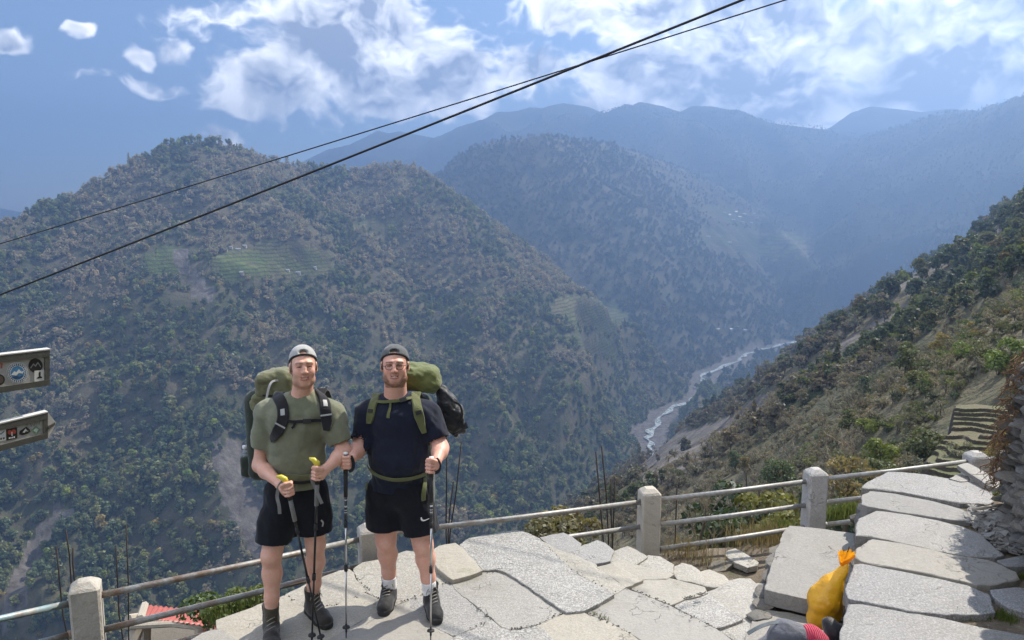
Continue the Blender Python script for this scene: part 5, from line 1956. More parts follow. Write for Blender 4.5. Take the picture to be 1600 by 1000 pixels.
def build_pack_A():
    c = V3(at_y(433, 672, 4.93))
    base = pack('olive hiking backpack with black straps and a water bottle in its side pocket', c, None)
    M = frame_to_cam(np.array([0.0, 1, 0]))
    lo, hi = c - .5, c + .5
    f = Field(lo, hi, .007)
    f.rbox(c + [0, 0.0, -.02], (.185, .125, .300), .07, M, .03)
    f.rbox(c + [-.02, .06, -.12], (.15, .10, .17), .06, M, .04)
    f.wrinkle(.010, 6, 21, (1, 1, .8))
    grown('pack_body', f, M_DKGREEN, base, 1)
    t = V3(at_y(432, 601, 4.90))
    f = Field(t - .3, t + .3, .006)
    f.rbox(t + [0.01, 0, .005], (.122, .115, .082), .045, M, .03)
    f.ell(t + [.025, 0, .065], (.105, .10, .05), None, .04)
    f.wrinkle(.020, 9, 22)
    lid = grown('lid', f, M_OLIVEBAG, base, 1)
    f = Field(t - .3, t + .3, .006)
    f.rbox(t + [0, 0, -.10], (.145, .122, .075), .05, M, .03)
    f.wrinkle(.022, 10, 23)
    grown('collar', f, M_OLIVEBAG, base, 1)
    O = Vector(base.location)
    # zip line and compression straps
    for dz, m in ((-.045, M_BAND), (-.155, M_STRAPK)):
        pts = [Vector(t) + Vector((.136 * math.cos(w) + 0.01, -.126 * math.sin(w), dz)) for w in np.linspace(math.pi * 1.15, -.15 * math.pi, 24)]
        ribbon('compression_strap' if m is M_STRAPK else 'zip', pts, [Vector((p.x - t[0], p.y - t[1], 0)).normalized() for p in pts], .014, .004, m, base)
    # side pocket and bottle
    q = V3(at_y(389, 726, 4.90))
    f = Field(q - .2, q + .2, .006)
    f.rbox(q, (.045, .06, .075), .03, M, .02)
    f.wrinkle(.006, 12, 25)
    grown('side_pocket', f, M_DKGREEN, base, 1)
    bt = empty('water_bottle', at_y(385, 745, 4.88)); 
    prof = [(.0, .0), (.030, .0), (.034, .01), (.034, .05), (.031, .06), (.034, .07), (.034, .13), (.028, .155), (.015, .180), (.0145, .195)]
    V, Fq = [], []
    for r, z in prof:
        for k in range(20):
            V.append((r * math.cos(k * .3142), r * math.sin(k * .3142), z))
    for i in range(len(prof) - 1):
        for k in range(20):
            Fq.append((i * 20 + k, i * 20 + (k + 1) % 20, (i + 1) * 20 + (k + 1) % 20, (i + 1) * 20 + k))
    m, nt, pb = mat('clear plastic bottle')
    pb.inputs['Base Color'].default_value = (.85, .9, .95, 1); pb.inputs['Roughness'].default_value = .12; pb.inputs['Transmission Weight'].default_value = .8; pb.inputs['IOR'].default_value = 1.2
    link('bottle_wall', mesh('bottle_wall', V, Fq, True), m, bt)
    V, Fq = tube([(0, 0, .193), (0, 0, .200), (0, 0, .214)], [.0165, .0168, .016], 16)
    link('bottle_cap', mesh('bottle_cap', V, Fq, True), M_WHITEP, bt)
    tag(bt, 'clear plastic water bottle in the side of the olive backpack', 'water bottle')
    # straps on the chest
    bv = bvh_of(PA['shirt'])
    for nm, pix in (('shoulder_strap', [(433, 618), (441, 632), (443, 650), (440, 664), (433, 676), (426, 686)]), ('shoulder_strap', [(498, 615), (506, 628), (509, 645), (511, 658), (511, 672)])):
        P, N = on_body(bv, pix, .009)
        P, N = over_shoulder(P, N)
        wd = [.070 if i < len(P) * .75 else .070 - .035 * (i - len(P) * .75) / (len(P) * .25) for i in range(len(P))]
        s = ribbon(nm, P, N, wd, .016, M_STRAPK, base)
        k = int(len(P) * .42)
        ribbon('reflective_patch', [p + n * .0095 for p, n in zip(P[k - 4:k + 1], N[k - 4:k + 1])], N[k - 4:k + 1], .026, .003, M_REFL, base)
        k = int(len(P) * .60)
        ribbon('webbing_loop', [P[k] + N[k] * .010 + (P[k + 1] - P[k]).normalized().cross(N[k]) * e for e in (-.034, 0, .034)], [N[k]] * 3, .010, .003, M_REFL, base)
    P, N = on_body(bv, [(445, 658), (465, 659), (485, 657), (507, 655)], .014)
    ch = ribbon('chest_strap', P, N, .020, .004, M_STRAPK, base)
    k = len(P) // 2 + 2
    ribbon('buckle', [P[k] + N[k] * .004 + (P[k + 1] - P[k]).normalized() * e for e in (-.024, 0, .024)], [N[k]] * 3, .030, .010, M_BLKRUB, base)
    P, N = on_body(bv, [(462, 660), (459, 666), (456, 669)], .010)
    ribbon('strap_tail', P, N, .014, .003, M_STRAPK, base)
    P, N = on_body(bv, [(428, 742), (445, 745), (462, 746), (480, 745), (500, 741)], .012)
    ribbon('hip_belt', P, N, .042, .010, M_OLIVEBAG, base)
    P2 = [p - Vector((0, 0, .026)) for p in P]
    ribbon('hip_belt_webbing', [p + n * .006 for p, n in zip(P2, N)], N, .020, .004, M_STRAPK, base)
    # light grey load strap arching to the lid
    pts = spline([vv(416, 625, 4.72), vv(420, 606, 4.74), vv(426, 596, 4.77), vv(440, 594, 4.80), vv(452, 592, 4.80)], 6)
    ribbon('load_strap', pts, [Vector((0, -1, .4)).normalized()] * len(pts), .014, .004, M_REFL, base)


def build_pack_B():
    c = V3(at_y(640, 690, 5.12))
    base = pack('green hiking backpack with olive straps on the navy-shirted person', c, None)
    M = frame_to_cam(np.array([0.0, 1, 0]))
    f = Field(c - .6, c + .6, .008)
    f.rbox(c + [0.0, 0, -.09], (.165, .125, .42), .08, M, .03)
    f.wrinkle(.012, 6, 31)
    grown('pack_body', f, M_DKGREEN, base, 1)
    t = V3(at_y(652, 591, 5.08))
    f = Field(t - .3, t + .3, .006)
    f.rbox(t + [0, 0, .005], (.150, .130, .072), .05, M, .03)
    f.ell(t + [-.02, 0, .045], (.125, .11, .055), None, .04)
    f.ell(t + [.10, -.06, -.03], (.06, .07, .06), None, .04)
    f.wrinkle(.022, 9, 32)
    grown('lid', f, M_GREENBAG, base, 1)
    bv = bvh_of(PB['shirt'])
    for pix in ([(594, 610), (588, 622), (583, 636), (580, 650), (577, 662)], [(645, 606), (648, 620), (651, 636), (656, 655), (663, 676)]):
        P, N = on_body(bv, pix, .009)
        P, N = over_shoulder(P, N)
        wd = [.062 if i < len(P) * .62 else .062 - .034 * (i - len(P) * .62) / (len(P) * .38) for i in range(len(P))]
        ribbon('shoulder_strap', P, N, wd, .016, M_STRAPG, base)
        k = int(len(P) * .55)
        ribbon('ladder_buckle', [P[k] + N[k] * .010 + (P[k + 1] - P[k]).normalized() * e for e in (-.012, 0, .012)], [N[k]] * 3, .040, .008, M_BLKRUB, base)
    P, N = on_body(bv, [(585, 629), (600, 629), (620, 627), (638, 624), (652, 622)], .014)
    ribbon('chest_strap', P, N, .020, .004, M_STRAPG, base)
    k = int(len(P) * .62)
    ribbon('buckle', [P[k] + N[k] * .004 + (P[k + 1] - P[k]).normalized() * e for e in (-.022, 0, .022)], [N[k]] * 3, .028, .010, M_BLKRUB, base)
    P, N = on_body(bv, [(611, 629), (610, 638), (607, 647), (606, 654)], .012)
    ribbon('strap_tail', P, N, [.012 + .010 * i / len(P) for i in range(len(P))], .003, M_STRAPG, base)
    P, N = on_body(bv, [(577, 728), (586, 738), (602, 745), (622, 748), (645, 745), (668, 738)], .012)
    ribbon('hip_belt', P, N, .030, .007, M_STRAPG, base)
    bs = bvh_of(PB['shorts'])
    for pix in ([(577, 742), (576, 752), (575, 766)], [(663, 744), (662, 760), (660, 782)]):
        P, N = on_body(bs, pix, .014)
        ribbon('hanging_strap', P, N, .030, .004, M_STRAPG, base)


def build_black_bag():
    """black stuff sack hung on the side of the pack"""
    c = V3(at_y(706, 640, 5.02))
    base = empty('stuff_sack', c)
    tag(base, 'shiny black sack hanging at the side of the green backpack', 'sack')
    f = Field(c - .4, c + .4, .006)
    p = lambda x, y, Y=5.02: V3(at_y(x, y, Y))
    f.chain([p(690, 610, 5.05), p(698, 630, 5.03), p(703, 655, 5.02)], [.042, .058, .060], .04)
    f.chain([p(700, 650), p(712, 662), p(721, 670)], [.055, .050, .030], .03)
    f.chain([p(703, 662), p(712, 680)], [.048, .018], .03)
    f.ell(p(718, 645), (.030, .05, .055), None, .03)
    f.wrinkle(.014, 13, 41)
    grown('sack_body', f, M_BLACKBAG, base, 1)
    pts = spline([vv(709, 628, 4.97), vv(719, 634, 4.97), vv(722, 650, 4.97), vv(716, 660, 4.97)], 6)
    ribbon('sack_strap', pts, [Vector((.3, -1, .2)).normalized()] * len(pts), .014, .004, M_STRAPK, base)
    pts = [vv(706, 676, 5.0), vv(730, 664, 5.0)]
    ribbon('roll_top', [pts[0], (pts[0] + pts[1]) / 2 + Vector((0, 0, .006)), pts[1]], [Vector((0.1, -1, .5)).normalized()] * 3, .045, .012, M_BLACKBAG, base)


build_pack_A()
build_pack_B()
build_black_bag()


# small pale emblem on the shorts: a hooked stroke
def shorts_mark():
    bs = bvh_of(PB['shorts'])
    P, N = on_body(bs, [(658, 808), (659, 812), (663, 813), (670, 810)], .007)
    n = len(P)
    wd = [.004 + .010 * math.sin(math.pi * min(1, i / n * 1.3)) * (1 - i / n) for i in range(n)]
    ribbon('emblem', P, N, wd, .0015, M_WHITEP, PB['base'])
    bs = bvh_of(PA['shorts'])
    P, N = on_body(bs, [(501, 812), (504, 816), (503, 822)], .007)
    ribbon('emblem', P, N, .010, .0015, M_REFL, PA['base'])


shorts_mark()

# ================================================================== cables, sign, rods, shed, bags
def cable(name, ends, sag, r, label):
    a, b = [Vector(at_r(*e)) for e in ends]
    pts = []
    for i in range(41):
        t = i / 40
        p = a.lerp(b, t); p.z -= sag * 4 * t * (1 - t)
        pts.append(p)
    o = rod(name, pts, r, simple(name + ' black rubber', (0.012, 0.012, 0.013), 0.6), None, 8)
    tag(o, label, 'cable', 'overhead cables crossing the view')


cable('cable', ((-260, 561, 15.0), (1420, -105, 8.2)), 0.03, 0.0125, 'thicker lower black overhead cable crossing the sky')
cable('cable', ((-260, 458.6, 17.0), (1480, -80.5, 9.6)), 0.04, 0.008, 'thinner upper black overhead cable crossing the sky')

# ---------------------------------------------------------------- sign boards
M_SIGNFR = simple('dark painted sign frame', (0.085, 0.082, 0.072), 0.7, var=0.25, scale=20, bump=0.3)
M_SIGNPN = simple('grey sign panel', (0.40, 0.39, 0.37), 0.6, var=0.12, scale=14)
M_SIGNED = simple('pale sign edge', (0.50, 0.49, 0.46), 0.7, var=0.15, scale=20)
M_INK = simple('black sticker', (0.015, 0.015, 0.016), 0.5)
M_WHST = simple('white sticker', (0.68, 0.68, 0.67), 0.5, var=0.04)
M_BLST = simple('blue sticker', (0.06, 0.20, 0.38), 0.5, var=0.35, scale=60)
M_NAVYI = simple('navy ink', (0.03, 0.07, 0.16), 0.5)
M_RED = simple('red ink', (0.45, 0.07, 0.05), 0.5)
M_GREENST = simple('green sticker', (0.16, 0.26, 0.19), 0.5, var=0.25, scale=60)
M_GREYI = simple('grey ink', (0.25, 0.25, 0.25), 0.5)


class Board:
    """a framed board; its stickers are placed on its own plane"""
    def __init__(self, name, label, quad, depth=0.03):
        self.q = [Vector(at_y(*c)) for c in quad]          # TL TR BR BL
        TL, TR, BR, BL = self.q
        self.base = empty(name, (BL + BR) / 2)
        tag(self.base, label, 'sign')
        self.n = (TR - TL).cross(TL - BL).normalized()
        if self.n.y > 0: self.n = -self.n
        self.O = Vector(self.base.location)

    def on(self, px, py, lift):
        d = Vector(pix_ray(px, py)); C = Vector((0, 0, CAMZ))
        s = (self.q[0] - C).dot(self.n) / d.dot(self.n)
        return C + d * s + self.n * lift

    def plate(self, name, pix, z0, z1, m, parent=None):
        V = [self.on(x, y, z0) - self.O for x, y in pix] + [self.on(x, y, z1) - self.O for x, y in pix]
        n = len(pix)
        f = [tuple(range(n, 2 * n)), tuple(range(n - 1, -1, -1))] + [(i, (i + 1) % n, (i + 1) % n + n, i + n) for i in range(n)]
        me = mesh(name, V, f)
        bm = bmesh.new(); bm.from_mesh(me); bmesh.ops.recalc_face_normals(bm, faces=bm.faces); bm.to_mesh(me); bm.free()
        return link(name, me, m, parent or self.base)

    def disc(self, name, cx, cy, r, z0, z1, m, n=28, r2=None, parent=None):
        return self.plate(name, [(cx + r * math.cos(w), cy + (r2 or r) * math.sin(w)) for w in np.linspace(0, 2 * math.pi, n, endpoint=False)], z0, z1, m, parent)


b1 = Board('sign_board', 'upper framed sign board with round blue sticker at the left edge', [(-150, 573.3, 2.86), (78, 547, 3.30), (78, 602, 3.30), (-150, 637, 2.86)])


def edge(y0, y1, x0, x1):
    return lambda x: y0 + (y1 - y0) * (x - x0) / (x1 - x0)


t1, l1 = edge(556, 547, 0, 78), edge(614, 602, 0, 78)
b1.plate('panel', [(-150, t1(-150) + 8), (70, t1(70) + 8), (70, l1(70) - 8), (-150, l1(-150) - 8)], -.02, -.006, M_SIGNPN)
b1.plate('frame_bar', [(-150, t1(-150)), (78, t1(78)), (78, t1(78) + 10), (-150, t1(-150) + 10)], -.03, 0, M_SIGNFR)
b1.plate('frame_bar', [(-150, l1(-150) - 10), (78, l1(78) - 9), (78, l1(78)), (-150, l1(-150))], -.03, 0.0005, M_SIGNFR)
b1.plate('frame_bar', [(70.5, t1(70) + 9.5), (78, t1(78) + 9.5), (78, l1(78) - 8.5), (70.5, l1(70) - 8.5)], -.03, -.0008, M_SIGNFR)
b1.plate('pale_edge', [(-150, t1(-150) - 2), (79, t1(79) - 2), (79, t1(79) - .2), (-150, t1(-150) - .2)], -.03, .001, M_SIGNED)
s = b1.disc('sticker', 28, 583, 17, -.006, -.0045, M_WHST)
b1.disc('sticker_ring', 28, 583, 16, -.0045, -.0040, M_NAVYI, parent=s)
b1.disc('sticker_ring', 28, 583, 15.2, -.0040, -.0036, M_WHST, parent=s)
for k in range(26):
    w = 2 * math.pi * k / 26
    cx, cy = 28 + 12.9 * math.cos(w), 583 + 12.9 * math.sin(w)
    d = (math.cos(w), math.sin(w)); e = (-d[1], d[0])
    hh = 1.5 if k % 3 else 1.1
    b1.plate('sticker_letter', [(cx + d[0] * a * hh + e[0] * c * .85, cy + d[1] * a * hh + e[1] * c * .85) for a, c in ((-1, -1), (-1, 1), (1, 1), (1, -1))], -.0036, -.0033, M_NAVYI, s)
b1.disc('sticker_picture', 28, 583, 10.6, -.0036, -.0032, M_BLST, parent=s)
b1.plate('sticker_mountain', [(18, 586), (23, 580), (26, 582), (30, 577), (34, 581), (38, 580), (36, 584), (30, 583), (26, 587)], -.0032, -.0029, M_WHST, s)
b1.plate('sticker_mountain', [(19, 590), (26, 587), (31, 589), (37, 586), (36, 589), (30, 592), (22, 592)], -.0032, -.0029, M_NAVYI, s)
s = b1.disc('sticker', 56.5, 571.5, 11, -.006, -.0044, M_INK)
b1.plate('sticker_outline', [(48, 575), (53, 568), (56, 571), (60, 565.5), (65, 573), (64, 574.5), (60, 568), (56.5, 573.5), (53, 570.5), (49, 576)], -.0044, -.0041, M_GREYI, s)
s = b1.plate('sticker', [(54.5, 580), (70, 578), (70, 595), (54.5, 597)], -.006, -.0038, M_WHST)
b1.plate('sticker_figure', [(58, 592), (60, 589), (61.5, 589), (61, 584), (62.5, 580.5), (64, 582), (64, 588), (67, 589.5), (66, 591), (62, 591.5)], -.0038, -.0034, M_INK, s)
s = b1.disc('sticker', 0, 593.5, 8.5, -.006, -.0044, M_INK)
b1.disc('sticker_picture', 0, 593.5, 6.2, -.0044, -.0040, simple('brown ink', (0.09, 0.07, 0.06), .5), parent=s)
for (x0, x1) in ((-4, -2.5), (-.5, 1), (3, 4.5)):
    b1.plate('sticker_letter', [(x0, 569.5), (x1, 569.5), (x1, 576), (x0, 576)], -.006, -.005, M_RED)
b1.plate('sticker_letter', [(-6, 568.5), (6, 568), (6, 569.4), (-6, 569.9)], -.006, -.0048, M_RED)

b2 = Board('sign_board', 'lower arrow-ended sign board with small stickers at the left edge', [(-150, 699, 2.86), (75, 645, 3.30), (75, 685, 3.30), (-150, 745, 2.86)])
t2, l2 = edge(663, 645, 0, 75), edge(705, 685, 0, 75)
b2.plate('panel', [(-150, t2(-150) + 8), (68, t2(68) + 8), (68, l2(68) - 8), (-150, l2(-150) - 8)], -.02, -.006, M_SIGNPN)
b2.plate('frame_bar', [(-150, t2(-150)), (75, t2(75)), (75, t2(75) + 9.5), (-150, t2(-150) + 9.5)], -.03, 0, M_SIGNFR)
b2.plate('frame_bar', [(-150, l2(-150) - 9.5), (75, l2(75) - 9), (75, l2(75)), (-150, l2(-150))], -.03, .0005, M_SIGNFR)
b2.plate('frame_bar', [(68, t2(68) + 9), (75, t2(75) + 9), (75, l2(75) - 8.5), (68, l2(68) - 8.5)], -.03, -.0008, M_SIGNFR)
b2.plate('pale_edge', [(-150, t2(-150) - 2.2), (75, t2(75) - 2.2), (75, t2(75) - .2), (-150, t2(-150) - .2)], -.03, .001, M_SIGNED)
b2.plate('arrow_point', [(75.3, 644), (88, 661), (86, 667), (75.3, 686)], -.03, -.004, M_SIGNED)
b2.plate('arrow_bar', [(75.3, 666), (86, 660), (86, 664), (75.3, 671)], -.004, 0.001, M_SIGNFR)
s = b2.plate('sticker', [(-10, 674), (10, 670), (10, 688), (-10, 692)], -.006, -.0048, M_WHST)
for i in range(4):
    b2.plate('sticker_letter', [(-7 + i * 4.2, 686.5 - i * .8), (-4.6 + i * 4.2, 686 - i * .8), (-4.6 + i * 4.2, 689 - i * .8), (-7 + i * 4.2, 689.5 - i * .8)], -.0048, -.0044, M_INK, s)
b2.plate('sticker_outline', [(-8, 680), (-2, 674), (2, 678), (8, 673), (8, 674.5), (2, 679.7), (-2, 675.8), (-8, 681.5)], -.0048, -.0044, M_NAVYI, s)
s = b2.plate('sticker', [(10.8, 671.5), (27.5, 668), (28, 685), (11.3, 689)], -.006, -.0043, M_INK)
for cx, cy in ((16, 676), (22.3, 674.8)):
    b2.disc('sticker_picture', cx, cy, 3.6, -.0043, -.0039, M_RED, 14, parent=s)
b2.plate('sticker_picture', [(18.5, 675), (20, 674.7), (20.3, 681), (18.8, 681.3)], -.0043, -.0037, M_WHST, s)
for i in range(4):
    b2.plate('sticker_letter', [(14.5 + i * 2.6, 684 - i * .5), (16.2 + i * 2.6, 683.7 - i * .5), (16.2 + i * 2.6, 686 - i * .5), (14.5 + i * 2.6, 686.4 - i * .5)], -.0043, -.0039, M_WHST, s)
s = b2.plate('sticker', [(31, 679), (32, 674), (38, 670), (42, 667.5), (47, 671), (48.5, 675), (44, 678), (36, 680.5)], -.006, -.0043, M_INK)
b2.plate('sticker_mountain', [(36, 676), (41, 669.8), (42.6, 673), (45.5, 674.5), (41, 674), (39, 676.5)], -.0043, -.0039, M_WHST, s)
s = b2.plate('sticker', [(49.5, 673), (57, 665.5), (64.5, 671), (57.5, 680)], -.006, -.0043, M_GREENST)
b2.plate('sticker_picture', [(53, 673), (57, 669), (61, 671.5), (57.3, 676.5)], -.0043, -.0039, simple('pale green ink', (.35, .42, .36), .5), s)
# handwriting above the stickers: e W N
for stroke in ([(43, 667), (45.5, 664.5), (44.5, 663), (42.8, 665), (43.5, 668), (46, 667.5)], [(48, 660), (50, 667), (52, 662), (54, 666.5), (56.5, 658.5)], [(58.5, 665), (59, 658.5), (62.5, 664), (63.5, 657)]):
    pts = [b2.on(x, y, -.005) - b2.O for x, y in stroke]
    V, Fq = tube(pts, [.0011] * len(pts), 5)
    link('handwriting', mesh('handwriting', V, Fq), M_GREYI, b2.base)
sp = empty('sign_post', at_z(-120, 1180, -.05))
p0 = at_y(-120, 590, 2.95)
V, Fq = tube([Vector((0, 0.04, 0)), Vector((0, 0.04, 2.4))], [.045, .042], 12)
link('pole', mesh('pole', V, Fq, True), M_SIGNFR, sp); sp.location = (p0.x, p0.y + .03, 0)
V, Fq = tube([Vector((0, 0.04, 2.4)), Vector((0, 0.04, 2.42))], [.052, .050], 12)
link('pole_cap', mesh('pole_cap', V, Fq, True), M_SIGNFR, sp)
tag(sp, 'dark sign post carrying the two sign boards', 'post')
_sq = 0.3
block('post_footing', [(p0.x - .3, p0.y - .3), (p0.x + .3, p0.y - .3), (p0.x + .3, p0.y + .35), (p0.x - .3, p0.y + .35)], -3.4, 0.0, M_DIRT, kind='structure')

# ---------------------------------------------------------------- rebar standing up from unfinished columns below
M_REBAR = simple('rusty rebar', (0.035, 0.026, 0.022), 0.85, var=0.3, scale=30)


def rebar(label, rods, Y):
    b = empty('rebar_cluster', at_y(rods[0][2], rods[0][3], Y))
    tag(b, label, 'rebar', 'rebar rods rising beyond the railing')
    low = min(at_y(r[2], r[3], Y).z for r in rods) - 1.6
    cx = sum(at_y(r[2], r[3], Y).x for r in rods) / len(rods)
    for i, (x0, y0, x1, y1) in enumerate(rods):
        yy = Y + 0.12 * (i % 2)
        A, B = at_y(x0, y0, yy), at_y(x1, y1, yy)
        mid = A.lerp(B, .5) + Vector((.012 * math.sin(i * 2.1), 0, 0))
        rod('rod', [A, mid, B, Vector((cx + .09 * (-1) ** i, yy, low))], .0085, M_REBAR, b, 6)
    z0 = float(height(np.array([cx]), np.array([Y]))[0]) - 1
    o = block('column', [(cx - .16, Y - .10), (cx + .16, Y - .10), (cx + .16, Y + .22), (cx - .16, Y + .22)], z0, low + .05, M_CONC)
    adopt(b, [o])


rebar('three thin rebar rods behind the leftmost concrete post', [(88, 853, 98, 960), (103, 828, 111, 905), (114, 856, 116, 905)], 8.5)
rebar('two thin rebar rods rising above the red roof', [(181, 852, 186, 960), (197, 820, 201, 990)], 9.0)
rebar('crossing rebar rods to the right of the navy-shirted person', [(698, 680, 697, 835), (721, 690, 703, 835), (709, 752, 700, 835)], 8.6)
rebar('four rebar rods left of the middle concrete post', [(931, 706, 942, 838), (940, 697, 951, 845), (955, 748, 957, 850), (961, 752, 957, 850)], 8.2)
rebar('single thin rebar rod just right of the middle post', [(1058, 760, 1054, 862)], 8.6)
rebar('two dark rebar rods midway along the right railing', [(1166, 738, 1168, 838), (1186, 764, 1186, 838)], 9.0)
rebar('two faint rebar rods just left of the right concrete post', [(1224, 760, 1223, 820), (1238, 766, 1236, 820)], 9.4)

# ---------------------------------------------------------------- shed with red sheet roof below the terrace
M_REDROOF = simple('faded red painted sheet', (0.36, 0.095, 0.075), 0.55, var=0.25, scale=3.5, bump=0.2)
M_WOOD = simple('weathered pale timber', (0.36, 0.32, 0.26), 0.85, var=0.3, scale=9, bump=0.4)


def sheet(name, quad, m, parent, waves=14, amp=0.012):
    TL, TR, BR, BL = [Vector(at_y(*q)) - Vector(parent.location) for q in quad]
    n = (TR - TL).cross(BL - TL).normalized()
    if n.z < 0: n = -n
    V, Fq = [], []
    U, W_ = waves * 6, 6
    for j in range(W_ + 1):
        for i in range(U + 1):
            u, w = i / U, j / W_
            p = TL.lerp(TR, u).lerp(BL.lerp(BR, u), w) + n * amp * math.sin(u * waves * 2 * math.pi)
            V.append(p)
    for j in range(W_):
        for i in range(U):
            a = j * (U + 1) + i
            Fq.append((a, a + 1, a + U + 2, a + U + 1))
    o = link(name, mesh(name, V, Fq, True), m, parent)
    sd = o.modifiers.new('thickness', 'SOLIDIFY'); sd.thickness = .004
    return o


def build_shed():
    b = empty('shed', at_y(290, 1010, 11.5))
    tag(b, 'shed with faded red sheet roof just below the terrace edge', 'shed')
    sheet('roof_sheet', [(226, 945, 12.6), (290, 952, 12.4), (262, 971, 11.1), (219, 967, 11.2)], M_REDROOF, b, 8)
    sheet('roof_sheet', [(288, 951.5, 12.42), (345, 960, 12.1), (318, 978, 10.9), (260, 970.5, 11.12)], M_REDROOF, b, 7)
    sheet('fascia', [(318, 977, 10.9), (343, 961, 12.1), (343, 992, 12.1), (318, 1012, 10.9)], M_REDROOF, b, 3, .006)
    O = Vector(b.location)

    def beam(pts, r):
        V, Fq = tube([Vector(at_y(*p)) - O for p in pts], [r] * len(pts), 7)
        link('beam', mesh('beam', V, Fq, False), M_WOOD, b)
    beam([(200, 966, 11.2), (222, 963, 11.6)], .06)
    beam([(196, 979, 11.0), (270, 975, 11.1), (330, 982, 11.0)], .05)
    beam([(220, 970, 11.2), (204, 1010, 11.0)], .10)
    beam([(226, 946, 12.65), (219, 968, 11.15)], .07)
    beam([(228, 970, 11.4), (222, 1200, 11.4)], .08)
    beam([(312, 980, 11.0), (312, 1200, 11.0)], .08)
    p = Vector(at_y(270, 1100, 11.8))
    o = block('foundation', [(p.x - 1.0, 10.7), (p.x + 1.2, 10.7), (p.x + 1.2, 13), (p.x - 1.0, 13)], -26, -4.6, M_RUBBLE)
    adopt(b, [o])


build_shed()

# ---------------------------------------------------------------- yellow dry bag
def build_yellow_bag():
    Z0 = 0.06
    c0 = V3(at_z(1288, 972, Z0))
    b = empty('dry_bag', c0)
    tag(b, 'yellow bag with twisted orange neck leaning on the stone ledge', 'bag')
    Y = c0[1] + .03
    q = lambda x, y, dy=0.0: V3(at_y(x, y, Y + dy))
    m, t, pb = mat('yellow coated nylon')
    pos = t.node('ShaderNodeTexCoord').outputs['Object']
    pb.inputs['Roughness'].default_value = .38
    n = t.noise(pos, 9, 4, .6)
    t.put(pb.inputs['Base Color'], t.mix(t.mapr(n, .35, .65), (.60, .29, .010), (.70, .37, .014)))
    pb.inputs['Subsurface Weight'].default_value = .0
    bp = t.node('ShaderNodeBump'); bp.inputs['Strength'].default_value = .6; bp.inputs['Distance'].default_value = .02
    vo = t.node('ShaderNodeTexVoronoi'); t.put(vo.inputs['Vector'], pos); vo.inputs['Scale'].default_value = 11
    t.put(bp.inputs['Height'], vo.outputs['Distance']); t.put(pb.inputs['Normal'], bp.outputs[0])
    f = Field(c0 - .35, c0 + [.35, .35, .75], .013)
    f.chain([q(1285, 960), q(1289, 938, .01), q(1297, 915, .02)], [.078, .098, .066], .05)
    f.cone(q(1272, 968), q(1304, 962), .050, .048, .05)
    f.chain([q(1300, 915, .02), q(1314, 896, .04), q(1321, 884, .06)], [.060, .028, .020], .05)
    f.wrinkle(.013, 8, 51)
    bb = grown('bag_body', f, m, b, 0)
    bb.data.polygons.foreach_set('use_smooth', [False] * len(bb.data.polygons))
    m2, t2, pb2 = mat('orange translucent nylon')  # more orange and translucent than the body cloth
    pb2.inputs['Base Color'].default_value = (.78, .33, .01, 1); pb2.inputs['Roughness'].default_value = .35
    tr = t2.node('ShaderNodeBsdfTranslucent'); tr.inputs[0].default_value = (.9, .40, .01, 1)
    mx = t2.node('ShaderNodeMixShader'); mx.inputs[0].default_value = .5
    out = [n for n in t2.n if n.type == 'OUTPUT_MATERIAL'][0]
    t2.l.new(pb2.outputs[0], mx.inputs[1]); t2.l.new(tr.outputs[0], mx.inputs[2]); t2.l.new(mx.outputs[0], out.inputs[0])
    # flared crumpled top above the twist
    O = V3(b.location)
    V, Fq = [], []
    rows = [(1320, 889, .014), (1318, 882, .022), (1319, 875, .036), (1322, 868, .048), (1323, 862, .050)]
    for j, (x, y, r) in enumerate(rows):
        cc = q(x, y, .055)
        for k in range(22):
            w = 2 * math.pi * k / 22
            rr = r * (1 + .22 * math.sin(3 * w + j) + .10 * math.sin(7 * w + 2 * j))
            V.append(tuple(cc + np.array([math.cos(w) * rr, math.sin(w) * rr * .45, .010 * math.sin(5 * w + j * .7) * (j / 4)]) - O))
    for j in range(4):
        for k in range(22):
            Fq.append((j * 22 + k, j * 22 + (k + 1) % 22, (j + 1) * 22 + (k + 1) % 22, (j + 1) * 22 + k))
    link('bag_neck', mesh('bag_neck', V, Fq, False), m2, b)
    V, Fq = tube([q(1323, 866, .05) - O, q(1326, 858, .05) - O, q(1327, 854, .05) - O], [.004, .003, .003], 6)
    link('drawstring', mesh('drawstring', V, Fq), M_STRAPK, b)


build_yellow_bag()


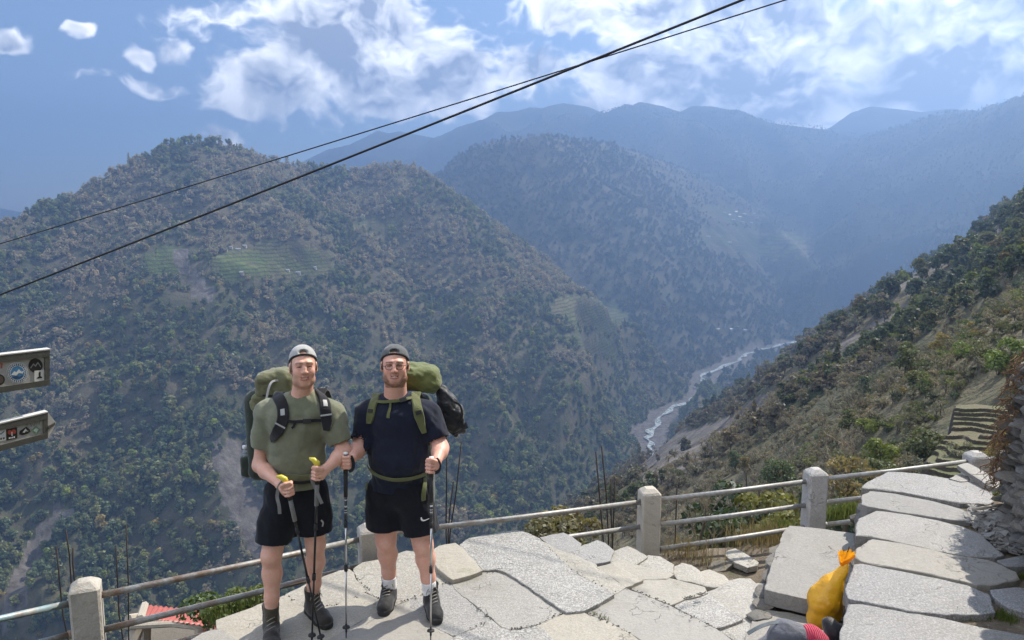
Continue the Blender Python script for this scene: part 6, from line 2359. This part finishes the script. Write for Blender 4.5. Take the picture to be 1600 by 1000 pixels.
def build_grey_pack():
    Z0 = -0.07
    c0 = V3(at_z(1235, 1040, Z0))
    b = empty('day_pack', c0)
    tag(b, 'grey rucksack with a red panel in front of the yellow bag', 'backpack')
    f = Field(c0 - [.45, .35, .1], c0 + [.45, .35, .45], .006)
    q = lambda x, y, Y: V3(at_y(x, y, Y))
    Y = float(at_z(1235, 1010, .1)[1])
    f.chain([q(1205, 1012, Y), q(1228, 996, Y + .02), q(1248, 997, Y)], [.070, .088, .072], .06)
    f.rbox(q(1225, 1040, Y - .02), (.17, .11, .12), .06, None, .05)
    f.wrinkle(.016, 8, 61)
    mg = cloth('slate grey nylon', (0.085, 0.088, 0.105), rough=.6, weave=300, bump=.7)
    grown('pack_top', f, mg, b, 1)
    f = Field(c0 - [.3, .35, .1], c0 + [.5, .35, .45], .006)
    f.chain([q(1266, 994, Y - .01), q(1274, 1006, Y - .03), q(1290, 1035, Y - .05)], [.066, .074, .078], .05)
    f.wrinkle(.004, 20, 62)
    mr = cloth('crimson ribbed fabric', (0.52, 0.03, 0.075), rough=.7, weave=200, bump=.2)
    nt = NT(mr.node_tree)
    wv = nt.node('ShaderNodeTexWave'); wv.inputs['Scale'].default_value = 26; wv.inputs['Distortion'].default_value = 1.5
    nt.put(wv.inputs['Vector'], nt.node('ShaderNodeTexCoord').outputs['Object'])
    bp2 = nt.node('ShaderNodeBump'); bp2.inputs['Strength'].default_value = .8; bp2.inputs['Distance'].default_value = .012
    nt.put(bp2.inputs['Height'], wv.outputs['Fac']); nt.put(nt.n['Principled BSDF'].inputs['Normal'], bp2.outputs[0])
    grown('red_panel', f, mr, b, 1)
    f = Field(c0 - [.3, .35, .1], c0 + [.6, .45, .45], .006)
    f.chain([q(1296, 975, Y + .14), q(1306, 990, Y + .10), q(1308, 1030, Y + .04)], [.045, .050, .06], .05)
    f.wrinkle(.008, 10, 63)
    grown('shadow_lump', f, M_BLACKBAG, b, 1)  # black mass standing in for the shadow between bag and ledge
    pts = spline([vv(1168, 990, Y - .02), vv(1190, 978, Y), vv(1215, 972, Y + .03), vv(1240, 975, Y + .05)], 6)
    ribbon('strap', pts, [Vector((0, -.6, .8)).normalized()] * len(pts), .022, .004, cloth('blue grey webbing', (.14, .16, .17)), b)


build_grey_pack()

# ---------------------------------------------------------------- rough wall at the right edge
M_ROOT = simple('dry rust-brown roots', (0.15, 0.085, 0.042), 0.9, var=0.5, scale=25)
M_STRAW = simple('dry grass', (0.27, 0.20, 0.10), 0.9, var=0.4, scale=25)


def build_rock_wall():
    rng = random.Random(5)
    a, b_ = Vector(at_z(1574, 792, UZ)), Vector(at_z(1640, 910, UZ))
    base = empty('dry_stone_wall', a)
    tag(base, 'dark dry-stone wall with hanging brown roots at the right edge', 'wall')
    d = (b_ - a).normalized()
    out = Vector((-d.y, d.x, 0))
    if out.x > 0: out = -out
    z = UZ - .03
    k = 0
    while z < 1.62:
        h = rng.uniform(.05, .12)
        s = -.05 + .05 * rng.random()
        while s < 2.2:
            w = rng.uniform(.10, .30)
            ov = .07 * math.sin(z * 2.2) + rng.uniform(-.03, .05)
            p = a + d * (s + w / 2) + out * (ov - .10) + Vector((0, 0, z + h / 2 - a.z))
            o = lump('stone', (w * .60, .15, h * .62), 900 + k, M_RUBBLE, base)
            o.location = p - a
            o.rotation_euler = (rng.uniform(-.2, .2), rng.uniform(-.2, .2), math.atan2(d.y, d.x) + rng.uniform(-.2, .2))
            s += w; k += 1
        z += h
    V, Fq = [], []
    for i in range(230):
        s = rng.uniform(-.06, .30); z1 = rng.uniform(.6, 1.66)
        p = a + d * s + out * (.02 + .07 * math.sin(z1 * 2.2) + rng.uniform(0, .05)) - Vector((0, 0, a.z))
        L = rng.uniform(.04, .16)
        pts = [p + Vector((0, 0, z1))]
        for j in range(1, 5):
            pts.append(pts[-1] + Vector((rng.uniform(-.03, .03), rng.uniform(-.03, .03), -L / 4 * rng.uniform(.4, 1.3))) + out * rng.uniform(-.015, .03))
        for q in pts: q.z = max(q.z, UZ + .005)
        r = rng.uniform(.002, .0055)
        v, f = tube([q - a for q in pts], [r, r, r * .8, r * .6, r * .3], 4)
        o = len(V); V += v; Fq += [tuple(x + o for x in g) for g in f]
    o = link('roots', mesh('roots', V, Fq), M_ROOT, base); o['kind'] = 'stuff'
    # earth core behind
    ow = [a - out * .16 - d * .05, b_ - out * .16 + d * 1.6, b_ - out * 1.2 + d * 1.6, a - out * 1.2]
    o = block('earth_core', [(p.x, p.y) for p in ow], -.6, 1.5, M_DIRT); adopt(base, [o])


build_rock_wall()


def chips():
    """slate chips and litter on the ledge beside the wall"""
    rng = random.Random(9)
    poly = [(1514, 790), (1548, 788), (1572, 800), (1600, 840), (1640, 880), (1600, 866), (1566, 862), (1548, 846), (1530, 830), (1512, 816)]
    V, Fq = [], []
    n = 0
    while n < 420:
        x, y = rng.uniform(1510, 1640), rng.uniform(786, 885)
        if not in_poly(np.array(x), np.array(y), poly): continue
        n += 1
        p = at_z(x, y, UZ - .035 + rng.uniform(0, .03))
        r = rng.uniform(.012, .05) * (1.5 if rng.random() < .12 else 1)
        k = rng.randint(4, 6)
        w0 = rng.random() * 6
        tx, ty = rng.uniform(-.5, .5), rng.uniform(-.5, .5)
        o = len(V)
        ring = [(r * rng.uniform(.6, 1.2) * math.cos(w0 + 6.283 * i / k), r * rng.uniform(.4, .9) * math.sin(w0 + 6.283 * i / k)) for i in range(k)]
        th = rng.uniform(.004, .014)
        for dz in (0, th):
            for ax, ay in ring: V.append(p + Vector((ax, ay, dz + tx * ax + ty * ay)))
        Fq.append(tuple(o + k + i for i in range(k))); Fq.append(tuple(o + k - 1 - i for i in range(k)))
        Fq += [(o + i, o + (i + 1) % k, o + k + (i + 1) % k, o + k + i) for i in range(k)]
    tag(link('slate_chips', mesh('slate_chips', V, Fq), M_CHIP), 'scattered grey slate chips on the ledge beside the wall', 'chips', kind='stuff')


chips()
st = rod('stick', [at_z(1520, 796, UZ + .02), at_z(1550, 791, UZ + .03), at_z(1582, 786, UZ + .03)], [.012, .011, .009], M_WOOD)
tag(st, 'pale dry stick lying on the slate chips', 'stick')


def grit():
    """loose grit and leaf scraps swept into the joints of the paving"""
    rng = random.Random(44)
    V, Fq = [], []
    lines = [[(447, 930), (467, 947), (527, 946), (572, 927)], [(556, 900), (578, 926), (604, 943)], [(604, 944), (644, 936), (700, 911)], [(686, 892), (708, 906), (752, 892)], [(752, 892), (792, 896), (880, 954)], [(880, 955), (838, 976), (798, 984)], [(911, 955), (985, 990)],
             [(911, 954), (958, 929)], [(843, 843), (886, 886), (960, 928)], [(980, 917), (1048, 945), (1117, 981)], [(740, 944), (768, 967), (709, 994)], [(1068, 935), (1104, 926)]]
    for i in range(700):
        ln = lines[rng.randrange(len(lines))]
        k = rng.randrange(len(ln) - 1); f = rng.random()
        x = ln[k][0] * (1 - f) + ln[k + 1][0] * f + rng.gauss(0, 2.0); y = ln[k][1] * (1 - f) + ln[k + 1][1] * f + rng.gauss(0, 1.2)
        p = at_z(x, y, rng.uniform(-.012, .008)); r = rng.uniform(.003, .010)
        o = len(V)
        for a in range(4): V.append(p + Vector((r * math.cos(a * 1.57 + i), r * math.sin(a * 1.57 + i) * rng.uniform(.5, 1), 0)))
        V.append(p + Vector((0, 0, r * rng.uniform(.4, 1)))); V.append(p - Vector((0, 0, r * .5)))
        for a in range(4): Fq += [(o + a, o + (a + 1) % 4, o + 4), (o + (a + 1) % 4, o + a, o + 5)]
    tag(link('joint_grit', mesh('joint_grit', V, Fq), M_RUBBLE), 'dark grit lying in the joints of the paving', 'grit', kind='stuff')


grit()

# ================================================================== plants near the terrace
def blades(name, spots, m, label, seed=0, h=(.04, .12), n=14, spread=.05, w=.004):
    """tufts of bent blades"""
    rng = random.Random(seed)
    V, Fq = [], []
    for s in spots:
        s = Vector(s)
        for i in range(n):
            p = s + Vector((rng.gauss(0, spread), rng.gauss(0, spread), 0))
            d = Vector((rng.gauss(0, 1), rng.gauss(0, 1), 0)).normalized()
            L = rng.uniform(*h); ww = d.cross(Vector((0, 0, 1))) * w * rng.uniform(.6, 1.4)
            bnd = rng.uniform(.2, .8)
            o = len(V)
            q1 = p + Vector((0, 0, L * .55)) + d * L * .15 * bnd; q2 = p + Vector((0, 0, L * (1 - .3 * bnd))) + d * L * .55 * bnd
            V += [p - ww, p + ww, q1 - ww * .8, q1 + ww * .8, q2]
            Fq += [(o, o + 1, o + 3, o + 2), (o + 2, o + 3, o + 4)]
    return tag(link(name, mesh(name, V, Fq), m), label, 'grass', kind='stuff')


def plain_leaf(name, col, var=.35):
    m = bpy.data.materials.new(name); m.use_nodes = True
    t = NT(m.node_tree); t.n.clear()
    out = t.node('ShaderNodeOutputMaterial')
    p = t.node('ShaderNodeNewGeometry').outputs['Position']
    n = t.noise(p, 9, 3, .6)
    c = t.mix(t.mapr(n, .3, .7), tuple(x * (1 - var) for x in col), tuple(x * (1 + var) for x in col))
    df = t.node('ShaderNodeBsdfDiffuse'); t.put(df.inputs[0], c)
    tr = t.node('ShaderNodeBsdfTranslucent'); t.put(tr.inputs[0], c)
    mx = t.node('ShaderNodeMixShader'); mx.inputs[0].default_value = .4
    t.l.new(df.outputs[0], mx.inputs[1]); t.l.new(tr.outputs[0], mx.inputs[2]); t.l.new(mx.outputs[0], out.inputs[0])
    return m


M_GRASS = plain_leaf('green grass', (.12, .15, .04))
M_DRYGR = plain_leaf('straw grass', (.24, .19, .09))
rg = random.Random(2)


def along(pix, z, n, jit=3):
    out = []
    for i in range(n):
        k = rg.random() * (len(pix) - 1); j = int(k); f = k - j
        x = pix[j][0] * (1 - f) + pix[j + 1][0] * f + rg.gauss(0, jit); y = pix[j][1] * (1 - f) + pix[j + 1][1] * f + rg.gauss(0, jit * .5)
        out.append(at_z(x, y, z))
    return out


blades('joint_grass', along([(1520, 915), (1545, 918), (1575, 908), (1610, 905)], UZ - .05, 60) + along([(1480, 962), (1520, 968), (1560, 965), (1580, 975)], UZ - .05, 60) + along([(1350, 942), (1400, 952), (1440, 957)], UZ - .05, 22, 1),
       M_GRASS, 'short green grass growing between the ledge slabs', 1, (.02, .07), 12, .018, .0025)
blades('joint_grass', along([(838, 976), (862, 967), (886, 957)], -.04, 20, 1) + along([(911, 955), (935, 966), (950, 974)], -.04, 18, 1) + along([(560, 905), (575, 926), (590, 935)], -.04, 18, 1.5) + along([(610, 946), (640, 938)], -.04, 14, 2) + along([(752, 893), (775, 890)], -.04, 10, 1),
       M_GRASS, 'moss and grass in the joints of the paving', 2, (.02, .05), 10, .014, .0022)
blades('verge_grass', along([(1040, 862), (1080, 868), (1100, 880)], -.42, 22, 8) + along([(1150, 850), (1190, 846), (1225, 840)], -.42, 34, 8) + along([(1180, 858), (1220, 850)], -.44, 16, 8),
       M_DRYGR, 'dry yellow grass on the verge under the railing', 3, (.05, .26), 12, .08, .0025)
blades('verge_weeds', along([(1200, 835), (1235, 838)], -.44, 26, 5) + along([(1300, 815), (1340, 800)], -.3, 30, 5), M_GRASS, 'green weeds behind the low stone bench', 4, (.06, .22), 14, .05, .004)
blades('edge_grass', along([(318, 975), (345, 962), (375, 952), (410, 938)], -.16, 16, 4), M_GRASS, 'weeds at the left edge of the paving', 5, (.05, .16), 9, .04, .003)


# --- individual trees and shrubs near enough to tell apart
def bare_tree_mesh(seed):
    """leafless tree: trunk and limbs, and its twigs apart"""
    rng = random.Random(seed)
    T, TF, W_, WF = [], [], [], []

    def put(V, F_, pts, rs, n):
        v, f = tube(pts, rs, n); o = len(V); V.extend(v); F_.extend([tuple(x + o for x in g) for g in f])

    def grow(p, d, L, r, lev):
        pts = [p]
        for i in range(3):
            d = (d + Vector((rng.gauss(0, .16), rng.gauss(0, .16), .06))).normalized()
            pts.append(pts[-1] + d * L / 3)
        put(T if lev < 2 else W_, TF if lev < 2 else WF, pts, [r, r * .85, r * .7, r * .5], 6 if lev < 2 else 3)
        if lev >= 4: return
        for i in range([4, 4, 4, 4][lev]):
            q = pts[1 + rng.randint(0, 2)]
            nd = (d + Vector((rng.gauss(0, .6), rng.gauss(0, .6), rng.uniform(-.1, .5)))).normalized()
            grow(q, nd, L * rng.uniform(.5, .72), r * .5, lev + 1)
    grow(Vector((0, 0, -.25)), Vector((0, 0, 1)), .95, .042, 0)
    a = mesh('bare trunk', T, TF); b = mesh('bare twigs', W_, WF)
    return b, a


M_TWIG = leaf_material('twigs', trans=0.0)
NEARP = {'broad': [make_proto('broad', 300 + i, 2200, .062, 'near tree') for i in range(3)],
         'shrub': [make_proto('shrub', 320 + i, 1300, .06, 'near shrub') for i in range(3)],
         'open': [make_proto('open', 340 + i, 1100, .055, 'near thin tree') for i in range(2)],
         'bare': [bare_tree_mesh(360 + i) for i in range(3)]}
for cw, tr in NEARP['bare']:
    cw.materials.append(M_TWIG); tr.materials.append(M_BARK)


def plant(kind, x, y, z, size, tint, label, group, rng, name):
    cw, tr = NEARP[kind][rng.randrange(len(NEARP[kind]))]
    b = empty(name, (x, y, z)); b.scale = (size,) * 3; b.rotation_euler = (0, 0, rng.uniform(0, 6.28))
    c = bpy.data.objects.new('twigs' if kind == 'bare' else 'crown', cw); COL.objects.link(c); c.parent = b
    c['tint'] = [float(q) for q in tint]
    t = bpy.data.objects.new('trunk' if kind != 'shrub' else 'stems', tr); COL.objects.link(t); t.parent = b
    return tag(b, label, 'tree' if kind != 'shrub' else 'shrub', group)


def place_words(px, py):
    zx = [(960, 'left of the middle post'), (1030, 'behind the middle post'), (1095, 'right of the middle post'), (1160, 'midway between posts'), (1225, 'left of the right post'), (1300, 'behind the right post'),
          (1370, 'right of the right post'), (1440, 'above the ledge start'), (1510, 'near the last post'), (9999, 'beside the rock wall')]
    zy = [(625, 'far up the slope'), (665, 'high on the slope'), (700, 'halfway up the slope'), (735, 'low on the slope'), (775, 'level with the top rail'), (9999, 'showing between the rails')]
    return next(w for e, w in zy if py < e) + ', ' + next(w for e, w in zx if px < e)


def plant_near():
    rng = random.Random(21)
    words = {'broad': ('leafy green tree', 'leafy_tree'), 'shrub': ('green bush', 'bush'), 'open': ('thin brownish tree', 'thin_tree'), 'bare': ('leafless grey-brown tree', 'bare_tree')}
    g = np.random.default_rng(8)
    C = 9000
    r_ = 24 * (NEAR_LIMIT / 24) ** g.random(C); az = np.radians(g.uniform(2, 36, C))
    X, Y = r_ * np.sin(az), r_ * np.cos(az)
    Z = height(X, Y)
    PXc, PYc = project(X, Y, Z)
    ok = (PXc > 880) & (PXc < 1640) & (PYc > 560) & (PYc < 905) & visible(X, Y, Z, 1.5)
    ok &= ~(in_poly(PXc, PYc, [(1440, 740), (1440, 650), (1520, 590), (1660, 540), (1660, 760)]) & (g.random(C) < .97))
    n = 0
    pts, made = [], []
    for i in np.argwhere(ok)[:, 0]:
        x, y, z, r, px, py = (float(q[i]) for q in (X, Y, Z, r_, PXc, PYc))
        if n >= 130: break
        if any((x - a) ** 2 + (y - b) ** 2 < (0.042 * r + .7) ** 2 for a, b in pts): continue
        pts.append((x, y))
        q = rng.random()
        dry = px < 1330
        kind = ('bare' if q < .42 else 'open' if q < .56 else 'shrub' if q < .82 else 'broad') if dry else ('bare' if q < .12 else 'open' if q < .2 else 'shrub' if q < .68 else 'broad')
        size = {'broad': rng.uniform(1.0, 2.0), 'shrub': rng.uniform(.6, 1.5), 'open': rng.uniform(1.1, 2.0), 'bare': rng.uniform(1.8, 3.4)}[kind] * (0.55 + 0.45 * min(1, r / 70))
        isy = False
        if kind in ('broad', 'shrub'):
            isy = rng.random() < .30
            t = np.array((YELLOW if isy else GREENS)[rng.randrange(3)])
        else:
            t = DRY[rng.randrange(4)] * (1.15 if kind == 'bare' else 1)
        lab, nm = words[kind]
        if isy: lab = 'bright yellow-green bush' if kind == 'shrub' else 'bright yellow-green tree'
        big = {'broad': 1.5, 'shrub': 1.05, 'open': 1.55, 'bare': 2.6}[kind] * (0.55 + 0.45 * min(1, r / 70))
        lab = ('large ' if size > big else 'small ') + lab
        made.append((px, plant(kind, x, y, z, size, t * rng.uniform(.8, 1.25), lab + ' ' + place_words(px, py), {'broad': 'leafy trees', 'shrub': 'bushes', 'open': 'thin trees', 'bare': 'bare trees'}[kind] + ' on the slope beyond the railing', rng, nm)))
        n += 1
    ORD = ['first', 'second', 'third', 'fourth', 'fifth', 'sixth', 'seventh', 'eighth', 'ninth']
    by = {}
    for px, o in made: by.setdefault(o['label'], []).append((px, o))
    for lab, lst in by.items():
        if len(lst) > 1:
            for k, (px, o) in enumerate(sorted(lst, key=lambda q: q[0])): o['label'] = lab + ', ' + ORD[min(k, 8)] + ' from left'
    # the dry scrub between them
    N = 9000
    r = 16 * (NEAR_LIMIT * 1.25 / 16) ** g.random(N); az = np.radians(g.uniform(-2, 38, N))
    x, y = r * np.sin(az), r * np.cos(az)
    z, lab, dr = height(x, y, True)
    f, s = masks(x, y, z, lab, dr)
    qx, qy = project(x, y, z)
    k = ~in_poly(qx, qy, [(1455, 735), (1455, 670), (1520, 590), (1660, 540), (1660, 745)]) & visible(x, y, z, 1.2)
    x, y, z, r = x[k], y[k], z[k], r[k]
    n = len(x)
    tint, dry = pick_tint(x, y, z, np.zeros(n, int), g)
    tint = np.where(g.random((n, 1)) < .45, DRY[g.integers(0, 4, n)] * 1.1, tint)
    size = (.22 + .55 * g.random(n)) * (.55 + r / 110)
    pid = g.integers(0, 4, n)
    pr = [bpy.data.objects.new('scrub_pattern', merged(*make_proto('shrub', 500 + i, 420, .085, 'scrub'), 'scrub')) for i in range(2)] + \
         [bpy.data.objects.new('scrub_pattern', merged(*make_proto('open', 510 + i, 300, .06, 'scrub'), 'scrub')) for i in range(2)]
    tag(scatter_object('hillside_scrub', np.stack([x, y, z - .05], -1), size, g.random(n) * 6.28, pid, tint, pr), 'dry scrub covering the near slope beyond the railing', 'scrub', kind='stuff')


plant_near()

# bushes close by, rooted on the bank under the terrace
rb = random.Random(33)
for (px, py, Y, s, kind, tint, lab) in [
        (374, 948, 6.2, .36, 'shrub', (.12, .15, .04), 'small bright green bush at the left edge of the paving'),
        (330, 962, 6.6, .35, 'shrub', (.08, .12, .04), 'tiny dark green plant beside the red roof'),
        (895, 826, 9.5, .55, 'shrub', (.16, .14, .07), 'dry yellowish bush behind the railing left of the middle post'),
        (860, 835, 9.0, .5, 'shrub', (.14, .13, .07), 'small dry bush at the back corner of the paving'),
        (1085, 838, 8.0, .55, 'bare', (.17, .14, .10), 'dry twiggy shrub beside the middle concrete post'),
        (1130, 830, 8.6, .5, 'shrub', (.05, .075, .03), 'dark green bush under the middle of the right railing'),
        (1200, 815, 8.0, .5, 'shrub', (.17, .17, .05), 'olive-yellow bush left of the right concrete post'),
        (1150, 812, 9.4, .65, 'shrub', (.035, .06, .03), 'dark bush seen between the lower rails'),
        (1322, 795, 8.4, .4, 'open', (.22, .18, .10), 'pale dry bush behind the low stone bench')]:
    p = at_y(px, py, Y)
    cw, tr = NEARP[kind][rb.randrange(len(NEARP[kind]))]
    b = empty('bush', (p.x, p.y, p.z - s * .55)); b.scale = (s,) * 3; b.rotation_euler = (0, 0, rb.uniform(0, 6))
    c = bpy.data.objects.new('crown', cw); COL.objects.link(c); c.parent = b; c['tint'] = [float(q) for q in tint]
    t = bpy.data.objects.new('stems', tr); COL.objects.link(t); t.parent = b
    tag(b, lab, 'bush')
# the earth bank they grow from
def build_bank():
    xs = np.linspace(-4.5, 7.5, 90); ys = np.linspace(4.2, 12, 60)
    X, Y = np.meshgrid(xs, ys)
    edge = np.where(X < 0.6, 5.7 + 0.45 * X, 5.97 + 0.24 * X - 0.012 * X * X)
    k = np.maximum(Y - edge, 0)
    Z = -0.72 - 0.95 * k - 0.1 * k ** 1.6 + 0.14 * fbm(X * 1.3, Y * 1.3, 3, 77)
    Z = np.where(X < 0.3, Z - 2.5 * np.clip(0.3 - X, 0, 1.2), Z)
    i = np.arange(X.size).reshape(X.shape)
    q = np.stack([i[:-1, :-1], i[:-1, 1:], i[1:, 1:], i[1:, :-1]], -1).reshape(-1, 4)
    tag(link('bank', fast_mesh('bank', np.stack([X, Y, Z], -1).reshape(-1, 3), q), M_DIRT), kind='structure')


build_bank()


# stepped fields on the mound beyond the ledge
def build_terraces():
    azs = np.radians(np.linspace(27.5, 40, 190)); rs = np.linspace(38.5, 56, 330)
    A_, R_ = np.meshgrid(azs, rs)
    X, Y = R_ * np.sin(A_), R_ * np.cos(A_)
    deg = np.degrees(A_)
    wob = 1.5 * perlin(X * .25, Y * .25, 12) + 0.6 * perlin(X * .8, Y * .8, 13)
    s = (R_ - 40.8) + wob + (deg - 33) * 0.10
    step, rise = 0.55, 0.19
    k = np.floor(s / step); f = s / step - k
    f2 = np.clip((f - .80) / .16, 0, 1); f2 = f2 * f2 * (3 - 2 * f2)
    zq = rise * (k + f2 + .12 * f)
    top = 15 * rise
    zq = np.minimum(zq, top) - np.clip(s - 9.4, 0, 9) * .5
    z0 = -11.2 + 0.05 * (deg - 32)
    Zt = z0 + zq + 0.02 * fbm(X * 3, Y * 3, 2, 3)
    edge = np.clip((deg - 28.3 - 0.12 * np.maximum(s, 0) - 1.3 * perlin(X * .3, Y * .3, 4)) / 1.0, 0, 1)
    edge = np.minimum(edge, np.clip(s / .6, 0, 1)); edge = edge * edge * (3 - 2 * edge)
    Zf = height(X, Y) - .6
    Z = Zf * (1 - edge) + np.maximum(Zt, Zf) * edge
    i = np.arange(X.size).reshape(X.shape)
    q = np.stack([i[:-1, :-1], i[1:, :-1], i[1:, 1:], i[:-1, 1:]], -1).reshape(-1, 4)
    m, t, b = mat('terraced field')
    geo = t.node('ShaderNodeNewGeometry')
    pos = geo.outputs['Position']
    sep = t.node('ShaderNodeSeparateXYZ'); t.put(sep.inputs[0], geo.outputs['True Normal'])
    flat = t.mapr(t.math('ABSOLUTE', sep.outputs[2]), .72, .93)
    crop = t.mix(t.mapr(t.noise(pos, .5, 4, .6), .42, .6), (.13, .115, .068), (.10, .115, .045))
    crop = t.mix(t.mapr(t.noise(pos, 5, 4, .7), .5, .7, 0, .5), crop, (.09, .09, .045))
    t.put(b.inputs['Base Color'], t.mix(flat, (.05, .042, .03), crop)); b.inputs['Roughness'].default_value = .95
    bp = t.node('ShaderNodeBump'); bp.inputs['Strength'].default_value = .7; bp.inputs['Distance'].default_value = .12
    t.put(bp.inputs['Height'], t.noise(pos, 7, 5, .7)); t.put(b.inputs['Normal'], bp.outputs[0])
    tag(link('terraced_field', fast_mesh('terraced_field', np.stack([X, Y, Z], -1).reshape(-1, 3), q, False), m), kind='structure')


build_terraces()


# far houses: small, pale, with sheet roofs
M_HWALL = [simple('pale plaster', (.40, .38, .35), .8), simple('ochre plaster', (.30, .24, .17), .8)]
M_HROOF = [simple('pale sheet roof', (.36, .37, .39), .5, .2), simple('blue sheet roof', (.20, .30, .42), .5), simple('slate roof', (.16, .16, .17), .7)]


def build_houses():
    rng = random.Random(14)
    def hit(px, py):
        d = pix_ray(px, py)
        rs = np.geomspace(400, 5200, 2600)
        k = rs / math.hypot(d[0], d[1])
        z = CAMZ + d[2] * k
        h = height(d[0] * k, d[1] * k)
        i = int(np.argmax(h > z))
        return None if i == 0 else (d[0] * k[i], d[1] * k[i], float(h[i]))
    sets = [('on the far slope above the valley', [(1132, 334), (1140, 338), (1150, 333), (1156, 341), (1163, 336), (1170, 340), (1178, 335), (1184, 342), (1146, 346), (1160, 349), (1174, 350), (1107, 372), (1140, 381), (1186, 330)], 9.5),
            ('above the green terraces of the left hill', [(346, 389), (353, 393), (361, 388), (372, 391), (383, 386)], 4.8), ('below the green terraces of the left hill', [(378, 428), (450, 424), (466, 428), (492, 419)], 4.8),
            ('beside the river on the valley floor', [(1112, 512), (1122, 516), (1131, 511), (1142, 517), (1152, 513), (1164, 518)], 7.0)]
    ORD = ['first', 'second', 'third', 'fourth', 'fifth', 'sixth', 'seventh', 'eighth', 'ninth', 'tenth', 'eleventh', 'twelfth', 'thirteenth', 'fourteenth']
    for where, pts, s in sets:
        for o_, (px, py) in enumerate(sorted(pts)):
            p = hit(px, py)
            if p is None: continue
            b = empty('house', (p[0], p[1], p[2] - .5)); a = rng.uniform(-.4, .4)
            b.rotation_euler = (0, 0, a)
            w, d_, h = s * rng.uniform(.8, 1.3), s * rng.uniform(.5, .7), s * rng.uniform(.45, .6)
            v = [(x * w / 2, y * d_ / 2, z) for z in (-2, h) for x, y in ((-1, -1), (1, -1), (1, 1), (-1, 1))] + [(-w / 2, 0, h * 1.4), (w / 2, 0, h * 1.4)]
            f = [(0, 1, 5, 4), (1, 2, 6, 5), (2, 3, 7, 6), (3, 0, 4, 7), (4, 8, 7), (5, 6, 9), (3, 2, 1, 0)]
            link('walls', mesh('walls', v, f), M_HWALL[rng.random() < .25], b)
            e = .12
            rv = [(-w * (.5 + e), -d_ * (.5 + e), h * .95), (w * (.5 + e), -d_ * (.5 + e), h * .95), (w * (.5 + e), 0, h * 1.46), (-w * (.5 + e), 0, h * 1.46), (w * (.5 + e), d_ * (.5 + e), h * .95), (-w * (.5 + e), d_ * (.5 + e), h * .95)]
            link('roof', mesh('roof', rv, [(0, 1, 2, 3), (3, 2, 4, 5)]), M_HROOF[rng.choice([0, 0, 0, 1, 2])], b)
            for k in (-.25, .25):
                q = [(w * (k - .07), -d_ / 2 - .03, h * .35), (w * (k + .07), -d_ / 2 - .03, h * .35), (w * (k + .07), -d_ / 2 - .03, h * .75), (w * (k - .07), -d_ / 2 - .03, h * .75)]
                link('window', mesh('window', q, [(0, 1, 2, 3)]), M_INK, b)
            tag(b, 'tiny pale house ' + where + ', ' + ORD[o_] + ' from the left', 'house', 'far houses ' + where)


build_houses()

# ================================================================== haze: the valley air
def build_haze():
    top = float(GZ.max()) + 60
    bot = float(GZ.min()) - 5
    v = [(sx * 5600, sy * 5600, z) for z in (bot, top) for sx, sy in ((-1, -1), (1, -1), (1, 1), (-1, 1))]
    f = [(3, 2, 1, 0), (4, 5, 6, 7), (0, 1, 5, 4), (1, 2, 6, 5), (2, 3, 7, 6), (3, 0, 4, 7)]
    m = bpy.data.materials.new('valley haze')
    m.use_nodes = True
    t = NT(m.node_tree)
    t.n.clear()
    o = t.node('ShaderNodeOutputMaterial')
    pv = t.node('ShaderNodeVolumePrincipled')
    pv.inputs['Color'].default_value = (0.23, 0.365, 0.63, 1)
    pv.inputs['Density'].default_value = HAZE_DENSITY
    pv.inputs['Anisotropy'].default_value = 0.52
    t.l.new(pv.outputs[0], o.inputs['Volume'])
    tag(link('haze', mesh('haze', v, f), m), 'blue haze filling the valley air', 'haze', kind='stuff')


HAZE_DENSITY = 3.7e-4
build_haze()
